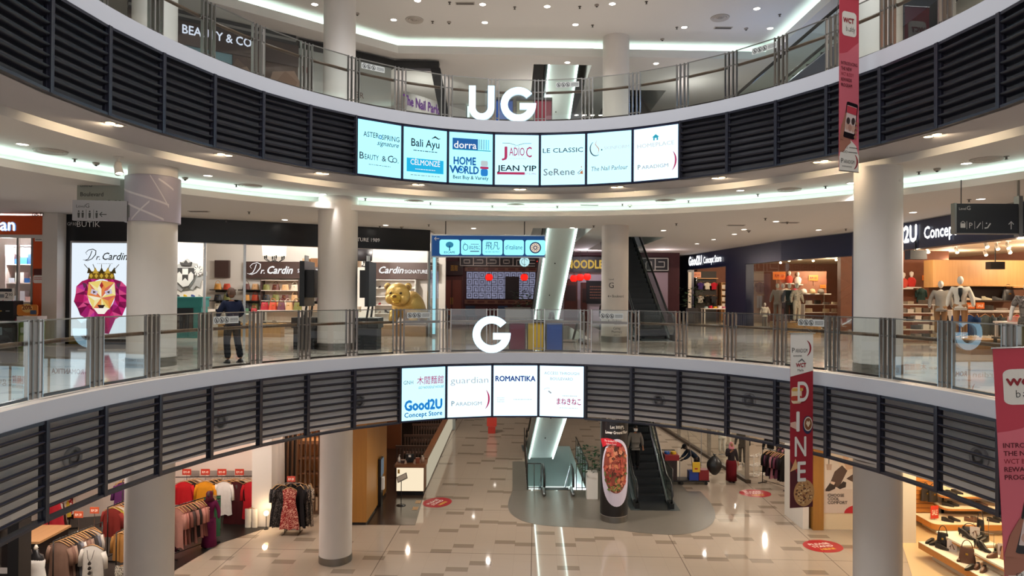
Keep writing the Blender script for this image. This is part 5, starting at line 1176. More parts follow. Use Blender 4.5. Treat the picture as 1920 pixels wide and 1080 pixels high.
mb = MB(frame((o.x-.06, o.y, 3.42), (d0.x, d0.y, 0), (0, 0, 1))); text(mb, 'Good2U', -1.2, -.03, .5, glow('ffffff', 1.6), w=2.1, bold=.05); text(mb, 'Concept Store', 1.35, 0, .36, glow('ffffff', 1.5), w=2.5, bold=.03); mb.build('lettering', t, world=True)
WB = mat('7a4d3a', .7, var=.15, scale=4); PW = wood('panel_wood', 'c89a62', 'a87a48', .5); SBEIGE = mat('d8c4a8', .7)
mb = MB(); mb.b2((11.6, 41.8, 0), (25.5, 42, 3.7), WB); struct(mb.build('wall_clothing_far')); mb = MB(); mb.b2((22.5, 8, 0), (22.7, 42, 3.7), WB); struct(mb.build('wall_clothing_side'))
mb = MB(); mb.holed([[(10.9, 42), (12.15, 29.1), (13.15, 25), (13.15, 8), (22.6, 8), (22.6, 42)]], 3.62, SBEIGE, False); struct(mb.build('ceiling_clothing'))
for x, y in ((14.5, 19), (18, 22), (15.5, 25.5), (19, 29), (13.6, 31.5), (16.5, 35), (12.8, 37.5), (20, 25)): shoplamp(x, y, 3.1, 200, (1, .8, .58))
# track spots
def trackspot(p, lab, grp='white track spotlights in the clothing shop'):
    t = thing('track_spotlight', lab, 'spotlight', p, 0, grp); mb = MB(); mb.tube([(0, 0, 0), (0, 0, -.14)], .02, SHOPW, 6); mb.b2((-.1, -.02, -.02), (.1, .02, 0), SHOPW); mb.build('stem', t)
    mb = MB(); mb.tube([(.0, .06, -.1), (-.05, -.1, -.27)], [.055, .07], mat('cfc8be', .5), 12); mb.build('head', t, True); mb = MB(); mb.tube([(-.05, -.1, -.27), (-.052, -.108, -.28)], [.06, .06], glow('ffe6b8', 8), 12); mb.build('lamp', t)
for i, (px, py, d) in enumerate([(1770, 461, 21), (1786, 470, 22), (1815, 459, 20), (1828, 460, 20.5), (1873, 452, 19.5), (1850, 474, 23), (1890, 476, 23.5), (1893, 489, 26), (1794, 488, 26), (1704, 496, 27), (1740, 490, 26), (1848, 494, 27.5), (1712, 486, 25), (1870, 480, 24), (1480, 503, 33), (1500, 494, 31), (1525, 501, 33), (1567, 490, 30), (1568, 500, 32)]):
    p = at(px, py, d); trackspot((p.x, p.y, 3.62), 'white track spotlight under the beige shop ceiling')
for i, (px, py, d) in enumerate(((1717, 477, 21), (1866, 497, 25))):
    p = at(px, py, d); t = thing('ceiling_speaker', 'black speaker box hanging from the beige ceiling, '+('near the white mannequins', 'deeper in the shop')[i], 'speaker', p); mb = MB(); mb.b2((-.26, -.15, -.16), (.26, .15, .12), BLACK); mb.build('box', t); mb = MB(); mb.tube([(0, 0, .12), (0, 0, 3.62-p.z)], .02, BLACK, 6); mb.build('bracket', t)
# ================================================================== inside the navy clothing shop
rr = random.Random(21)
def hangshirt(px, py, d, w, h, c, lab, grp, kind='shirt', sl=.2, rz=0):
    p = at(px, py, d); return garment(p, rz, kind, w, h, c if not isinstance(c, str) else cloth(c), lab, grp, sl)
# wall at the far end
t = thing('wall_display', 'dark slatted wall display of small shirts in the farthest navy opening', 'display wall', (12.2, 41.5, 0)); mb = MB(); mb.b2((11.45, 41.6, 0), (12.75, 41.75, 3.1), mat('2a2624', .6)); mb.build('board', t, world=True)
mb = MB(); mb.b2((11.45, 41.2, 2.62), (12.75, 41.6, 2.68), PW); mb.build('shelf', t, world=True)
for z in (2.45, 1.62): mb = MB(); mb.tube([(11.45, 41.35, z), (12.75, 41.35, z)], .015, STEEL, 6); mb.build('rail', t, world=True)
for i, (c, n) in enumerate((('4a3a7a', 'purple'), ('e8e4d4', 'white'), ('c8283a', 'red'))): garment((11.68+i*.42, 41.3, 2.4), 0, 'shirt', .3, .42, cloth(c), n+' small shirt on the upper rail of the far wall display', 'small shirts on the far wall', .14)
for i, (c, n) in enumerate((('d8d4cc', 'patterned pale'), ('1c1c1e', 'black'), ('3a3c40', 'grey'))): garment((11.68+i*.42, 41.3, 1.57), 0, 'shirt', .3, .42, cloth(c) if i else pattern('dcd8d0', '3a3a3a'), n+' small shirt on the lower rail of the far wall display', 'small shirts on the far wall', .14)
su, zs = shelf_unit((13.25, 41.2, 0), 0, .75, 2.4, .4, 7, PW, 'pale wooden shelf of white boxes in the farthest navy opening', PW)
for si in range(2, 6):
    for j in range(3): carton((13.02+j*.23, 41.15, zs[si]), 0, .2, .24, .2, mat(rr.choice(['ece6dc', 'e0d8cc', 'd8d0c4']), .6), 'white storage box, %s in the %s row of the wooden shelf' % (ORD[j], ORD[si-2]), 'white boxes on the wooden shelf', 'storage_box')
mb = MB(); mb.b2((13.7, 41.5, 0), (14.6, 41.79, 3.5), PW); struct(mb.build('wall_panel_far'))
table(12.0, 39.4, 1.5, .7, .85, SHOPW, 'white table of folded children clothes in the farthest navy opening')
for i, (c, n) in enumerate((('b8d0d8', 'pale blue'), ('c83040', 'red'), ('e8b83a', 'yellow'), ('e8e0e0', 'white'), ('d07a94', 'pink'))): folded((11.45+.27*i, 39.35, .85), rr.uniform(-.2, .2), .24, .34, .1+.05*(i % 2), cloth(c), n+' folded garment on the far white table', 'folded clothes on the far table')
t = thing('wall_display', 'grey wall display of shirts and trousers seen through the long shop window', 'display wall', (15.2, 41.6, 0)); mb = MB(); mb.b2((13.65, 41.15, 0), (15.55, 41.3, 3.1), mat('8a7a6c', .6)); mb.build('board', t, world=True)
for z in (2.5, 1.65): mb = MB(); mb.tube([(13.7, 40.95, z), (15.5, 40.95, z)], .015, STEEL, 6); mb.build('rail', t, world=True)
for i, (c, n) in enumerate((('8a8c90', 'grey'), ('e8e0d4', 'cream'), ('5a4a44', 'brown'))): garment((13.95+i*.62, 40.9, 2.44), 0, 'shirt', .42, .6, cloth(c), n+' shirt on the upper rail of the grey wall display', 'shirts on the grey wall display', .2)
for i, (c, n) in enumerate((('3a3c42', 'charcoal'), ('e0d0b0', 'beige'), ('7a8088', 'grey'))): garment((13.95+i*.62, 40.9, 1.6), 0, 'trousers', .34, .75, cloth(c), n+' trousers on the lower rail of the grey wall display', 'trousers on the grey wall display')
for i, (px, py, d, w, lab) in enumerate(((1306, 515, 41, .55, 'above the purple shirt'), (1393, 517, 40.8, .6, 'above the grey wall display'), (1461, 517, 36, .68, 'behind the group of mannequins'), (1525, 521, 36, .5, 'above the row of caps'), (1543, 537, 35.98, .3, 'beside the row of caps'), (1737, 521, 28.9, .36, 'on the brick wall left of the white mannequins'))):
    p = at(px, py, d); price_card(facing(p, 0), w, w*.62, 'orange price card '+lab, 'orange price cards', 'e07a30', ink='8a1c10', words='RM 10', stem=.1)
# mannequin group on a plinth
mb = MB(); mb.prism([(11.9, 28.9), (13.4, 28.9), (13.4, 31), (12.0, 31)], 0, .44, PW); tag(mb.build('display_plinth'), 'low wooden plinth carrying the dark clad mannequin group', 'plinth')
GD1, GD2, GD3 = cloth('2f2a28'), cloth('3f4448'), cloth('c9bfb0')
for i, (px, d, top, leg, lab, hd) in enumerate(((1458, 30.4, cloth('a8a29a'), cloth('9a9288'), 'white mannequin in grey at the left of the window group', 1), (1468, 30.6, GD1, GD1, 'white mannequin in a long dark brown outfit in the window group', 1), (1480, 29.6, cloth('3a4648'), cloth('34322f'), 'white mannequin in dark green with a pale arm stretched down in the window group', 1), (1494, 29.4, pattern('d8d0c0', '8a8478', 12), cloth('dcd4c4'), 'white mannequin in a pale patterned outfit at the right of the window group', 1))):
    p = at(px, 560, d); mannequin((max(p.x, 12.05), p.y, .44), -.5+.25*i, lab, top, leg, H=1.72, longtop=.35 if i in (1, 3) else 0)
p = at(1434, 592, 33.2); mannequin((p.x, p.y, 0), -.3, 'small child mannequin in pale clothes left of the window group', cloth('d0cabc'), cloth('8a8478'), H=1.25)
p = at(1380, 592, 36.2)
# gondola of goods
def gondola(cx, cy, rz, w, h, n, lab, grp, what, cols, d=.5, per=4):
    su, zs = shelf_unit((cx, cy, 0), rz, w, h, d, n, SHOPW, lab, None, .1)
    for si, z in enumerate(zs):
        for j in range(per):
            if rr.random() < .12: continue
            lx = -w/2+.12+(w-.24)*(j+.5)/per; q = V((cx, cy, z))+Matrix.Rotation(rz, 3, 'Z') @ V((lx, -.03, 0)); c, nm = rr.choice(cols)
            if what == 'box': carton(q, rz, (w-.3)/per*.8, rr.uniform(.1, .2), d*.6, mat(c, .6), '%s packet on the %s level of the %s, %s along' % (nm, ORD[si], grp, ORD[j]), 'packets on the '+grp, 'goods_packet')
            else: folded(q, rz, (w-.3)/per*.85, d*.65, rr.uniform(.08, .18), cloth(c), '%s folded stack on the %s level of the %s, %s along' % (nm, ORD[si], grp, ORD[j]), 'folded stacks on the '+grp)
    return su
NEUT = [('e8e0d4', 'white'), ('b8a890', 'beige'), ('5a4a3e', 'brown'), ('8a8078', 'grey'), ('d8c8a8', 'cream'), ('3a3632', 'dark')]
gondola(14.6, 30.6, 0, 2.6, 1.25, 4, 'white framed gondola of folded goods right of the mannequin group', 'white window gondola', 'fold', NEUT, per=6)
t = thing('cap_shelf', 'white wall shelf carrying caps and folded tops behind the window', 'shelf', (15.6, 35.8, 1.75)); mb = MB(); mb.b2((-1.3, -.3, -.05), (1.4, .3, 0), SHOPW); mb.build('board', t); mb = MB(); mb.b2((-1.2, .2, -1.75), (-1.15, .28, -.05), STEEL); mb.b2((1.25, .2, -1.75), (1.3, .28, -.05), STEEL); mb.build('uprights', t)
mb = MB(); mb.b2((-1.3, .24, .0), (1.4, .3, 1.2), mat('8a5a44', .7)); mb.build('back', t)
for i, (c, n) in enumerate((('e8d8c4', 'cream'), ('c83a5a', 'pink'), ('f0eae0', 'white'), ('c8b088', 'beige'), ('7a7068', 'taupe'))):
    t = thing('cap', n+' cap on the white wall shelf behind the shop window', 'cap', (14.65+i*.46, 35.6, 1.75), 0, 'caps on the wall shelf'); mb = MB(); mb.lathe([(.17, 0), (.17, .1), (.12, .22), (1e-4, .26)], cloth(c), n=14); mb.build('crown', t, True); mb = MB(); mb.slab(ellipse(0, -.2, .14, .14), .015, cloth(c), .02); mb.build('peak', t)
for i, (px, py, c, n) in enumerate(((1480, 531, 'd85a48', 'red'), (1496, 533, 'f0ece4', 'white'))):
    p = at(px, py, 36); t = thing('bust_form', n+' clad half-length bust form on the high window shelf', 'mannequin', p, 0, 'bust forms on the high shelf'); mb = MB(); mb.lathe([(.12, 0), (.17, .1), (.19, .28), (.12, .38), (.05, .42)], cloth(c), n=14, sy=.65); mb.build('torso', t, True); mb = MB(); mb.lathe([(.05, .41), (.05, .46), (.08, .52), (.075, .62), (1e-4, .67)], MANQ, n=12); mb.build('head', t, True); mb = MB(); mb.b2((-.22, -.15, -.05), (.22, .15, 0), SHOPW); mb.build('shelf_plate', t)
# right opening
mb = MB(); mb.prism([(13.0, 18.9), (14.1, 18.9), (14.1, 20.7), (13.2, 20.7)], 0, .42, wood('plinth_wood', 'a87f52', '8d6a44', .5, 0)); tag(mb.build('display_plinth'), 'low wooden plinth under the two tall white mannequins', 'plinth')
JK = cloth('d8d4c8'); TAN = cloth('9a7450')
p = at(1766, 600, 19.9); mannequin((p.x+.35, 19.6, .42), -.6, 'taller white mannequin in a pale open jacket and tan trousers', JK, TAN, H=1.8)
mi = MB(); mi.tube([(0, -.125, 1.08), (0, -.15, 1.3), (0, -.115, 1.47)], [.03, .05, .055], cloth('22262a'), 8); mi.build('inner_shirt', SC.objects[[o.name for o in C.objects if o.get('label', '').startswith('taller white mannequin')][0]], True)
mannequin((p.x+.22, 20.3, .42), -.4, 'shorter white mannequin in a grey top behind the one in the pale jacket', cloth('8e8a84'), cloth('8a6a4c'), H=1.68)
p = at(1905, 570, 16.6); mannequin((p.x+.6, 17.0, .0), -.6, 'white mannequin in a grey printed tee at the right edge', pattern('77706a', '4a4440', 5), cloth('5a5650'), H=2.0, sleeve=.4)
mannequin((13.6, 15.7, .0), -.6, 'white mannequin in a red top cut by the right edge of the view', cloth('b02a34'), cloth('8a1f2a'), H=1.75)
gondola(14.55, 24.5, 0, 2.2, 1.35, 5, 'white shelf unit of small goods left of the two mannequins', 'white shelf unit', 'box', NEUT, per=7)
gondola(18.3, 24.2, 0, 5.0, 1.15, 2, 'long white counter shelf behind the two mannequins', 'long white counter', 'fold', NEUT+[('c83a3a', 'red'), ('d8a83a', 'mustard')], per=9)
# rack of tops under the counter
rk = rack((17.4, 22.6, 0), 0, 4.2, 1.12, 'low white clothes rail of blue, grey and red tops behind the mannequins', m=SHOPW)
cs = [('1f3a6a', 'blue'), ('24406e', 'blue'), ('4a5458', 'slate grey'), ('4e5860', 'slate grey'), ('3a4044', 'charcoal'), ('6a5a4a', 'brown'), ('c02a3a', 'red'), ('c8323e', 'red'), ('5a4a40', 'brown'), ('3a3632', 'dark'), ('54504c', 'dark grey'), ('6a6058', 'taupe'), ('8a3a3a', 'rust'), ('42403e', 'dark'), ('707070', 'grey')]
for i, (c, n) in enumerate(cs): garment((15.5+i*.27, 22.6, 1.02), (1.2 if i not in (0, 2, 6) else .2), 'shirt', .44, .68, cloth(c), '%s top on the low white rail, %s from its left end' % (n, ORD[i] if i < 12 else 'one of the last'), 'tops on the low white rail', .3)
for x in (13.9, 14.35): garment((x, 21.5, 1.1), .5, 'shirt', .42, .7, cloth('1f3f7a' if x > 14 else '2a2a2c'), ('blue' if x > 14 else 'black')+' jacket hanging just right of the mall column', 'jackets near the column', .35)
rack((14.1, 21.5, 0), .3, 1.0, 1.2, 'small rail of jackets just right of the mall column', m=SHOPW)
# tables of folded clothes at the right edge
table(13.85, 17.6, 1.3, 1.5, .55, mat('2a2624', .5), 'low dark table piled with folded clothes near the right edge', RACKM); table(14.6, 18.6, 1.5, 1.2, .95, SHOPW, 'higher white table piled with red and pink clothes near the right edge', SHOPW)
RED = [('d8405a', 'pink'), ('e8a03a', 'orange'), ('c02a3a', 'red'), ('e0b0a8', 'blush'), ('e8c8a0', 'cream'), ('7a2a34', 'wine'), ('d86a6a', 'coral')]
for a, (x0, y0, z0, nx, ny, lab) in enumerate(((13.35, 17.1, .55, 4, 3, 'low dark table'), (14.05, 18.25, .95, 4, 2, 'higher white table'))):
    for i in range(nx):
        for j in range(ny):
            c, n = RED[(i*3+j*2+a) % 7]; folded((x0+i*.33, y0+j*.42, z0), rr.uniform(-.3, .3), .3, .36, rr.uniform(.08, .2), cloth(c), '%s folded pile on the %s, column %s, row %s' % (n, lab, ORD[i], ORD[j]), 'folded piles on the '+lab)
for i in range(4): c, n = NEUT[i]; carton((13.4+i*.3, 17.2, .06), 0, .26, .3, .3, cloth(('8a1f2a', '2a4a3a', '2a4a3a', '6a1f2a')[i]), ('wine', 'dark green', 'dark green', 'dark red')[i]+' bundle under the low dark table, '+ORD[i]+' from the left', 'bundles under the dark table', 'cloth_bundle', 'clothes')
mb = MB(); mb.b2((16.8, 26.6, 2.0), (21.0, 27.2, 3.1), PW); mb.b2((17.0, 26.7, 0), (20.8, 27.2, 2.0), mat('5a3c2c', .6)); struct(mb.build('wall_panel_wood'))
mb = MB(); mb.b2((12.9+1.4, 29.0, 0), (19.0, 29.3, 3.62), WB); struct(mb.build('wall_clothing_brick'))
t = thing('shoe_display', 'dark shelf of trainers and a black bag under the wooden panel', 'display', (18.4, 26.3, 1.5)); mb = MB(); mb.b2((-1.3, -.25, -.05), (1.3, .3, 0), mat('3a2c24', .5)); mb.b2((-1.4, -.25, .55), (1.6, .3, .6), PW); mb.build('boards', t); mb = MB(); mb.b2((-1.3, .26, 0), (1.3, .3, .55), mat('2a211c', .6)); mb.build('back', t)
for i in range(5): shoe((17.4+i*.42, 26.2, 1.5), 1.0, mat(('2a2a2a', 'c8b49a', 'd8d4c8', 'c8c0a0', '3a3a3a')[i], .5), ('black', 'tan', 'white', 'cream', 'charcoal')[i]+' trainer on the dark shelf under the wooden panel', 'trainers on the dark shelf', 0, True, sc=1.3)
handbag((19.5, 26.2, 1.5), 0, .55, .42, .25, BLACK, 'black bag at the right end of the trainer shelf', None)
for i, (px, py, c, n) in enumerate(((1694, 540, 'd8584a', 'coral'), (1709, 538, 'c83a34', 'red'))):
    p = at(px, py, 28.4); t = thing('bust_form', n+' clad bust form on the brick wall right of the mall column', 'mannequin', p, 0, 'bust forms on the brick wall'); mb = MB(); mb.lathe([(.12, 0), (.17, .1), (.19, .28), (.12, .38), (.05, .42)], cloth(c), n=14, sy=.65); mb.build('torso', t, True); mb = MB(); mb.lathe([(.05, .41), (.05, .46), (.08, .52), (.075, .62), (1e-4, .67)], MANQ, n=12); mb.build('head', t, True); mb = MB(); mb.b2((-.3, -.2, -.05), (.3, .62, 0), SHOPW); mb.build('shelf_plate', t)
p = at(1727, 545, 28.94); garment((p.x, p.y, 2.0), .3, 'shirt', .5, .62, cloth('2f4a4a'), 'dark green jacket on the brick wall left of the white mannequins', 'wall garments', .3)
gondola(21.0, 30, 0, 2.6, 2.0, 5, 'tall pale wooden shelf at the far right of the clothing shop', 'tall wooden shelf', 'fold', NEUT+[('8a2a2a', 'red')], per=5)
for i in range(3): p = at(1838+i*22, 630, 20); price_card(facing(at(1802+i*18, 573, 24.05), 0), .3, .22, 'orange price card on the long counter, %s from the left' % ORD[i], 'orange price cards', 'd86a28', ink='fff0d8', words='SALE', stem=.02)
# ================================================================== LOWER LEVEL
rr = random.Random(8)
def lz(px, py): return atz(px, py, ZL)
# grey inlay round the escalators
o = [lz(*p) for p in [(985, 860), (975, 895), (958, 925), (951, 948), (957, 965), (985, 980), (1030, 987), (1090, 989), (1150, 993), (1215, 1001), (1275, 1004), (1322, 994), (1343, 975), (1338, 948), (1310, 918), (1285, 890), (1262, 870)]]
def sm(p):
    out = []
    for i in range(len(p)):
        a, b = p[i], p[(i+1) % len(p)]; out += [a*.75+b*.25, a*.25+b*.75]
    return out
o = sm(sm([V((p.x, p.y)) for p in o]))
INL = nodes_mat('grey_inlay', .3, lambda nt, M, X: (lambda g, mp, n: (nt.links.new(g.outputs['Position'], mp.inputs[0]), mp.inputs['Scale'].__setattr__('default_value', (1.2, 26, 1)), nt.links.new(mp.outputs[0], n.inputs['Vector']), X(n.outputs['Fac'], '5f5a52', '7a736a'))[-1])(nt.nodes.new('ShaderNodeNewGeometry'), nt.nodes.new('ShaderNodeMapping'), nt.nodes.new('ShaderNodeTexNoise')))
hole_in = [(LOWHOLE[0][0]+.0, 26.6), (LOWHOLE[1][0], 26.6)]
op = [(p.x, p.y) for p in o]
mb = MB(); mb.poly([p for p in op if p[1] < 26.55]+[], INL, ZL+.006)
ys = sorted(op, key=lambda p: p[0])
mb2 = MB(); lft = min(p[0] for p in op if p[1] > 26); rgt = max(p[0] for p in op if p[1] > 26.6)
mb.b2((lft+.0, 26.45, ZL+.001), (LOWHOLE[0][0], 31, ZL+.006), INL); mb.b2((LOWHOLE[1][0], 26.45, ZL+.001), (7.0, 30, ZL+.006), INL)
struct(mb.build('floor_inlay'))
# pit under the down escalator
mb = MB(); x0, y0 = LOWHOLE[0]; x1, y1 = LOWHOLE[2]
PIT = mat('d0dcda', .5)
mb.quad((x0, y0, ZL), (x0, y1, ZL), (x0, y1, -12), (x0, y0, -12), PIT); mb.quad((x1, y1, ZL), (x1, y0, ZL), (x1, y0, -12), (x1, y1, -12), PIT); mb.quad((x0, y1, ZL), (x1, y1, ZL), (x1, y1, -8.2), (x0, y1, -8.2), PIT)
struct(mb.build('wall_pit')); mb = MB(); mb.quad((-6, 24, -12), (10, 24, -12), (10, 48, -12), (-6, 48, -12), mat('dfeef2', .3)); struct(mb.build('floor_basement'))
lamp('basement_lamp', 'POINT', (1.9, 31.5, -9.2), 4500, (.8, .97, 1), .05); lamp('basement_lamp', 'POINT', (2, 38, -10), 4500, (.85, .98, 1), .05)
escalator((5.25, 25.2, ZL), -.02, -ZL, 'escalator on the right of the round column that carries a masked person', 1.1)
escalator((1.35, 33.3, ZL), pi+.045, -ZL, 'escalator with a white edge-lit underside above the lower level opening', .85, SOFF, True, mat('56605f', .4))
escalator((1.84, 37.0, -12.2), pi, 12.2+ZL, 'escalator going down from the lower level inside the lit opening', .95)
# guard rails round the opening and beside the escalators
def guard(pts, z, lab, h=1.05, glassy=False):
    t = thing('guard_rail', lab, 'railing', (*pts[0], z))
    mb = MB(); mb.tube([(*p, z+h) for p in pts], .022, DKSTEEL, 6); mb.tube([(*p, z+.1) for p in pts], .015, DKSTEEL, 6); mb.build('rail', t, True, world=True)
    for a, b in zip(pts, pts[1:]):
        n = max(2, int((V(b)-V(a)).length/.9))
        for i in range(n+1): q = V(a)+(V(b)-V(a))*i/n; mb = MB(); mb.tube([(q.x, q.y, z), (q.x, q.y, z+h)], .016, DKSTEEL, 6); mb.build('baluster', t, True, world=True)
        if glassy: mb = MB(); mb.quad((*a, z+.12), (*b, z+.12), (*b, z+h-.05), (*a, z+h-.05), EGLASS); mb.build('glass_panel', t, world=True)
    return t
guard([(1.2, 26.55), (.66, 26.55), (.66, 33.5)], ZL, 'dark guard rail along the left of the lit opening', glassy=True); guard([(2.6, 26.55), (3.06, 26.55), (3.06, 31.5)], ZL, 'dark guard rail along the right of the lit opening', glassy=True)
guard([(6.25, 25.8), (6.25, 29.0), (7.1, 29)], ZL, 'glass guard rail to the right of the escalator with the masked person', glassy=True)
c = lz(1112, 930); potted((2.95+.15, 25.6, ZL), .85, 'leafy plant in a tall white pot beside the noodle column', 'd8d4ce', 150, .38, 1.0)
# noodle advert round the column
t = thing('column_advert', 'black wrapped advert with a large noodle dish round the lower centre column', 'advertisement', (*CC, ZL)); a0, a1 = -pi*.98, -.02*pi
mb = MB(); mb.lathe([(.475, .22), (.475, 4.25)], mat('141115', .35), n=40); mb.lathe([(.475, 4.25), (.465, 4.25)], BLACK, n=40); wrp = smooth_by_angle(mb.build('wrap', t))
def wrap(mb, fn2d):
    tmp = MB(); fn2d(tmp); k = []
    for v in tmp.v: q = -pi/2-.16+v[0]/.476; r = .477+v[2]; k.append((r*cos(q), r*sin(q), v[1]))
    for m in tmp.mats:
        mb.add(k, [f for f, i in zip(tmp.f, tmp.mi) if tmp.mats[i] == m], m)
def fan(mb, x, y, a, b, m, z, n=40):
    rs = [q/14 for q in range(15)]; vs = [(x+a*r*cos(2*pi*i/n), y+b*r*sin(2*pi*i/n), z) for r in rs for i in range(n)]
    mb.add(vs, [(k*n+i, k*n+(i+1) % n, (k+1)*n+(i+1) % n, (k+1)*n+i) for k in range(14) for i in range(n)], m)
def dish(mb):
    fan(mb, .1, 1.72, .58, 1.15, mat('cfc8dc', .4), .003); fan(mb, .08, 1.9, .46, .88, mat('8a4032', .5), .004); r = random.Random(4)
    for i in range(120):
        q = r.random()*6.28; s = r.random()**.5; x, y = .08+.44*s*cos(q), 1.9+.84*s*sin(q); w, h = r.uniform(.03, .1), r.uniform(.04, .13); a = r.random()*3
        mb.poly([(x+w*cos(a), y+h*sin(a)), (x+w*cos(a+1.6), y+h*sin(a+1.6)), (x+w*cos(a+3.1), y+h*sin(a+3.1)), (x+w*cos(a+4.7), y+h*sin(a+4.7))], mat(r.choice(['a8483a', 'c0604a', '7a2c22', 'd08a6a', 'b8564a', '4a2a1c', 'c87a54', '5a6a34']), .5), .006+.0002*i)
    for i in range(26): x, y = -.05+r.uniform(-.2, .2), 1.2+r.uniform(-.1, .1); mb.poly([(x, y), (x+.05, y+.03), (x+.09, y-.02)], mat(r.choice(['5a7a34', '7a9a4a', 'c87a5a']), .5), .034)
    stroke(mb, [(-.46+.07*i, 2.68+.1*sin(i*.35)) for i in range(11)], [.3-.02*i for i in range(11)], mat('b41c2c', .4), .037)
wm = MB(); wrap(wm, dish); wm.build('dish_picture', wrp)
def words(mb):
    W1, W2 = mat('e8e0d4', .5), mat('f0ece4', .5)
    text(mb, 'Chilli Pan', .12, 4.0, .13, W1, w=.66, bold=.02, z=.003); text(mb, 'GORE NOODLE', .12, 3.74, .12, W1, w=.78, bold=.0, z=.003, shear=.1); text(mb, 'STREET FOOD', .12, 3.54, .12, W1, w=.78, z=.003, shear=.1); text(mb, 'Lot 300(P),', .12, 3.22, .1, W2, w=.5, bold=.02, z=.003); text(mb, 'Lower Ground Floor', .12, 3.04, .1, W2, w=.86, bold=.02, z=.003)
    text(mb, 'The Grilled Fry', -.12, 2.77, .06, W2, w=.42, z=.04, shear=.2); text(mb, 'Yellow Curry', -.1, 2.67, .06, W2, w=.34, z=.04, shear=.2)
wm = MB(); wrap(wm, words); wm.build('lettering', wrp)
# red floor stickers
def sticker(px, py, lab, rot=0):
    c = lz(px, py); t = thing('floor_sticker', lab, 'floor sticker', (c.x, c.y, ZL+.003), rot, 'red oval floor stickers'); mb = MB(); mb.poly(ellipse(0, 0, .62, .52, 32), mat('a4202a', .3), 0); mb.build('disc', t)
    mb = MB(); mb.M = Matrix.Rotation(-.1, 4, 'Z'); text(mb, 'PLEASE', -.02, .12, .13, mat('e8d8d0', .5), w=.7, bold=.03, z=.001); text(mb, 'STAND', -.02, -.08, .13, mat('e8d8d0', .5), w=.7, bold=.03, z=.001); text(mb, 'HERE', 0, -.3, .12, mat('e0b84a', .5), w=.5, bold=.03, z=.001); mb.build('print', t)
sticker(820, 942, 'red oval floor sticker beside the lit restaurant counter', 1.2); sticker(1416, 925, 'red oval floor sticker nearest the person in the red skirt', .2); sticker(1543, 1024, 'red oval floor sticker nearest the shoe advert', .3)
t = thing('floor_banner', 'small red notice stand on the floor below the blue lettered screen', 'sign', lz(922, 812)); mb = MB(facing((0, 0, .75), 0)); mb.slab(rrect(0, .1, .55, .95, .02), .03, mat('d8483a', .4), 0); mb.build('board', t); mb = MB(facing((0, -.001, .75), 0)); text(mb, '1.39', 0, .15, .14, mat('ffe8d8', .5), w=.4, bold=.02); bars(mb, 0, .4, .4, .16, 2, mat('ffd8c8', .5)); mb.build('print', t); mb = MB(); mb.b2((-.2, -.12, 0), (.2, .12, .36), mat('c43a30', .5)); mb.build('foot', t)
# ---- Malay clothing shop on the left
LW = mat('ddd0c4', .7)
def wallp(name, pts, z0, z1, m):
    mb = MB()
    for a, b in zip(pts, pts[1:]):
        d = (V(b)-V(a)).normalized(); n = V((-d.y, d.x))*.15; mb.prism([tuple(V(a)), tuple(V(b)), tuple(V(b)+n), tuple(V(a)+n)], z0, z1, m)
    return struct(mb.build(name))
wallp('wall_lower_clothes', [(-17, 22.4), (-12.5, 23.6), (-8.55, 23.4)], ZL, -1.9, LW)
mb = MB(); mb.b2((-8.6, 22.2, ZL), (-7.95, 23.5, -1.9), mat('d5cbc2', .6)); struct(mb.build('wall_lower_pier'))
fl = [(-20, 13), (-9.6, 13), (-9.6, 17.5), (-9.0, 20.7), (-8.0, 22.2), (-8.6, 23.4), (-12.5, 23.6), (-20, 22)]
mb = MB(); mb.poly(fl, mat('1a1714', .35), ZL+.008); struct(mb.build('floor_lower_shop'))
lamp('shop_lamp', 'POINT', (-10.6, 21.6, -2.3), 150, (1, .72, .58), .05); lamp('shop_lamp', 'POINT', (-12, 19, -2.3), 170, (1, .78, .66), .05); lamp('shop_lamp', 'POINT', (-13.5, 16.5, -2.4), 150, (1, .84, .74), .05); lamp('shop_lamp', 'POINT', (-10.2, 15.4, -2.4), 150, (1, .84, .74), .05)
def on(px, py, d): p = at(px, py, d); return p
# wall rack of tops
p0, p1 = at(313, 894, 22.7), at(487, 896, 22.9); rz = atan2(p1.y-p0.y, p1.x-p0.x)
rack(((p0.x+p1.x)/2, 22.75, ZL+.02), rz, (p1-p0).length, p0.z-ZL-.02, 'long black wall rail of red, yellow and white tops in the lower clothes shop', .4)
GAR = [(345, 'b01c22', 'bright red', .62, .78, 'shirt'), (385, 'd08a1e', 'mustard yellow', .62, .8, 'shirt'), (416, '5a5652', 'grey', .6, 1.0, 'shirt'), (420, 'd8d2cc', 'white', .55, 1.1, 'shirt'), (441, '3c1014', 'dark maroon', .62, 1.45, 'dress'), (473, 'a81a22', 'crimson', .64, 1.25, 'shirt')]
for i, (px, c, n, w, h, k) in enumerate(GAR):
    p = at(px, 906, 22.45-.05*(i % 2)); garment((p.x, p.y, p.z+.05), -.05, k, w, h, cloth(c), n+' long top facing out on the wall rail, '+ORD[i]+' from the left', 'tops on the wall rail', .5, 'hanging_tunic')
    for j in range(3): c2 = rr.choice(['14120f', '2a2420', '5a4a44', 'd0c4b8', '3a3230']); garment((p.x+.05+.09*(j+1), p.y+.09*(j+1), p.z+.05), -.1, 'shirt', .58, h*.95, cloth(c2), {'14120f': 'black', '2a2420': 'near-black', '5a4a44': 'brown grey', 'd0c4b8': 'pale', '3a3230': 'dark brown'}[c2]+' top tucked %s behind the %s one on the wall rail' % (ORD[j], n), 'tops behind the wall rail fronts', .5, 'hanging_tunic')
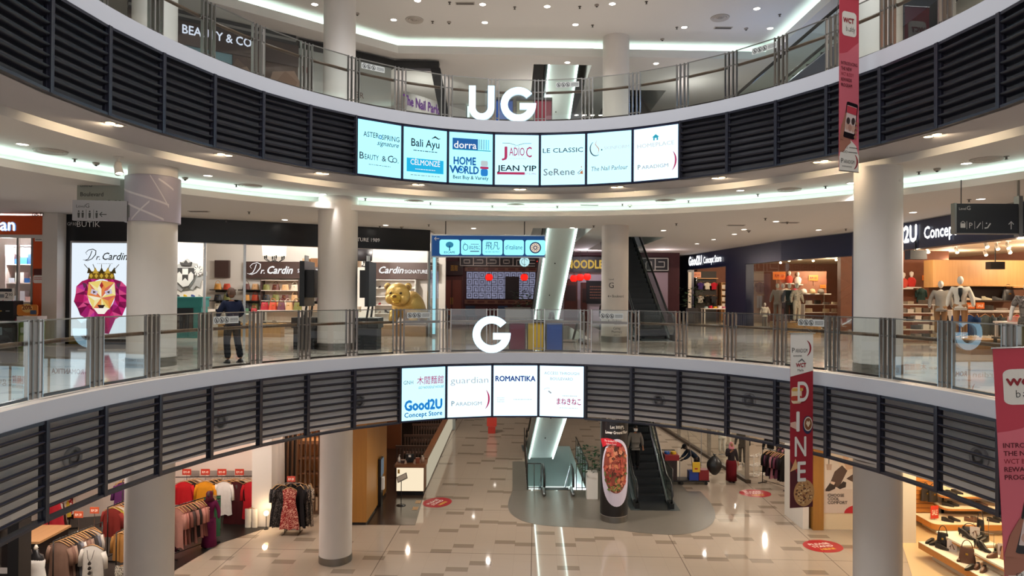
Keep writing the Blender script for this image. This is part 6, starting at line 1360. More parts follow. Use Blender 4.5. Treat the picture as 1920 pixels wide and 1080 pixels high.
p = at(473, 958, 22.2); garment((p.x, p.y-.08, p.z+.1), 0, 'trousers', .42, 1.0, cloth('d8cfc4'), 'white trousers hanging below the crimson top', 'trousers in the lower shop')
for i, px in enumerate((350, 385, 416, 449)):
    p = at(px, 885, 22.6); price_card(facing(p, 0), .3, .2, 'red price card above the wall rail, %s from the left' % ORD[i], 'red price cards in the lower shop', 'b8341c', words='RM 49', stem=.05)
    q = at(px+15, 888, 23.15); tag(MB(facing(q, 0)).slab(rrect(0, 0, .32, .2, .005), .015, mat('8f8882', .6), 0).build('grey_card'), 'small grey card on the wall behind the red price cards, %s from the left' % ORD[i], 'sign', 'grey cards behind the rail')
# purple mannequin
PU = cloth('5a1238')
p = lz(395, 1026); t = mannequin((p.x-.05, p.y, ZL+.01), .1, 'headscarfed mannequin in a long plum dress at the front of the lower clothes shop', PU, None, H=1.68, skinm=mat('2c0c14', .6), longtop=.1, group='dark mannequins of the lower shop')
mb = MB(); mb.lathe([(.19, .88), (.2, .6), (.2, .3), (.23, .04)], PU, n=20, sy=.8); mb.build('skirt', t, True); mb = MB(Matrix.Translation((0, 0, 1.56))); mb.lathe([(.15, -.14), (.1, -.05), (.1, .08), (.07, .13), (1e-4, .15)], cloth('4a0f22'), n=16); mb.build('headscarf', t, True); mb = MB()
for z in (1.22, 1.13, 1.04): mb.b2((-.03, -.14, z), (.05, -.125, z+.03), mat('e8b8b0', .5))
mb.build('brooches', t)
# standing racks in front
def endrack(cx, cy, rz, n, cols, kinds, lab, w=.5, h=1.0, step=.085, front=None, rh=1.45, grp=''):
    rack((cx, cy, ZL+.01), rz+pi/2, n*step+.35, rh, lab, .5)
    d = V((cos(rz+pi/2), sin(rz+pi/2))); 
    for i in range(n):
        q = V((cx, cy))-d*(n*step/2)+d*step*i; c, nm = cols[i % len(cols)] if not (front and i == 0) else front
        garment((q.x, q.y, ZL+rh-.08), rz+rr.uniform(-.12, .12), kinds[i % len(kinds)], w, h*rr.uniform(.88, 1.08), cloth(c) if isinstance(c, str) else c, '%s garment, %s from the front of the %s' % (nm, ORD[i] if i < 12 else 'last', grp), 'garments on the '+grp, .42 if kinds[i % len(kinds)] == 'shirt' else 0, sc=1)
ER = [('c08478', 'dusty pink'), ('b07468', 'rose'), ('8a5a50', 'rose brown'), ('4a3a36', 'brown'), ('9a6a60', 'mauve'), ('2c2422', 'black')]
p = lz(352, 1045); endrack(p.x-.1, p.y+.4, -.5, 9, ER, ['shirt'], 'rail of dusty pink long blouses left of the plum mannequin', .62, 1.05, .1, ('b07d70', 'dusty pink'), 1.5, 'pink blouse rail')
p = lz(385, 1030); GR = [('3a6a4a', 'green'), ('2c5a3e', 'green'), (pattern('2a2c2a', '8a8a84', 11), 'black and white patterned'), ('1c1c1c', 'black')]
endrack(p.x-.25, p.y+1.0, .4, 7, GR, ['trousers'], 'short rail of green and patterned trousers behind the plum mannequin', .5, 1.0, .12, None, 1.3, 'green trouser rail')
p = lz(322, 1052); endrack(p.x-.35, p.y+.3, .1, 4, [('5a1a3a', 'plum'), (pattern('8a6a70', '6a3a4a', 3), 'plum banded'), ('4a1430', 'dark plum')], ['dress'], 'rail of plum dresses beside the mall column', .5, 1.3, .12, None, 1.5, 'plum dress rail')
# nearer racks left of the big column
p = at(165, 1000, 13.6)
endrack(-11.3, 17.5, -.25, 13, [('8a6c5c', 'taupe'), ('7a5c50', 'brown'), ('a08474', 'beige'), ('3a3432', 'black'), ('6a6a70', 'grey'), ('d0c8c0', 'white')], ['shirt'], 'rail of taupe and beige blouses left of the big column', .64, .95, .085, ('86695a', 'taupe'), 1.5, 'taupe blouse rail')
garment((-10.45, 16.75, ZL+1.42), -.2, 'shirt', .66, 1.1, cloth('d8d2c8'), 'white blouse with a pendant necklace at the front of the near rails', 'garments on the ochre rail', .4)
t = thing('pendant_necklace', 'grey pendant necklace hanging on the white blouse', 'necklace', (-10.45, 16.65, ZL+1.3)); mb = MB(); mb.tube([(-.09, 0, .05), (-.05, -.03, -.15), (0, -.04, -.22), (.05, -.03, -.15), (.09, 0, .05)], .006, DKSTEEL, 5); mb.build('cord', t); mb = MB(); [mb.lathe([(.03, -.3-.12*i), (.045, -.27-.12*i), (.02, -.22-.12*i)], DKSTEEL, (0, -.04, 0), 8) for i in range(3)]; mb.build('pendant', t)
endrack(-10.15, 17.9, -.25, 7, [('9a6a34', 'ochre'), ('8a5c2e', 'ochre'), ('5a3c2a', 'brown'), ('2a2422', 'black')], ['shirt'], 'rail of ochre blouses touching the big column', .6, .8, .09, ('9a6c38', 'ochre'), 1.5, 'ochre rail')
garment((-9.95, 17.2, ZL+.72), -.2, 'trousers', .5, .7, pattern('c8c0b0', '2a2420', 10), 'black and cream patterned trousers below the ochre blouses', 'trousers in the near rails')
endrack(-11.5, 19.9, -.2, 9, [('7a2a24', 'rust'), ('b0a23a', 'olive'), ('d8d4cc', 'white'), ('8a3a2a', 'brick red'), ('1c2a4a', 'navy'), ('2a5a6a', 'teal')], ['shirt'], 'rail of mixed olive, rust and navy tops behind the taupe rail', .6, .8, .1, None, 1.55, 'mixed colour rail')
endrack(-12.1, 21.3, .1, 8, [('5a2a5a', 'purple'), ('6a3464', 'purple'), ('c8922e', 'golden'), ('3a2a2a', 'brown')], ['shirt'], 'rail of purple and golden tops seen through the lowest slats', .7, .8, .1, ('5c2c5e', 'purple'), 1.9, 'purple rail')
endrack(-14.3, 21.2, .2, 9, [('b02a34', 'red'), (pattern('d8d0c8', 'b02a34', 4), 'red and white'), ('3a1c18', 'dark brown'), ('e0c8b0', 'cream'), ('c8a83a', 'yellow')], ['dress', 'shirt'], 'tall rail of red and brown dresses seen through the slats', .55, 1.2, .12, None, 1.8, 'red dress rail')
for i, (px, py, d) in enumerate(((147, 965, 17.6), (177, 957, 17.9))): price_card(facing(at(px, py, d), 0), .24, .17, 'orange price card above the taupe rail, '+('left one', 'right one')[i], 'red price cards in the lower shop', 'b8502c', words='RM 39', stem=.2)
# cash desk and dress form at the far left
t = thing('cash_desk', 'dark cash desk with a pale wooden top at the lower left', 'desk', (-13.2, 18.6, ZL)); mb = MB(); mb.b2((-.5, -.6, 0), (.5, .6, 1.0), mat('1b1412', .5)); mb.build('body', t); mb = MB(); mb.b2((-.55, -.65, 1.0), (.55, .65, 1.06), wood('desk_wood', 'c09468', 'a67c52', .4, 1)); mb.build('top', t)
t = thing('card_terminal', 'small payment terminal with a white paper on the cash desk', 'terminal', (-13.2, 18.2, ZL+1.06)); mb = MB(); mb.b2((-.08, -.1, 0), (.08, .1, .08), BLACK); mb.build('body', t); mb = MB(facing((-.15, .05, .14), 0)); mb.slab(rrect(0, 0, .16, .24, .005), .004, SHOPW, 0); mb.build('paper', t)
t = thing('dress_form', 'black dress form in a white sleeveless top at the lower left edge', 'mannequin', (-11.35, 16.0, ZL)); mb = MB(); mb.lathe([(.2, 1.0), (.17, 1.12), (.2, 1.32), (.17, 1.46), (.07, 1.52), (.06, 1.6), (1e-4, 1.61)], BLACK, n=20, sy=.7); mb.build('torso', t, True); mb = MB(); mb.lathe([(.26, .75), (.22, 1.0), (.19, 1.15), (.21, 1.32), (.15, 1.44)], cloth('d8d6d0'), n=24, sy=.75); mb.build('top', t, True); mb = MB(); mb.lathe([(.2, 0), (.2, .02), (.02, .05), (.02, 1.0)], BLACK, n=16); mb.lathe([(.03, 1.6), (.05, 1.65), (.02, 1.72)], mat('d8cfc0', .4), n=10); mb.build('stand', t, True)
t = thing('dress_form', 'black dress form in an olive wrap beside the white topped one', 'mannequin', (-11.85, 16.3, ZL)); mb = MB(); mb.lathe([(.2, 1.1), (.2, 1.32), (.17, 1.46), (.07, 1.52), (1e-4, 1.53)], BLACK, n=20, sy=.7); mb.build('torso', t, True); mb = MB(); mb.lathe([(.2, .2), (.22, .8), (.2, 1.12)], cloth('6a6430'), n=20, sy=.75); mb.build('wrap', t, True); mb = MB(); mb.lathe([(.2, 0), (.2, .02), (.02, .05), (.02, 1.0)], BLACK, n=16); mb.build('stand', t, True)
mb = MB(); mb.b2((-13.4, 13.4, ZL), (-10.0, 13.6, -4.1), mat('d0c4b8', .6)); mb.b2((-13.4, 13.35, -4.1), (-9.95, 13.65, -4.0), mat('2a2422', .4)); tag(mb.build('low_partition'), 'pale partition panel with dark edging at the lower left corner', 'partition'); mb = MB(); mb.b2((-10.0, 13.3, ZL), (-9.78, 13.65, -1.9), mat('241f1e', .4)); struct(mb.build('trim_lower_post'))
# floor lamp by the pier
p = lz(499, 992); t = thing('floor_lamp', 'small lit floor lamp between the crimson top and the printed dresses', 'lamp', (p.x, p.y, ZL)); mb = MB(); mb.lathe([(.08, 0), (.08, .02), (.012, .03), (.012, .45)], BLACK, n=12); mb.build('stem', t); mb = MB(); mb.ball((0, 0, .52), .085, glow('ffd9a0', 6), 12, 8); mb.build('bulb', t, True); lamp('floor_lamp_light', 'POINT', (p.x, p.y-.1, ZL+.55), 22, (1, .75, .45), .08)
# printed dress rack
p = lz(548, 1000); rack((p.x, p.y, ZL), 0, .5, 1.62, 'chrome stand of black and red printed dresses before the wooden slats', .5, CHROME)
garment((p.x-.02, p.y-.22, ZL+1.52), 0, 'dress', .5, 1.3, pattern('8a1f1f', 'd8a08c', 8), 'red dress with pale circle print at the front of the printed stand', 'printed dresses', .0)
for i, (dx, dy, rz_, m, n) in enumerate(((-.33, -.1, .7, pattern('191617', '5a5250', 7), 'black printed'), (-.48, .0, .9, pattern('1c1618', '4a4444', 9), 'black leaf print'), (.28, -.08, -.7, cloth('161214'), 'plain black'), (.42, .02, -.9, pattern('2a2020', '9a8878', 8), 'black and beige'), (.55, .1, -1.0, pattern('b8a490', '2a2020', 8), 'beige patterned'), (-.1, .15, 0, cloth('141214'), 'black'), (.15, .2, .1, cloth('1c1a1c'), 'charcoal'))): garment((p.x+dx, p.y+dy, ZL+1.55), rz_, 'dress', .46, 1.28, m, n+' long dress on the printed stand, '+ORD[i], 'printed dresses', .4)
price_card(facing((p.x-.02, p.y-.1, ZL+1.78), 0), .26, .18, 'red price card on top of the printed dress stand', 'red price cards in the lower shop', 'c84a3a', words='RM 89', stem=.0)
# wooden slat screen and lit shelves behind
SL = wood('slat_wood', '6a4a34', '4a3222', .5)
t = thing('slat_screen', 'tall dark wooden slat screen behind the printed dresses', 'screen', (-7.2, 23.6, ZL)); mb = MB(); x = -7.9
while x < -5.7: mb.b2((x, 23.5, ZL), (x+.05, 23.6, -1.9), SL); x += .16
mb.build('slats', t, world=True); mb = MB(); mb.b2((-7.95, 23.48, ZL), (-5.7, 23.62, ZL+.1), SL); mb.b2((-7.95, 23.48, ZL+3.4), (-5.7, 23.62, ZL+3.48), SL); mb.build('rails', t, world=True)
su, zs = shelf_unit((-6.9, 25.6, ZL), 0, 2.4, 3.2, .5, 6, mat('5a3a26', .6), 'lit shelves of boxes behind the wooden slat screen', mat('c89a70', .6), .3)
for si, z in enumerate(zs[1:5]):
    for j in range(7):
        if rr.random() < .85: carton((-7.85+j*.32, 25.5, z), 0, .26, rr.uniform(.16, .34), .3, mat(rr.choice(['f0dcc4', 'e8c8a8', 'd8b490', 'a87850', 'f4e8d8']), .6), 'pale box behind the slats on shelf %s, %s from the left' % (ORD[si], ORD[j]), 'boxes behind the slat screen', 'storage_box')
lamp('shop_lamp', 'POINT', (-6.9, 24.6, -2.9), 190, (1, .72, .48), .05); mb = MB(); mb.b2((-8.1, 26, ZL), (-5.6, 26.2, -1.9), mat('7a4a30', .7)); struct(mb.build('wall_lower_shelves'))
# ---- restaurant with the lit counter
KW = wood('kiosk_wood', 'a8742f', '94642a', .45)
pa, pb = lz(657, 985), lz(690, 983)
t = thing('wooden_kiosk', 'tall honey-coloured wooden wall block of the lower restaurant', 'wall block', (-5.2, 22.5, ZL)); mb = MB(); mb.b2((-5.75, 22.4, ZL+.1), (-4.83, 25.95, -1.92), KW); mb.build('block', t, world=True); mb = MB(); mb.b2((-5.73, 22.45, ZL), (-4.86, 25.95, ZL+.1), BLACK); mb.build('toe_kick', t, world=True)
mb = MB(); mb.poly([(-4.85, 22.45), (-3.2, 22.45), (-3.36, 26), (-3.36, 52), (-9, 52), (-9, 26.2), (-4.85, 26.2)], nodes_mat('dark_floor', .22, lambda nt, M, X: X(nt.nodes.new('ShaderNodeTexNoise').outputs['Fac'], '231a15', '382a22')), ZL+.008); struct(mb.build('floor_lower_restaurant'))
t = thing('service_screen', 'slim white and dark monitor stand on the side of the wooden block', 'screen', (-4.7, 24.5, ZL)); mb = MB(); mb.b2((-.1, -.25, 1.1), (-.02, .25, 1.75), BLACK); mb.build('monitor', t); mb = MB(); mb.b2((-.02, -.22, 1.14), (.0, .22, 1.72), glow('7a8894', .5)); mb.build('display', t); mb = MB(); mb.b2((-.12, -.2, 0), (-.02, .2, 1.1), BLACK); mb.build('cabinet', t)
mb = MB(); mb.b2((-.02, -.1, .6), (.06, .1, 1.05), SHOPW); mb.build('paper_stack', t)
CW = nodes_mat('lit_counter', .4, lambda nt, M, X: X(nt.nodes.new('ShaderNodeTexVoronoi').outputs['Distance'], 'f0e0c4', 'd8c4a4'))
cf = 25.75
t = thing('lit_counter', 'restaurant counter with a glowing cream front and wooden top', 'counter', (-3.9, cf, ZL)); mb = MB(); mb.b2((-4.42, cf, ZL+.15), (-3.34, cf+.7, ZL+1.08), mat('6a4a34', .5)); mb.build('body', t, world=True)
mb = MB(); mb.quad((-4.4, cf-.012, ZL+.17), (-3.36, cf-.012, ZL+.17), (-3.36, cf-.012, ZL+1.06), (-4.4, cf-.012, ZL+1.06), glow('ffeccb', .95)); mb.build('lit_front', t, world=True)
mb = MB(); mb.b2((-4.46, cf-.05, ZL+1.08), (-3.3, cf+.75, ZL+1.2), wood('counter_wood', '8a5a3a', '6a4228', .4, 0)); mb.build('top', t, world=True); mb = MB(); mb.b2((-4.38, cf+.02, ZL), (-3.38, cf+.68, ZL+.15), BLACK); mb.build('toe_kick', t, world=True)
mb = MB(); mb.b2((-3.45, cf+.75, ZL+.1), (-3.34, 38, ZL+1.15), glow('e8dcc0', .55)); mb.b2((-3.55, cf+.75, ZL+1.15), (-3.32, 38, ZL+1.25), wood('counter_wood', '', '')); mb.b2((-3.45, cf+.75, ZL), (-3.36, 38, ZL+.1), BLACK); mb.build('side_wing', t, world=True)
mb = MB(facing((-4.32, cf-.02, ZL+.92), 0)); mb.poly(rrect(0, 0, .08, .16, .005), mat('b8923a', .5), .002); mb.build('notice', t, world=True)
for i, (x, kind) in enumerate(((-4.36, 'bottle'), (-4.2, 'box'), (-3.93, 'till'), (-3.62, 'box'), (-3.45, 'jar'))):
    y = cf+.3; z = ZL+1.2
    if kind == 'bottle': t = thing('pump_bottle', 'white pump bottle at the left end of the lit counter', 'bottle', (x, y, z)); mb = MB(); mb.lathe([(.05, 0), (.055, .16), (.02, .2), (.02, .24)], SHOPW, n=12); mb.build('body', t, True); mb = MB(); mb.tube([(0, 0, .24), (0, 0, .28), (.05, 0, .28)], .012, SHOPW, 6); mb.build('pump', t)
    elif kind == 'till': t = thing('cash_register', 'black cash register with a white mark on the lit counter', 'cash register', (x, y, z)); mb = MB(); mb.b2((-.16, -.1, .08), (.16, -.06, .34), BLACK); mb.build('screen', t); mb = MB(); mb.b2((-.12, -.08, 0), (.12, .12, .08), BLACK); mb.build('base', t); mb = MB(facing((0, -.101, .22), 0)); mb.poly(rrect(0, .04, .1, .08, .01), SHOPW, .002); mb.build('emblem', t)
    elif kind == 'box': carton((x, y-.1, z), 0, .14, .2 if i == 3 else .1, .12, mat('7a3a24' if i == 3 else '3a2420', .5), ('red brown box' if i == 3 else 'low dark box')+' on the lit counter', 'boxes on the lit counter', 'counter_box')
    else: t = thing('glass_jar', 'glass jar at the right end of the lit counter', 'jar', (x, y, z)); mb = MB(); mb.lathe([(.07, 0), (.08, .15), (.06, .22)], mat('a08878', .2), n=14); mb.build('body', t, True); mb = MB(); mb.lathe([(.065, .22), (.065, .26), (1e-4, .27)], STEEL, n=14); mb.build('lid', t)
for i in range(2): tag(MB().b2((-3.55, 24.0+i*.75, ZL+.009), (-3.35, 24.35+i*.75, ZL+.013), mat('a07a50', .5)).build('floor_sticker'), 'small tan floor sticker before the lit counter, '+('nearer one', 'farther one')[i], 'floor sticker', 'tan floor stickers')
p = lz(752, 948); t = thing('menu_stand', 'thin black menu stand with a tilted board before the lit counter', 'menu stand', (p.x, p.y, ZL)); mb = MB(); mb.lathe([(.17, 0), (.17, .02), (.03, .04)], BLACK, n=20); mb.build('base', t, True); mb = MB(); mb.tube([(0, 0, .03), (0, 0, .98)], .014, BLACK, 8); mb.build('pole', t); mb = MB(Matrix.Translation((.03, 0, 1.02)) @ Matrix.Rotation(-.45, 4, 'Y') @ Matrix.Rotation(.7, 4, 'X')); mb.b2((-.2, -.13, -.01), (.2, .13, .01), mat('6a665f', .4)); mb.poly(rrect(0, 0, .34, .2, .01), mat('b8b0a4', .4), .012); mb.build('board', t)
BW = wood('bench_wood', '5c4236', '42302a', .5, 0)
for i, y in enumerate((28.2, 30.4, 33.0, 36)):
    t = thing('booth_bench', 'dark slat-backed booth bench behind the lit counter, %s from the counter' % ORD[i], 'bench', (-4.2, y, ZL), 0, 'booth benches'); mb = MB(); mb.b2((-.75, 0, .4), (.65, .45, .5), BW); mb.build('seat', t); mb = MB(); mb.b2((-.75, .4, 1.15), (.65, .5, 1.25), BW); [mb.b2((-.72+k*.13, .42, .5), (-.67+k*.13, .47, 1.15), BW) for k in range(11)]; mb.build('backrest', t); mb = MB(); mb.b2((-.7, .05, 0), (.6, .4, .4), mat('2a1e18', .6)); mb.build('base', t)
    if i < 3: table(-4.2, y+1.15, 1.1, .6, .75, BW, 'dark dining table between the booth benches, %s from the counter' % ORD[i], BLACK)
mb = MB(); mb.b2((-7.2, 33.4, ZL), (-5.5, 33.6, -1.9), mat('6a3c20', .6)); struct(mb.build('wall_restaurant_brown')); mb = MB(); mb.b2((-9.2, 26.2, ZL), (-9, 52, -1.9), mat('2a1a14', .7)); struct(mb.build('wall_lower_restaurant')); mb = MB(); mb.b2((-9, 46, ZL), (-3.3, 46.2, -1.9), mat('3a2620', .7)); struct(mb.build('wall_lower_restaurant_back'))
mb = MB(); mb.b2((-3.5, 38, ZL), (-3.2, 38.5, -1.9), mat('9aa0a0', .5)); struct(mb.build('trim_restaurant_post'))
lamp('shop_lamp', 'POINT', (-4.6, 30, -2.4), 60, (1, .75, .55), .05); lamp('shop_lamp', 'POINT', (-6.5, 31, -2.4), 50, (1, .6, .35), .05)
# ---- right: glass fronted shop, pillars, shoe advert
lamp('shop_lamp', 'POINT', (11.8, 31, -2.6), 240, (1, .86, .7), .05); lamp('shop_lamp', 'POINT', (12, 36, -2.6), 240, (1, .86, .7), .05); lamp('shop_lamp', 'POINT', (13, 26, -2.6), 160, (1, .84, .68), .05)
mb = MB(); mb.b2((16, 24, ZL), (16.2, 45, -1.9), LW); struct(mb.build('wall_lower_right')); mb = MB(); mb.b2((8.5, 46, ZL), (16, 46.2, -1.9), LW); struct(mb.build('wall_lower_far'))
pr = lz(1290, 838)
t = thing('shop_window', 'glass shop window with a white base strip behind the person in the red skirt', 'shop window', (9.5, 33, ZL)); A, B = (8.6, 40), (9.75, 27.6)
mb = MB(); segbox(mb, A, B, 0, 12.4, ZL, ZL+.14, 0, .2, mat('4a3c30', .5)); mb.build('base_strip', t, world=True); mb = MB(); mb.quad((A[0]+.09, A[1], ZL+.14), (B[0]+.09, B[1], ZL+.14), (B[0]+.09, B[1], -2.2), (A[0]+.09, A[1], -2.2), SHOPGLASS); mb.build('glass', t, world=True)
for s in (4, 8.2, 12.3): mb = MB(); segbox(mb, A, B, s-.05, s+.05, ZL, -2.0, .0, .15, STEEL); mb.build('mullion', t, world=True)
for i, (x, y, c, n) in enumerate(((10.3, 32.6, 'd8cfc0', 'cream'), (10.6, 30.6, '2a2622', 'dark'), (11.2, 34.5, 'b8a890', 'beige'), (11.5, 29.6, '1c1a1a', 'black'))): mannequin((x, y, ZL), -.4, 'white mannequin in %s clothes inside the glass shop, %s from the front' % (n, ORD[(1, 0, 3, 2)[i]]), cloth(c), cloth('e0d8cc' if i != 1 else '2a2622'), H=1.75)
for i in range(4):
    t = thing('hoop_stand', 'white wire hoop stand inside the glass shop, %s from the mullion' % ORD[i], 'display stand', (10.4+.32*i, 28.6+.25*(i % 2), ZL)); mb = MB(); [mb.tube([(r*cos(2*pi*k/14), r*sin(2*pi*k/14), z) for k in range(14)], .012, SHOPW, 5, True) for r, z in ((.22, .1), (.18, .5), (.14, .9))]; mb.build('hoops', t); mb = MB(); mb.tube([(0, 0, 0), (0, 0, 1.0)], .015, SHOPW, 6); mb.tube([(-.22, 0, .1), (.22, 0, .1)], .01, SHOPW, 5); mb.tube([(-.18, 0, .5), (.18, 0, .5)], .01, SHOPW, 5); mb.build('pole', t)
su, zs = shelf_unit((14.6, 33.5, ZL), -pi/2, 3.5, 1.9, .5, 4, SHOPW, 'white shelves along the inner wall of the glass shop', SHOPW)
BK = [('191618', 'black'), ('2a1a22', 'dark plum'), ('6a3a4e', 'mauve'), ('141214', 'black'), ('a8707a', 'pink')]
for k, (px, py, n, lab, g) in enumerate(((1452, 915, 9, 'rail of black tops left of the red DINE banner', 'black top rail'), (1475, 900, 7, 'rail of plum and pink tops just behind the red DINE banner', 'plum top rail'))):
    p = lz(px, py); endrack(p.x+.1, p.y+.2, .5-.1*k, n, BK if k == 0 else BK[1:], ['shirt'], lab, .62, .95, .1, None, 1.45, g)
mb = MB(); mb.b2((9.75, 22.3, ZL), (9.95, 23.8, -1.9), mat('d8d2ca', .6)); struct(mb.build('wall_lower_white_end')); mb = MB(); mb.b2((10.05, 22.2, ZL), (10.4, 22.9, -1.9), wood('pier_wood', 'a0712e', '8a5f28', .45)); struct(mb.build('trim_wood_pier'))
t = thing('shoe_advert', 'large beige shoe advert of a seated person with dark ankle boots', 'advertisement', (11.5, 22.4, ZL)); AX0, AX1, AZ0, AZ1 = 10.42, 12.3, ZL+.55, -2.2
mb = MB(); mb.b2((AX0, 22.3, ZL), (AX1, 22.6, AZ0), mat('dcc8a8', .5)); mb.build('base_panel', t, world=True); mb = MB(); mb.b2((AX0, 22.28, AZ0), (AX1, 22.6, AZ1), mat('cdbcb0', .5)); mb.build('poster', t, world=True)
mb = MB(facing((AX0, 22.275, AZ0), 0)); s = 1/56.0*1.0
def ap(pts, c, z): mb.poly([((x-1545)/56.5, (970-y)/56.5) for x, y in pts], mat(c, .6), z)
ap([(1545, 925), (1625, 925), (1625, 860), (1545, 860)], 'd8ccc2', .001)
ap([(1568, 868), (1575, 845), (1592, 838), (1612, 845), (1625, 880), (1625, 900), (1606, 893), (1590, 900), (1576, 885)], 'd9c9b8', .004); ap([(1582, 870), (1600, 872), (1606, 885), (1588, 889)], 'c9a890', .006)
ap([(1558, 912), (1566, 892), (1580, 880), (1590, 890), (1574, 922), (1562, 920)], '4e3c36', .005); ap([(1588, 905), (1606, 893), (1625, 885), (1625, 915), (1610, 916)], '473630', .005)
ap([(1549, 925), (1558, 912), (1568, 916), (1567, 924), (1556, 929), (1549, 929)], '2c2220', .007); ap([(1571, 922), (1582, 910), (1588, 912), (1587, 921), (1576, 925)], '2c2220', .007); ap([(1559, 910), (1567, 912), (1565, 917), (1558, 914)], 'e0c8b4', .008)
ap([(1550, 878), (1561, 878), (1560, 889), (1551, 889)], 'b8a090', .004); ap([(1554.5, 878), (1556, 878), (1556, 850), (1554.5, 850)], '5a5a4a', .004)
ap([(1579, 858), (1586, 846), (1594, 858), (1592, 869), (1583, 869)], 'd0ab92', .005); ap([(1578, 856), (1583, 846), (1592, 845), (1595, 857), (1590, 853)], '3a2a24', .006)
for i, w in enumerate(('CHOOSE', 'COOL', 'COMFORT')): text(mb, w, (1553-1545)/56.5, (970-939-i*6.8)/56.5, .095, mat('2a2626', .5), 'l', bold=.02, z=.006)
ap([(1584, 970)]+[(1618-34*cos(radians(a)), 970-17*sin(radians(a))) for a in range(0, 181, 15)], 'b01c28', .006); text(mb, 'Bata', (1601-1545)/56.5, (970-966)/56.5, .1, mat('f0e8e4', .5), 'l', shear=.3, bold=.02, z=.009)
mb.build('artwork', t, world=True)
# ---- shoe shop at the lower right
SW = mat('f0e2c8', .6); LWD = wood('orange_wood', 'c98844', 'b87736', .4, 0)
mb = MB(); mb.b2((12.35, 21.1, ZL), (12.8, 21.3, -1.9), mat('e6dccc', .5)); mb.b2((12.7, 21.3, ZL), (12.8, 23, -1.9), mat('e6dccc', .5)); struct(mb.build('wall_shoe_shop_pier'))
mb = MB(); mb.poly([(11.2, 8), (22, 8), (22, 23.1), (12.8, 23.1), (12.4, 21.2), (10.9, 18)], mat('d9bd92', .25), ZL+.008); struct(mb.build('floor_shoe_shop'))
mb = MB(); mb.b2((12.8, 23, ZL), (22, 23.2, -1.9), SW); mb.b2((21.8, 8, ZL), (22, 23, -1.9), SW); struct(mb.build('wall_shoe_shop'))
lamp('shop_lamp', 'POINT', (13.5, 20.6, -2.4), 330, (1, .76, .45), .05); lamp('shop_lamp', 'POINT', (14, 17.2, -2.4), 330, (1, .76, .45), .05); lamp('shop_lamp', 'POINT', (16.5, 20.6, -2.4), 300, (1, .76, .45), .05)
t = thing('slat_wall', 'orange wooden slat wall holding black bags in the shoe shop', 'display wall', (14.0, 22.9, ZL)); mb = MB(); mb.b2((13.4, 22.85, ZL+.1), (14.45, 22.99, -1.9), LWD)
for k in range(26): mb.b2((13.4, 22.83, ZL+.25+k*.15), (14.45, 22.85, ZL+.27+k*.15), mat('8a5426', .5))
mb.build('slats', t, world=True); mb = MB(); mb.b2((13.4, 22.83, ZL), (14.45, 22.99, ZL+.1), mat('e0cdb0', .5)); mb.build('skirting', t, world=True)
BKS = mat('1c1614', .4); BRS = mat('5a3c2c', .45); TPS = mat('9c8468', .5)
def shelfb(x0, x1, y0, y1, z, lab, th=.08, full=False):
    t = thing('shoe_shelf', lab, 'shelf', ((x0+x1)/2, (y0+y1)/2, z)); mb = MB(); r = .22; o = [(x0+r*(1-cos(radians(a))), y0+r*(1-sin(radians(a)))) for a in range(0, 91, 15)]+[(x1, y0), (x1, y1), (x0, y1)]
    o = [(x0, y1)]+[(x0+r-r*cos(radians(a)), y0+r-r*sin(radians(a))) for a in range(0, 91, 15)]+[(x1, y0), (x1, y1)]
    mb.prism(o[::1], z-.02, z, SW); mb.build('top', t, world=True); mb = MB(); mb.prism(o, z-th, z-.02, LWD); mb.build('edge', t, world=True)
    if full: mb = MB(); mb.b2((x0+.25, y0+.25, ZL), (x1-.1, y1-.05, z-th), SW); mb.build('base', t, world=True)
    else: mb = MB(); mb.b2((x0+.3, y1-.05, ZL+.02), (x0+.36, y1, z-th), STEEL); mb.b2((x1-.1, y1-.05, ZL+.02), (x1-.04, y1, z-th), STEEL); mb.build('bracket', t, world=True)
shelfb(13.75, 21, 21.7, 22.8, ZL+.4, 'long cream and orange wood plinth of shoes along the back wall', .2, True); shelfb(14.5, 21, 22.3, 22.97, ZL+.72, 'lower cream wall shelf of shoes in the shoe shop'); shelfb(14.5, 21, 22.4, 22.97, ZL+1.1, 'upper cream wall shelf of shoes in the shoe shop')
n = 0
for z, y, xs, cols in ((.4, 21.95, [14.35, 14.62, 15.1, 15.36, 15.85, 16.1, 16.6, 16.86, 17.4, 17.7], 'back wall plinth'), (.72, 22.55, [14.75, 14.98, 15.7, 15.95, 16.7, 17.0], 'lower wall shelf'), (1.1, 22.6, [14.9, 15.15, 16.0, 16.3], 'upper wall shelf')):
    for i, x in enumerate(xs): shoe((x, y+.08*(i % 2), ZL+z), .9, (BKS, BRS, BKS, TPS, BRS)[(i//2) % 5], ('black', 'brown', 'black', 'taupe', 'brown')[(i//2) % 5]+' shoe on the %s, %s from the left' % (cols, ORD[i]), 'shoes on the '+cols, sc=1.35)
p = at(1759, 966, 18.2); price_card(facing((14.02, 22.1, ZL+.66), .2), .3, .42, 'red promotion card standing on the back wall plinth', 'red promotion cards', 'c83a28', words='SALE', stem=-.12)
for i, (px, py) in enumerate(((1735, 938), (1749, 940))): handbag(at(px, py, 22.7), .3, .42, .4, .18, BKS, 'black handbag hanging on the orange slat wall, '+('left one', 'right one')[i], 'bags on the slat wall')
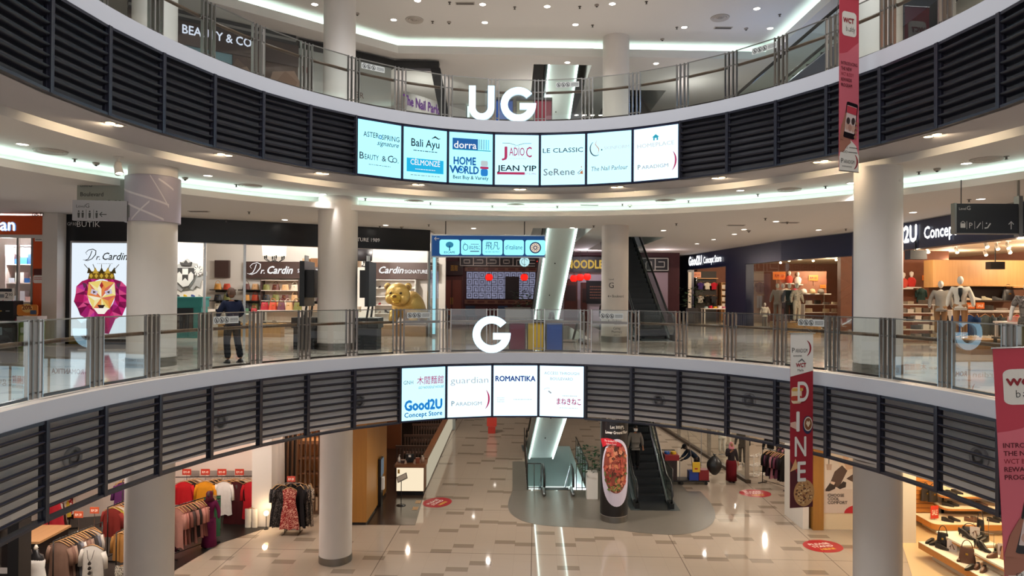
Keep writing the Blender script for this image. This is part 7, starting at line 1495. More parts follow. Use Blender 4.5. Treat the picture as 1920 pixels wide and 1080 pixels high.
# big low display
t = thing('display_island', 'large two-tier cream and orange wood display island of shoes and bags', 'display table', (11.6, 14.2, ZL)); A = [lz(1724, 1006), lz(1880, 1085)]
ZI = ZL+.45
q = [at(1721, 1019, 15.15), at(1850, 1085, 12.9)]; a = atz(1722, 1015, ZI); b = atz(1840, 1082, ZI); dirn = V((b.x-a.x, b.y-a.y)).normalized(); nn = V((-dirn.y, dirn.x)); a2 = V((a.x, a.y)); 
def isl(u, v): r = a2+dirn*u+nn*v; return (r.x, r.y)
mb = MB(); mb.prism([isl(0, 0), isl(3.4, 0), isl(3.4, 1.7), isl(0, 1.7)], ZI-.02, ZI, SW); mb.build('lower_top', t, world=True); mb = MB(); mb.prism([isl(0, 0), isl(3.4, 0), isl(3.4, 1.7), isl(0, 1.7)], ZI-.2, ZI-.02, LWD); mb.build('lower_edge', t, world=True); mb = MB(); mb.prism([isl(.25, .25), isl(3.4, .25), isl(3.4, 1.5), isl(.25, 1.5)], ZL, ZI-.2, SW); mb.build('base', t, world=True)
ZT = ZI+.34
for (u0, u1, v0, v1, nm) in ((.12, 1.25, .45, 1.5, 'back'), (1.45, 2.9, .4, 1.4, 'front')):
    mb = MB(); mb.prism([isl(u0, v0), isl(u1, v0), isl(u1, v1), isl(u0, v1)], ZT-.05, ZT, SW); mb.build('upper_top', t, world=True); mb = MB(); mb.prism([isl(u0, v0), isl(u1, v0), isl(u1, v1), isl(u0, v1)], ZT-.09, ZT-.05, LWD); mb.build('upper_edge', t, world=True); mb = MB(); mb.prism([isl(u0+.3, v0+.25), isl(u1-.25, v0+.25), isl(u1-.25, v1-.2), isl(u0+.3, v1-.2)], ZI, ZT-.09, SW); mb.build('upper_base', t, world=True)
def sp(u, v, z, r, m, lab, **k): x, y = isl(u*.62, v*.82); shoe((x, y, z), r, m, lab, 'shoes on the display island', sc=1.4, **k)
sp(.25, .3, ZI, -1.2, BKS, 'black shoe at the left corner of the display island'); sp(.5, .35, ZI, -1.4, BKS, 'second black shoe at the left corner of the display island'); sp(1.0, .35, ZI, .6, BKS, 'black boot under the back upper tier of the island', hi=True); sp(.9, 1.25, ZT, .5, BKS, 'black court shoe on the back tier of the island, left of its pair', heel=.06); sp(1.2, 1.2, ZT, .5, BKS, 'black court shoe on the back tier of the island, right of its pair', heel=.06); sp(1.35, 1.55, ZT, -1.3, BKS, 'black lace-up shoe at the back of the upper tier', hi=True); sp(1.6, 1.55, ZT, -1.2, BKS, 'second black lace-up shoe at the back of the upper tier', hi=True)
sp(2.45, .9, ZT, .3, BKS, 'black high heel on the front tier under the wire frame, left', heel=.09); sp(2.75, .9, ZT, .3, BKS, 'black high heel on the front tier under the wire frame, right', heel=.09); sp(2.75, 1.3, ZT, 2.6, TPS, 'taupe high heel standing behind the black heels', heel=.09); sp(3.0, 1.3, ZT, 2.6, BRS, 'brown high heel standing behind the black heels', heel=.09); sp(3.4, .75, ZT, -1.3, BRS, 'brown loafer on the front tier of the island'); sp(2.4, .3, ZI, -1.3, BRS, 'brown shoe on the lower front of the island'); sp(3.2, .35, ZI, -.9, BRS, 'brown shoe below the front tier of the island'); sp(3.5, .4, ZI, -.9, BRS, 'second brown shoe below the front tier of the island'); sp(3.3, .05, ZI, -1.2, BKS, 'black shoe at the front edge of the island')
for u, v, z, c, lab, s_ in ((.75, .5, ZI, BKS, 'tall black handbag on the lower left of the island', (.34, .42, .18)), (.7, 1.5, ZT, BKS, 'black bag lying at the back corner of the upper tier', (.5, .22, .3)), (1.0, 1.7, ZT, BKS, 'slim black handbag standing at the back of the upper tier', (.22, .5, .16)), (2.6, .35, ZI, BRS, 'brown handbag leaning below the front tier', (.42, .42, .18)), (3.7, 1.1, ZT, mat('c08a68', .5), 'tan handbag on the front tier at the right edge', (.4, .34, .2))): x, y = isl(u*.62, v*.85); handbag((x, y, z), -.7, *s_, c, lab, 'bags on the display island')
for u, v, z, lab in ((1.1, 1.5, ZT, 'white picture card of a heel on the back tier'), (1.3, .55, ZI, 'grey picture card under the back tier'), (3.2, 1.25, ZT, 'picture card on the front tier')): x, y = isl(u*.62, v*.82); t = thing('picture_card', lab, 'card', (x, y, z), 0, 'picture cards on the island'); mb = MB(facing((0, 0, .16), -.5)); mb.slab(rrect(0, 0, .24, .32, .01), .01, mat('d8ccc4', .5), 0); mb.build('card', t); mb = MB(facing((0, 0, .16), -.5)); stroke(mb, [(-.06, -.04), (.0, .05), (.06, -.1)], .03, BRS, .002); stroke(mb, [(-.02, .02), (-.04, -.1)], .012, BRS, .002); mb.build('print', t)
x, y = isl(1.62, .8); t = thing('wire_frame', 'thin metal display frame over the black high heels', 'display frame', (x, y, ZT), -.7); mb = MB(); mb.tube([(-.2, 0, 0), (-.2, 0, .5), (.2, 0, .5), (.2, 0, 0)], .01, CHROME, 6); mb.build('frame', t)
x, y = isl(.72, 1.42); t = thing('wire_frame', 'thin metal display frame at the back of the upper tier', 'display frame', (x, y, ZT), -.7); mb = MB(); mb.tube([(-.2, 0, 0), (-.2, 0, .6), (.15, 0, .6), (.15, 0, 0)], .01, CHROME, 6); mb.build('frame', t)
# ================================================================== UPPER LEVEL
def onplane(px, py, A, B):
    v = ray(px, py); d = V((B[0]-A[0], B[1]-A[1])); n = V((-d.y, d.x)); k = n.dot(V(A))/n.dot(V((v.x, v.y))); return v*k+V((0, 0, EYE))
UA, UB, UC = (-13.5, 17.45), (-4.3, 24.0), (-2.7, 24.1)
ud = (V(UB)-V(UA)).normalized(); UL = (V(UB)-V(UA)).length
def us(px, py=100): p = onplane(px, py, UA, UB); return (V((p.x, p.y))-V(UA)).dot(ud)
t = thing('beauty_shop_facade', 'brown beauty shopfront with white serif lettering on the upper left', 'shopfront', (-9, 20.5, ZU)); BRN = mat('4a3b38', .5)
mb = MB(); segbox(mb, UA, UB, us(240), us(560), 9.1, 9.8, 0, .3, BRN); mb.build('fascia', t, world=True)
for i in range(3): mb = MB(); segbox(mb, UA, UB, us(240), us(555), 9.8+i*.1, 9.9+i*.1, .02 if i % 2 else -.02, .3, mat('2a2a2c' if i % 2 == 0 else '9a9694', .5)); mb.build('trim_strip', t, world=True)
mb = MB(); segbox(mb, UA, UB, us(330), us(437), ZU, 9.1, .1, .14, mat('7fb0c2', .15)); mb.build('shop_window', t, world=True); mb = MB(); segbox(mb, UA, UB, us(437), us(560), ZU, 9.1, .05, .2, mat('4f3a31', .4)); mb.build('poster_panel', t, world=True)
mb = MB(); segbox(mb, UA, UB, us(270), us(328), ZU, 10.0, -.06, .1, mat('3f5350', .15)); mb.build('green_panel', t, world=True)
def uframe(px, z, off=.0): p = onplane(px, 100, UA, UB); n = V((ud.y, -ud.x))*off; return frame((p.x+n.x, p.y+n.y, z), (ud.x, ud.y, 0), (0, 0, 1))
mb = MB(uframe(408, 9.42, .01)); text(mb, 'BEAUTY & CO', 0, 0, .26, glow('e8ecff', 1.0), w=us(474)-us(344), bold=.02); text(mb, 'URBAN', us(334)-us(408), .05, .2, mat('6a6460', .5), 'r', w=.7); mb.build('lettering', t, world=True)
mb = MB(uframe(500, 8.3, -.03)); [mb.poly(o_, mat(c, .5), .004+.002*i) for i, (o_, c) in enumerate((([(-1.6, -.9), (-.9, .7), (-.4, .3), (-.7, -.9)], '6b5245'), ([(-.2, -.9), (.2, .5), (.9, .65), (1.2, .1), (1.0, -.9)], '8a7060'), ([(.25, .1), (.6, .6), (1.0, .3), (.8, -.4), (.4, -.5)], '7a5a48'), ([(-1.2, .2), (-.6, .5), (-.3, .1), (-.8, -.2)], '9a8272')))]; mb.build('poster_artwork', t, world=True)
mb = MB(uframe(300, 8.2, .08)); [stroke(mb, arcpts(-1.2, -2.2, .9+.2*i, 2.4+.2*i, 10, 75, 10), .05, mat('7f9892', .3), .004) for i in range(6)]; mb.build('striped_artwork', t, world=True)
mb = MB(); segbox(mb, UA, UB, us(560), UL, 9.75, 10.05, -.02, .3, BLACK); mb.prism([UB, UC, (-2.7, 24.4), (-4.3, 24.3)], 9.78, 10.05, BLACK); mb.add([(-3.0, 24.05, 9.8), (-2.65, 24.05, 9.8), (-2.0, 24.05, ZU), (-2.3, 24.05, ZU), (-3.0, 24.4, 9.8), (-2.65, 24.4, 9.8), (-2.0, 24.4, ZU), (-2.3, 24.4, ZU)], [(0, 1, 2, 3), (5, 4, 7, 6), (1, 5, 6, 2), (4, 0, 3, 7)], BLACK)
t = thing('nail_shop_portal', 'black framed portal of the nail shop left of the letters UG', 'shopfront', (-4.3, 24, ZU)); mb.build('portal_frame', t, world=True)
mb = MB(); segbox(mb, UA, UB, us(560), us(735), ZU, 9.75, .05, .2, mat('aeb0ae', .35)); mb.build('pale_panel', t, world=True)
mb = MB(uframe(620, 8.6, .0)); text(mb, 'TI', -.9, .35, .2, mat('6a2a24', .5)); text(mb, 'NER', .95, -.15, .2, mat('5a3a34', .5)); mb.build('lettering', t, world=True)
mb = MB(frame((-4.05, 25.3, 8.75), (.62, .78, 0), (0, 0, 1))); text(mb, 'The Nail Parlour', .95, .05, .36, glow('6a2a88', .8), w=2.3, bold=.03, z=.03); mb.build('neon_lettering', t, world=True); mb = MB(); mb.prism([(-4.1, 25.2), (-2.0, 27.9), (-2.1, 28.0), (-4.2, 25.3)], ZU, 9.3, mat('b8b4b0', .5)); mb.build('side_wall', t, world=True)
for i, (x, c, n) in enumerate(((-4.6, 'c8703a', 'orange'), (-4.3, 'd08a48', 'amber'), (-4.0, 'c8c88a', 'lime'), (-3.72, '8ac0a8', 'aqua'))): t2 = thing('colour_chart', n+' colour chart board inside the nail shop', 'display board', (x+.25, 24.6, ZU), 0, 'colour charts of the nail shop'); mb = MB(); mb.b2((-.13, 0, .55), (.13, .05, 1.6), mat(c, .5)); mb.build('board', t2); mb = MB(); mb.b2((-.02, 0, 0), (.02, .04, .55), STEEL); mb.build('leg', t2)
mb = MB(); mb.b2((-13, 29.8, ZU), (-2.12, 30, 10.1), mat('b0aca8', .7)); struct(mb.build('wall_upper_left'))
mb = MB(); mb.b2((-2.0, 30, ZU), (1.05, 30.3, 10.1), mat('c2b8ae', .6)); struct(mb.build('wall_upper_centre')); tag(MB().b2((-2.06, 29.85, ZU), (-1.96, 29.98, 10.05), glow('dffaf0', 1.6)).build('edge_light'), 'tall pale edge light left of the letter U', 'light')
mb = MB(); mb.b2((2.9, 33, ZU), (4.5, 33.3, 10.1), BLACK); struct(mb.build('wall_upper_dark')); 
for i in range(4): put('d', V((3.0+i*.38, 31.5, ZU2)), 'round white recessed downlight before the dark upper wall', 'downlights before the dark upper wall')
for x0, x1 in ((.3, .55), (.62, .9)): tag(MB().b2((x0, 27.8, ZU), (x1, 28.1, 10.1), mat('45494a', .4)).build('dark_post'), 'dark steel post beside the upper white escalator underside, '+('left one', 'right one')[x0 > .5], 'post', 'upper dark posts')
escalator((1.58, 34.6, ZU), pi+.04, ZU, 'escalator with a white edge-lit underside behind the upper glass', .85, SOFF, True, mat('4c5556', .4))
escalator((5.15, 24.6, ZU), 0, 5.2, 'escalator rising away behind the upper round column', 1.1, None, False, mat('8a9490', .4))
escalator((6.7, 19.9, ZU), -2.378, 3.9, 'escalator climbing to the right behind the upper glass', 1.0, None, False, mat('2b3140', .35))
lamp('blue_fill', 'POINT', (8.2, 21.5, 8.2), 60, (.25, .5, 1), .3)  # added blue fill in place of a blue reflection, no sign here
mb = MB(); mb.b2((10.6, 8, ZU), (10.8, 30, 10.1), mat('c9c2b4', .6)); struct(mb.build('wall_upper_right')); mb = MB(); mb.b2((5.4, 36.5, ZU), (10.8, 36.7, 10.1), mat('aab4ae', .6)); struct(mb.build('wall_upper_far'))
tag(MB().b2((10.45, 10.2, ZU), (10.58, 11.6, 8.6), mat('b8622e', .5)).build('orange_panel'), 'small orange wall panel behind the upper glass at the right', 'panel')
for x, y in ((-8, 21.5), (-3.6, 26.5), (7, 26.5), (7.6, 14), (1, 27), (-9, 27)): lamp('shop_lamp', 'POINT', (x, y, 9.0), 60, (1, .95, .9), .05)
# ================================================================== hanging signs, notices, banners
c = at(915, 462, 22); t = thing('hanging_directory', 'long blue hanging sign with five pale lit logo tiles', 'sign', c)
mb = MB(); mb.b2((-1.88, -.08, -.37), (1.9, .08, .38), mat('9aa0a6', .3, 1)); mb.build('casing', t)
mb = MB(facing((0, -.085, 0), 0)); mb.quad((-1.84, -.33, 0), (1.86, -.33, 0), (1.86, .34, 0), (-1.84, .34, 0), glow('24589a', .55)); mb.build('face', t)
for x in (-1.4, 1.2): mb = MB(); mb.tube([(x, 0, .38), (x, 0, ZC2-c.z)], .016, BLACK, 6); mb.build('hanger_rod', t)
TL = panel_light('tile_cyan', (.36, 1.1, 1.25)); IK = glow('1d5a8e', .6); IK2 = glow('4a4488', .6)
for i in range(5):
    x = -1.26+i*.705; mb = MB(facing((x, -.09, -.04), 0)); mb.poly(rrect(0, 0, .66, .5, .07), TL, 0)
    if i == 0: mb.poly(ellipse(0, .08, .13, .1, 16), glow('3a9ac0', .7), .003); stroke(mb, [(0, .05), (0, -.12)], .035, IK, .005); text(mb, 'ESCAPE', 0, -.2, .065, IK, w=.36, bold=.02)
    elif i == 1: stroke(mb, ellipse(-.18, 0, .08, .1, 14), .02, IK, .003, True); stroke(mb, [(-.24, .08), (-.22, .15), (-.17, .1)], .016, IK, .003); text(mb, 'まねきねこ', .12, -.06, .1, IK2, w=.36, bold=.02); bars(mb, .12, .1, .26, .05, 1, IK2); mb.poly(rrect(.12, -.13, .3, .03, .01), IK2, .003)
    elif i == 2: text(mb, '飛凡', 0, -.05, .2, IK, w=.46); text(mb, 'FEI FAN HOTPOT', 0, -.17, .05, IK, w=.48)
    elif i == 3: text(mb, "d'italiane", 0, -.06, .15, IK, w=.56)
    else: stroke(mb, ellipse(0, 0, .17, .17, 28), .04, glow('2a3a6a', .6), .003, True); mb.poly(ellipse(0, 0, .15, .15, 24), glow('f0dcc8', .9), .002); stroke(mb, ellipse(0, 0, .055, .055, 16), .03, glow('2a3a6a', .6), .004, True); [mb.poly(ellipse(.105*cos(k*pi/5), .105*sin(k*pi/5), .016, .016, 8), glow('8a6a4a', .7), .004) for k in range(10)]
    mb.build('logo_tile', t)
mb = MB(facing((-1.7, -.092, .24), 0)); stroke(mb, [(.1, 0), (-.06, 0)], .022, SHOPW); stroke(mb, [(0, .06), (-.06, 0), (0, -.06)], .022, SHOPW); mb.build('arrow', t)
# directory panels and cladding on the left column
t = thing('column_cladding', 'lilac grey ring with crossing white lines round the top of the left column', 'cladding', (*CL, 0)); CLAD = mat('a29aa6', .4); mb = MB(); mb.lathe([(.52, 3.18), (.56, 3.18), (.56, 4.18), (.5, 4.2)], CLAD, n=48); smooth_by_angle(mb.build('ring', t))
mb = MB()
for a0, z0, a1, z1 in ((-2.6, 3.9, -.5, 3.55), (-2.5, 4.15, -2.9, 3.3), (-1.2, 4.17, -.5, 3.5), (-2.3, 3.6, -.7, 3.22), (-1.9, 3.2, -1.2, 3.6), (-2.9, 3.6, -2.2, 3.5), (-.9, 4.1, -.3, 3.9)):
    n = 12; L = []
    for i in range(n+1): f = i/n; a = a0+(a1-a0)*f; z = z0+(z1-z0)*f; L.append((.563*cos(a), .563*sin(a), z))
    mb.add([(x, y, z-.022) for x, y, z in L]+[(x, y, z+.022) for x, y, z in L], [(i, i+1, n+2+i, n+1+i) for i in range(n)], mat('c9c2c6', .5))
mb.build('line_pattern', t)
DT = mat('2a2a2a', .5)
for px, py, w, h, d, c_, lab, ang in ((190, 363, 1.1, .62, 15.0, '8a8c84', 'grey-green Level G Boulevard direction panel on the left column', 0), (187, 395, 1.1, .44, 14.3, '8e8c92', 'grey panel of facility symbols with a left arrow in front of the Boulevard panel', .12)):
    c = at(px, py, d); t = thing('direction_panel', lab, 'sign', c); mb = MB(facing(c, ang)); mb.slab(rrect(0, 0, w, h, .01, 1), .06, mat(c_, .45), 0); pnl = mb.build('panel', t, world=True); mb = MB(facing(c, ang)); text(mb, 'Level', -w/2+.08, h/2-.16, .06, DT, 'l', z=.003); text(mb, 'G', -w/2+.26, h/2-.16, .09, DT, 'l', z=.003)
    if h > .55: text(mb, 'Boulevard', -w/2+.08, -.06, .09, DT, 'l', z=.003, bold=.01); text(mb, 'Office @ CC', -w/2+.3, -.24, .09, DT, 'l', z=.003, bold=.01)
    else:
        for i, x in enumerate((-.42, -.34, -.2, -.06)): mb.poly(ellipse(x, -.02, .018, .018, 10), DT, .003); mb.poly([(x-.025, -.05), (x+.025, -.05), (x+.018, -.16), (x-.018, -.16)], DT, .003)
        for x in (-.27, -.12): mb.poly([(x-.004, -.18), (x+.004, -.18), (x+.004, .02), (x-.004, .02)], DT, .003)
        stroke(mb, [(.14, -.08), (0, -.08)], .02, DT, .003); stroke(mb, [(.05, -.03), (0, -.08), (.05, -.13)], .02, DT, .003)
    mb.build('lettering', pnl); mb = MB(facing(c, ang)); mb.b2((w/2, -h*.3, -.05), (w/2+(.12 if h > .55 else .3), h*.3, -.02), DKSTEEL); mb.build('bracket', t, world=True)
c = at(1848, 410, 13.6); t = thing('hanging_sign', 'dark hanging Level G sign with white symbols and an up arrow near the right edge', 'sign', c); mb = MB(); mb.b2((-.63, -.05, -.3), (.63, .05, .3), mat('24262b', .3)); mb.build('board', t); mb = MB(); mb.b2((-.67, -.06, -.31), (-.63, .06, .31), BRUSH); mb.b2((.63, -.07, -.36), (.71, .07, .46), BRUSH); mb.b2((-.67, -.06, -.32), (.65, .06, -.3), BRUSH); mb.build('edge_frame', t)
mb = MB(); mb.tube([(-.5, 0, .3), (-.5, 0, ZC2-c.z)], .01, BLACK, 6); mb.tube([(.67, 0, .4), (.67, 0, ZC2-c.z)], .025, BRUSH, 6); mb.build('hanger_rod', t)
WT = mat('c8c8c8', .5); mb = MB(facing((0, -.052, 0), 0)); text(mb, 'Level', -.58, .17, .05, WT, 'l'); text(mb, 'G', -.42, .17, .08, WT, 'l'); text(mb, 'P', -.34, -.2, .11, WT); [mb.poly([(x-.004, -.22), (x+.004, -.22), (x+.004, -.06), (x-.004, -.06)], WT, .003) for x in (-.42, -.26, -.1)]; mb.poly(rrect(-.5, -.15, .1, .09, .005), WT, .003); stroke(mb, [(-.55, -.1), (-.5, -.06), (-.45, -.1)], .012, WT); stroke(mb, [(-.22, -.2), (-.14, -.09)], .02, WT); stroke(mb, [(-.06, -.2), (0, -.19), (.06, -.1)], .025, WT); mb.poly(ellipse(-.02, -.1, .015, .015, 8), WT, .003); stroke(mb, [(.48, -.22), (.48, -.06)], .018, WT); stroke(mb, [(.43, -.12), (.48, -.06), (.53, -.12)], .018, WT); mb.build('lettering', t)
c2 = thing('hanging_sign', 'second dark hanging sign cut off by the right edge of the view', 'sign', (c.x+1.35, c.y+.05, c.z)); mb = MB(); mb.b2((-.6, -.05, -.3), (.6, .05, .3), mat('24262b', .3)); mb.build('board', c2); mb = MB(); mb.tube([(0, 0, .3), (0, 0, ZC2-c.z)], .012, BLACK, 6); mb.build('hanger_rod', c2)
# wayfinding on the centre column
t = thing('column_lettering', 'black wayfinding lettering printed on the centre column at ground level', 'lettering', (*CC, 0))
def way(mb):
    text(mb, 'Level', -.12, 2.13, .06, DT, z=.0); text(mb, 'G', -.12, 1.86, .19, DT, z=.0); stroke(mb, [(-.24, 1.58), (-.12, 1.58)], .02, DT, 0); stroke(mb, [(-.2, 1.62), (-.24, 1.58), (-.2, 1.54)], .015, DT, 0); text(mb, 'Boulevard', .12, 1.54, .09, DT, w=.4, z=0)
    stroke(mb, [(-.21, .78), (-.21, .64)], .02, DT, 0); stroke(mb, [(-.25, .68), (-.21, .64), (-.17, .68)], .015, DT, 0)
    for i, (w, h) in enumerate((('Za Atlens', .08), ('Level LG', .05), ('Caring', .08), ('Pharmacy', .08), ('Level LG', .05))): text(mb, w, .08, .7-(.0, .09, .25, .37, .46)[i], h, DT, w=(.32, .2, .24, .36, .2)[i], z=0)
tmp = MB(); way(tmp); mb = MB(); mb.add([(.468*cos(-pi/2-.16+v[0]/.466), .468*sin(-pi/2-.16+v[0]/.466), v[1]) for v in tmp.v], tmp.f, DT); mb.build('print', t)
# no-climbing notices on the glass
def notice(px, z, lab):
    v = ray(px, 540); best = None
    A, B = None, None
    for k in range(-11, 10):
        a, b = R_(post_s(k), .2), R_(post_s(k+1), .2); pa, pb = 960+F*a.x/a.y, 960+F*b.x/b.y
        if pa <= px < pb and a.y > 2: A, B = a, b
    p = onplane(px, 540, A[:2], B[:2]); d = V((B.x-A.x, B.y-A.y)).normalized(); n = V((d.y, -d.x)); c = V((p.x+n.x*.012, p.y+n.y*.012, z+1.03))
    t = thing('safety_notice', lab, 'notice', c, 0, 'safety notices on the glass'); M = frame(c, (d.x, d.y, 0), (0, 0, 1)); mb = MB(M); mb.slab(rrect(0, 0, .64, .15, .01), .004, mat('b9bab6', .5), 0); plt = mb.build('plate', t, world=True)
    mb = MB(M)
    for i in range(3): x = -.24+i*.125; stroke(mb, ellipse(x, 0, .05, .055, 16), .013, DT, .002, True); stroke(mb, [(x-.035, .035), (x+.035, -.035)], .01, DT, .002); mb.poly(ellipse(x, .02, .012, .012, 8), DT, .002); mb.poly([(x-.015, .005), (x+.02, .0), (x+.01, -.04), (x-.02, -.03)], DT, .002)
    bars(mb, .2, 0, .2, .09, 3, DT, .002); mb.build('print', plt)
notice(424, ZG+.03, 'prohibition notice on the ground glass in front of the standing person'); notice(785, ZG+.03, 'prohibition notice on the ground glass in front of the golden bear'); notice(1147, ZG+.03, 'prohibition notice on the ground glass in front of the centre column'); notice(1521, ZG+.03, 'prohibition notice on the ground glass above the DINE banner')
notice(696, ZU+.03, 'prohibition notice on the upper glass right of the upper left column'); notice(1062, ZU+.03, 'prohibition notice on the upper glass right of the letters UG'); notice(1432, ZU+.03, 'prohibition notice on the upper glass left of the tall red banner')
# round speakers on the bulkhead seen through the louvres
for i, (px, py, w) in enumerate(((135, 858, 'far left of the lower band'), (412, 790, 'left part of the lower band'), (672, 752, 'just left of the lower screens'), (1236, 752, 'just right of the lower screens'), (1405, 750, 'right of the lower screens'), (1837, 858, 'far right of the lower band'))):
    v = ray(px, py); k = .3
    lo, hi = 5, 30
    for _ in range(40):
        m_ = (lo+hi)/2; p = v*(m_/v.y); f_ = ((p.x-CX)/(RX+.42))**2+((p.y-CY)/(RY+.42))**2
        if f_ > 1: hi = m_
        else: lo = m_
    p = v*(lo/v.y)+V((0, 0, EYE)); n = V((CX-p.x, (CY-p.y)*(RX/RY)**2, 0)).normalized(); M = frame(p+n*.03, (-n.y, n.x, 0), (0, 0, 1))
    t = thing('round_speaker', 'round grey speaker behind the louvres, '+w, 'speaker', p, 0, 'round speakers behind the louvres'); mb = MB(M); mb.lathe([(.17, -.05), (.17, .02), (.14, .03), (.13, .0)], mat('d2d0d2', .5), n=24); mb.build('rim', t, True, world=True); mb = MB(M); mb.lathe([(.13, .0), (.06, -.01), (.05, .03), (1e-4, .04)], mat('bdbbbd', .5), n=20); mb.build('cone', t, True, world=True)
# banners
BR = mat('b5384a', .7); BP = mat('cc6472', .7); BWH = mat('d9d4cd', .7); BRD = mat('8a1826', .7); SKN = mat('a06a58', .7)
def wctbanner(c, ang, w, h, lab, lean=0, wires=True, top=None):
    t = thing('hanging_banner', lab, 'banner', c); M = facing(c, ang)
    if lean: M = M @ Matrix.Rotation(lean, 4, 'Z')
    mb = MB(M); mb.slab([(-w/2, -h/2), (w/2, -h/2), (w/2, h/2), (-w/2, h/2)], .006, BR, 0); clo = mb.build('cloth', t, world=True)
    M0 = M; M = M @ Matrix.Diagonal((w/.48, h/3.36, 1, 1)); W0, H0 = w, h; w, h = .48, 3.36; mb = MB(M); k = 1.0; y0 = h/2
    wave = [(-w/2, y0-1.12*k)]+[(-w/2+w*f, y0-1.12*k+.1*k*f+.22*k*max(0, f-.35)**1.0*(1.3 if f > .5 else 1)) for f in (.2, .4, .55, .7, .85, 1)]
    mb.poly(wave+[(w/2, -h/2+.3*k), (-w/2, -h/2+.3*k)], BP, .002); mb.poly([(-w/2, -h/2)]+[(w/2, -h/2)]+[(w/2, -h/2+.3*k), (w*.36, -h/2+.5*k), (w*.1, -h/2+.6*k), (-w*.2, -h/2+.56*k), (-w*.42, -h/2+.4*k), (-w/2, -h/2+.26*k)], BWH, .004)
    mb.poly(rrect(0, y0-.52*k, .35*k, .47*k, .07*k), BWH, .003); text(mb, 'WCT', -.02*k, y0-.5*k, .09*k, BRD, w=.27*k, bold=.06, z=.006); text(mb, 'b  ddy', .03*k, y0-.66*k, .1*k, DT, w=.22*k, bold=-.008, z=.006); stroke(mb, arcpts(.0, y0-.63*k, .024*k, .026*k, 180, 360, 8), .01*k, DT, .006); [mb.poly(ellipse(x*k, y0-.6*k, .006*k, .006*k, 6), DT, .006) for x in (-.02, .02)]
    for i, wd in enumerate(('INTRODUCING', 'THE NEW', 'WCT BUDDY', 'REWARDS', 'PROGRAM')): text(mb, wd, -w*.42, y0-1.32*k-i*.105*k, .062*k, BRD if i == 2 else mat('5a1420', .7), 'l', bold=.015 if i != 2 else 0, z=.006, w=(.4, .26, .31, .26, .27)[i]*k)
    yc = -h/2+.98*k
    mb.poly([(-w/2, yc-.45*k), (-w*.4, yc-.1*k), (-w*.24, yc+.02*k), (-w*.06, yc-.26*k), (w*.1, yc-.42*k), (-w*.1, yc-.5*k), (-w*.3, yc-.62*k), (-w/2, yc-.62*k)], SKN, .005)
    a = -.14; P_ = lambda x, y: (x*cos(a)-y*sin(a)+.03*k, x*sin(a)+y*cos(a)+yc)
    mb.poly([P_(x*k, y*k) for x, y in rrect(0, 0, .28, .7, .04)], mat('1d1519', .3), .008); mb.poly([P_(x*k, y*k) for x, y in rrect(0, .02, .24, .52, .01)], mat('d8c4c0', .5), .01); mb.poly([P_(x*k, y*k) for x, y in rrect(0, .2, .24, .14, .01)], mat('c0404e', .5), .012)
    for x, y, c_ in ((-.06, -.02, '3a2a2a'), (.06, -.0, '3a2a2a'), (.0, -.14, 'b88a7a'), (-.07, -.13, 'c8a090'), (.08, -.14, 'c8a090')): mb.poly([P_(q[0]*k, q[1]*k) for q in ellipse(x, y, .045, .07, 12)], mat(c_, .6), .013)
    for i in range(4): mb.poly([P_(q[0]*k, q[1]*k) for q in ellipse(.15, -.02-.09*i, .035, .032, 10)], SKN, .014)
    mb.poly([P_(q[0]*k, q[1]*k) for q in [(-.2, -.1), (-.15, .12), (-.12, .1), (-.13, -.15), (-.14, -.4), (-.22, -.4)]], SKN, .014)
    for i, (x, y) in enumerate(((-.06, .46), (-.13, .37), (-.07, .37))): stroke(mb, ellipse(x*k, -h/2+y*k, .022*k, .022*k, 12), .006*k, DT, .007, True)
    bars(mb, .1*k, -h/2+.46*k, .2*k, .03*k, 1, DT, .007); bars(mb, .09*k, -h/2+.37*k, .22*k, .03*k, 1, DT, .007)
    text(mb, 'P', -.17*k, -h/2+.15*k, .09*k, DT, z=.007); text(mb, 'ARADIGM', .0, -h/2+.15*k, .07*k, DT, z=.007, w=.26*k); stroke(mb, arcpts(.04*k, -h/2+.2*k, .16*k, .17*k, -60, 50, 12), [.01*k+.03*k*sin(pi*i/12) for i in range(13)], BRD, .007); bars(mb, -.05*k, -h/2+.09*k, .24*k, .03*k, 2, DT, .007)
    mb.build('print', clo); mb = MB(M); mb.tube([(-w/2-.01, h/2, 0), (w/2+.01, h/2, 0)], .012, STEEL, 8); mb.tube([(-w/2, -h/2, 0), (w/2, -h/2, 0)], .01, STEEL, 8); mb.build('batten', t, world=True)
    if wires: mb = MB(M); mb.tube([(w/2, h/2, 0), wires], .006, DKSTEEL, 5); mb.tube([(-w/2, h/2, 0), (wires[0]-.3, wires[1]+.1, wires[2])], .006, DKSTEEL, 5); mb.build('hanging_wire', t, world=True)
c = at(1592, 158, 12.8); wctbanner(c, .4, .52, 3.36, 'tall red rewards banner hanging before the upper louvres on the right', 0, (1.0, 1.55, -1.0))
c = at(1932, 890, 7.6); wctbanner(V((c.x-.0, c.y, c.z)), -.1, .66, 2.9, 'nearest red rewards banner cut off by the lower right edge', .05, None)
t = thing('hanging_banner', 'tall dark red DINE banner of food pictures on the lower right', 'banner', at(1503, 788, 13.9)); c = at(1503, 788, 13.9); M = facing(c, .2); w, h = .53, 3.62
mb = MB(M); mb.slab([(-w/2, -h/2), (w/2, -h/2), (w/2, h/2), (-w/2, h/2)], .006, mat('8e1324', .7), 0); clo = mb.build('cloth', t, world=True)
mb = MB(M); mb.poly([(-w/2, h/2), (-w/2, h/2-.9), (w/2, h/2-.78), (w/2, h/2)], BWH, .002); mb.poly([(-w/2, -h/2), (-w/2, -h/2+1.0), (-.1, -h/2+.7), (w/2, -h/2+.1), (w/2, -h/2)], mat('4a0f18', .7), .002)
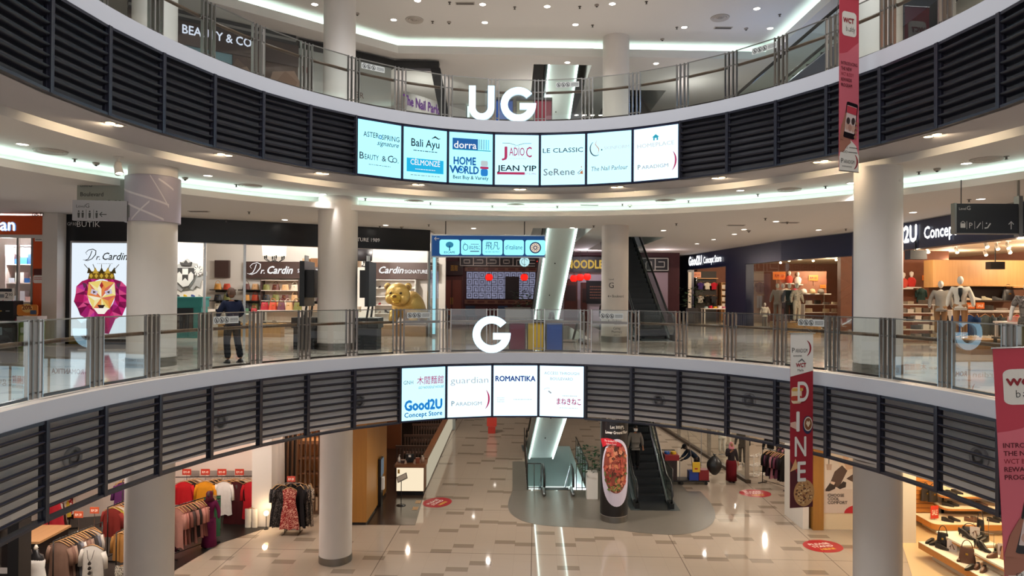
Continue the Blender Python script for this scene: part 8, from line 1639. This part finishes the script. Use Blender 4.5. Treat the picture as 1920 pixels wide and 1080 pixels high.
text(mb, 'P', -.2, h/2-.4, .1, DT, z=.005); text(mb, 'ARADIGM', -.01, h/2-.4, .08, DT, z=.005, w=.28); stroke(mb, arcpts(.04, h/2-.31, .16, .18, -60, 60, 12), [.01+.03*sin(pi*i/12) for i in range(13)], BRD, .006); bars(mb, -.1, h/2-.47, .2, .04, 2, DT, .005); text(mb, 'WCT', -.02, h/2-.7, .08, BRD, w=.24, bold=.05, z=.005); mb.poly([(-.1, h/2-.6), (0, h/2-.52), (.08, h/2-.6), (.05, h/2-.6), (0, h/2-.56), (-.06, h/2-.6)], mat('6a6a6a', .5), .005); text(mb, 'Malls', -.03, h/2-.79, .05, DT, z=.005)
mb.poly(ellipse(-.02, .72-h*0+.0, .1, .07, 14), mat('c02a2a', .5), .004); mb.poly(rrect(-.12, .52, .24, .34, .06), mat('d8c0a0', .5), .003); mb.poly(rrect(-.12, .46, .25, .1, .04), mat('a83a2a', .5), .004); mb.poly(rrect(-.1, .64, .26, .06, .02), mat('c89a4a', .5), .005)
mb.poly(ellipse(.14, -.1, .115, .19, 24), mat('28284a', .5), .003); mb.poly(ellipse(.15, -.08, .1, .15, 24), mat('d0c0b0', .5), .004); mb.poly(ellipse(.15, -.08, .085, .125, 24), mat('7a4a2c', .5), .005); mb.poly([(.15, -.15), (.1, -.07), (.12, -.01), (.15, -.04), (.18, -.01), (.2, -.07)], mat('d8c4a8', .5), .006); mb.poly([(-w/2, -.12), (-.1, -.2), (-.08, -.14), (-.14, -.02), (-w/2, -.04)], mat('c8a090', .6), .006)
mb.poly(ellipse(.06, -h/2+.3, .24, .28, 28), mat('b08454', .6), .004); r_ = random.Random(2)
for i in range(90): q, s_ = r_.random()*6.28, r_.random()**.5; x, y = .06+.19*s_*cos(q), -h/2+.3+.23*s_*sin(q); mb.poly(ellipse(x, y, .022, .015, 6), mat(r_.choice(['6a3a24', 'c8a070', 'd8c090', '8a5a34', '4a2a1c']), .6), .0045+.00002*i)
mb.poly([(-w/2+.0, -h/2+.75), (-.14, -h/2+1.02), (-.08, -h/2+.82)], mat('c89a6a', .6), .005)
for i, ch in enumerate('DINE'): text(mb, ch, -.0+(.03, -.09, -.03, .0)[i], .28-i*.52+(.12 if i == 0 else .02), .4, mat('d4cfc8', .6), bold=.02, z=.008, w=(.26, None, .27, .2)[i], res=8)
mb.build('print', clo); mb = MB(M); mb.tube([(-w/2-.02, h/2, 0), (w/2+.05, h/2, 0)], .012, STEEL, 8); mb.build('batten', t, world=True); mb = MB(M); mb.tube([(-w/2, h/2, 0), (-.2, h/2+.15, -.8)], .005, DKSTEEL, 5); mb.tube([(w/2, h/2, 0), (.6, h/2+.15, -.9)], .005, DKSTEEL, 5); mb.build('hanging_wire', t, world=True)
# white ceiling spotlights over the two nearest columns
for px, lab in ((222, 'white ceiling spotlight left of the left column'), (1682, 'white ceiling spotlight over the right column')):
    p = atz(px, 294 if px < 900 else 311, ZC1); t = thing('ceiling_spotlight', lab, 'spotlight', p); mb = MB(); mb.lathe([(.09, 0), (.09, -.03), (.03, -.04), (.03, -.16)], WHITE, n=16); mb.build('mount', t, True); s = 1 if px < 900 else -1; mb = MB(); mb.tube([(0, 0, -.12), (0, -.02, -.2), (s*.06, -.06, -.36)], [.06, .075, .085], WHITE, 14); mb.build('head', t, True); mb = MB(); mb.tube([(s*.06, -.06, -.36), (s*.061, -.0607, -.364)], .07, glow('fff2dc', 12), 14); mb.build('lamp', t)
# ================================================================== people and the cleaning trolley
def K(P): return P
SK1 = mat('7a5138', .55); SK2 = mat('9c6e52', .55)
p = atz(433, 688, ZG+.0); t = thing('person', 'person with shaved head and face mask in navy shirt standing at the ground level glass', 'person', (p.x-.34, 15.55, ZG), .35)
P = pose((.3, -.06, 1.13), (.2, -.26, 1.05), (-.29, -.08, 1.12), (-.17, -.27, 1.02), (.12, -.02, .5), (.13, .06, .08), (-.13, .0, .5), (-.17, .08, .08), bend=.04, H=1.74)
t.rotation_euler.z = pi+.9
figure(t, P, SK1, cloth('141a30'), cloth('17181c'), mat('0f0f10', .4), yaw=.35, hair=(mat('553a2a', .7), 'short'), mask=mat('1a1d24', .7), k=1.74/1.72, toproom=.026, legroom=.02, longtop=.06)
p = at(1207, 850, 26.6); t = thing('person', 'person with a white face mask in a grey jumper and black trousers riding the escalator', 'person', (5.25-.3, 26.62, ZL+.84), .05)
P = pose((.27, .0, 1.13), (.29, -.06, .9), (-.27, .0, 1.13), (-.31, -.1, .9), H=1.72)
figure(t, P, SK2, cloth('77736e', .06), cloth('121214'), BLACK, yaw=.05, hair=(mat('17120f', .6), 'short'), mask=mat('e2e2e4', .6), toproom=.035, legroom=.03, longtop=.05)
p = atz(1371, 903, ZL); t = thing('person', 'person in a pink headscarf, dark top and long red skirt walking with a small bag', 'person', (p.x, p.y, ZL), -.05)
P = pose((.23, -.02, 1.12), (.26, -.1, .9), (-.22, -.05, 1.13), (-.07, -.18, 1.36), (.08, -.06, .48), (.07, -.06, .08), (-.08, .03, .5), (-.06, .06, .1), H=1.62)
figure(t, P, SK2, cloth('2b2427'), None, BLACK, yaw=.1, hair=(cloth('c9808c'), 'scarf'), mask=None, k=1.62/1.72, toproom=.03, longtop=.12)
mb = MB(); mb.lathe([(.19, .9), (.225, .74), (.21, .4), (.22, .06)], cloth('5e0f18'), (0, -.01, 0), n=22, sy=.9); mb.build('skirt', t, True)
handbag((p.x+.33, p.y-.1, ZL+.5), .2, .24, .22, .1, mat('cfc4b4', .5), 'small pale handbag held by the person in the red skirt', None)
# cleaner bending over the trolley
p = atz(1318, 908, ZL); bx, by = p.x-.05, p.y+.35
t = thing('person', 'cleaner in a dark blue uniform and cap bending over the trolley', 'person', (bx-.02, by+.3, ZL), -1.45)
P = pose((.2, -.5, 1.02), (.14, -.66, .92), (-.2, -.5, 1.02), (-.1, -.66, .95), (.1, -.04, .5), (.1, .04, .08), (-.1, .0, .5), (-.1, .1, .08), bend=.36, head=(0, -.12), H=1.7)
figure(t, P, mat('3a2a22', .6), cloth('1d2736'), cloth('15171c'), BLACK, yaw=0, pitch=.7, hair=(cloth('121318'), 'cap'), toproom=.03, legroom=.02, headoff=(0, -.1, -.05))
t = thing('cleaning_trolley', 'cleaning trolley with red and blue bins and a yellow pouch beside the bending cleaner', 'trolley', (bx-.35, by-.25, ZL)); mb = MB(); mb.b2((-1.2, -.28, .14), (.62, .28, .2), BLACK); mb.tube([(-.6, -.25, .2), (-.6, -.25, 1.0), (-.6, .25, 1.0), (-.6, .25, .2)], .02, STEEL, 6); mb.build('frame', t)
mb = MB(); mb.b2((.2, -.26, .2), (.6, .1, .62), mat('7a1a20', .4)); mb.build('red_bin', t); mb = MB(); mb.b2((-.2, -.26, .2), (.18, .1, .55), mat('1c3a8a', .4)); mb.build('blue_bin', t); mb = MB(); mb.b2((-.08, -.31, .55), (.22, -.26, .95), mat('d8b02a', .5)); mb.b2((.0, -.315, .66), (.12, -.312, .72), mat('a02a2a', .5)); mb.build('yellow_pouch', t)
mb = MB(); mb.b2((-1.15, -.24, .2), (-.7, .24, 1.0), mat('2a1c1c', .5)); mb.b2((-1.2, -.26, 1.0), (-.62, .26, 1.22), mat('8a1a22', .4)); mb.build('red_box', t)
for x, y in ((-.5, -.2), (.5, -.2), (-.5, .2), (.5, .2)): mb = MB(Matrix.Translation((x, y, .07)) @ Matrix.Rotation(pi/2, 4, 'X')); mb.lathe([(.07, -.02), (.07, .02)], BLACK, n=12); mb.build('wheel', t)
for x, c_, n in ((-1.05, '2a5aa0', 'blue'), (-.78, 'd0a82a', 'yellow')): folded((bx-.35+x, by-.2, ZL+1.22), 0, .24, .3, .08, cloth(c_), n+' cloth lying on top of the cleaning trolley', 'cloths on the trolley')
t = thing('rubbish_bag', 'bulging black rubbish bag hanging on the right end of the trolley', 'bag', (bx+.5, by-.42, ZL+.42)); mb = MB(); mb.grid(lambda a, v: ((.3+.02*sin(5*2*pi*a))*cos(2*pi*a)*sin(pi*(.05+.9*v))**.7, (.24+.02*sin(7*2*pi*a))*sin(2*pi*a)*sin(pi*(.05+.9*v))**.7, .75*v), 22, 10, mat('19191b', .3, bump=.3, scale=14)); mb.build('bag', t, True); mb = MB(); mb.lathe([(.06, .7), (.03, .76), (.08, .84)], mat('19191b', .3), n=10); mb.build('knot', t, True)
for i, (x, dx) in enumerate(((.05, -.22), (.38, .04))): t = thing('mop_handle', 'long mop handle standing in the trolley, '+('leaning one', 'upright one')[i], 'mop', (bx-.35+x, by-.1, ZL+.5)); mb = MB(); mb.tube([(0, 0, 0), (dx, .05, 1.75)], .014, STEEL, 8); mb.build('pole', t); mb = MB(); mb.ball((0, 0, -.05), (.1, .08, .1), cloth('b8b4ac'), 10, 6); mb.build('mop_head', t, True)
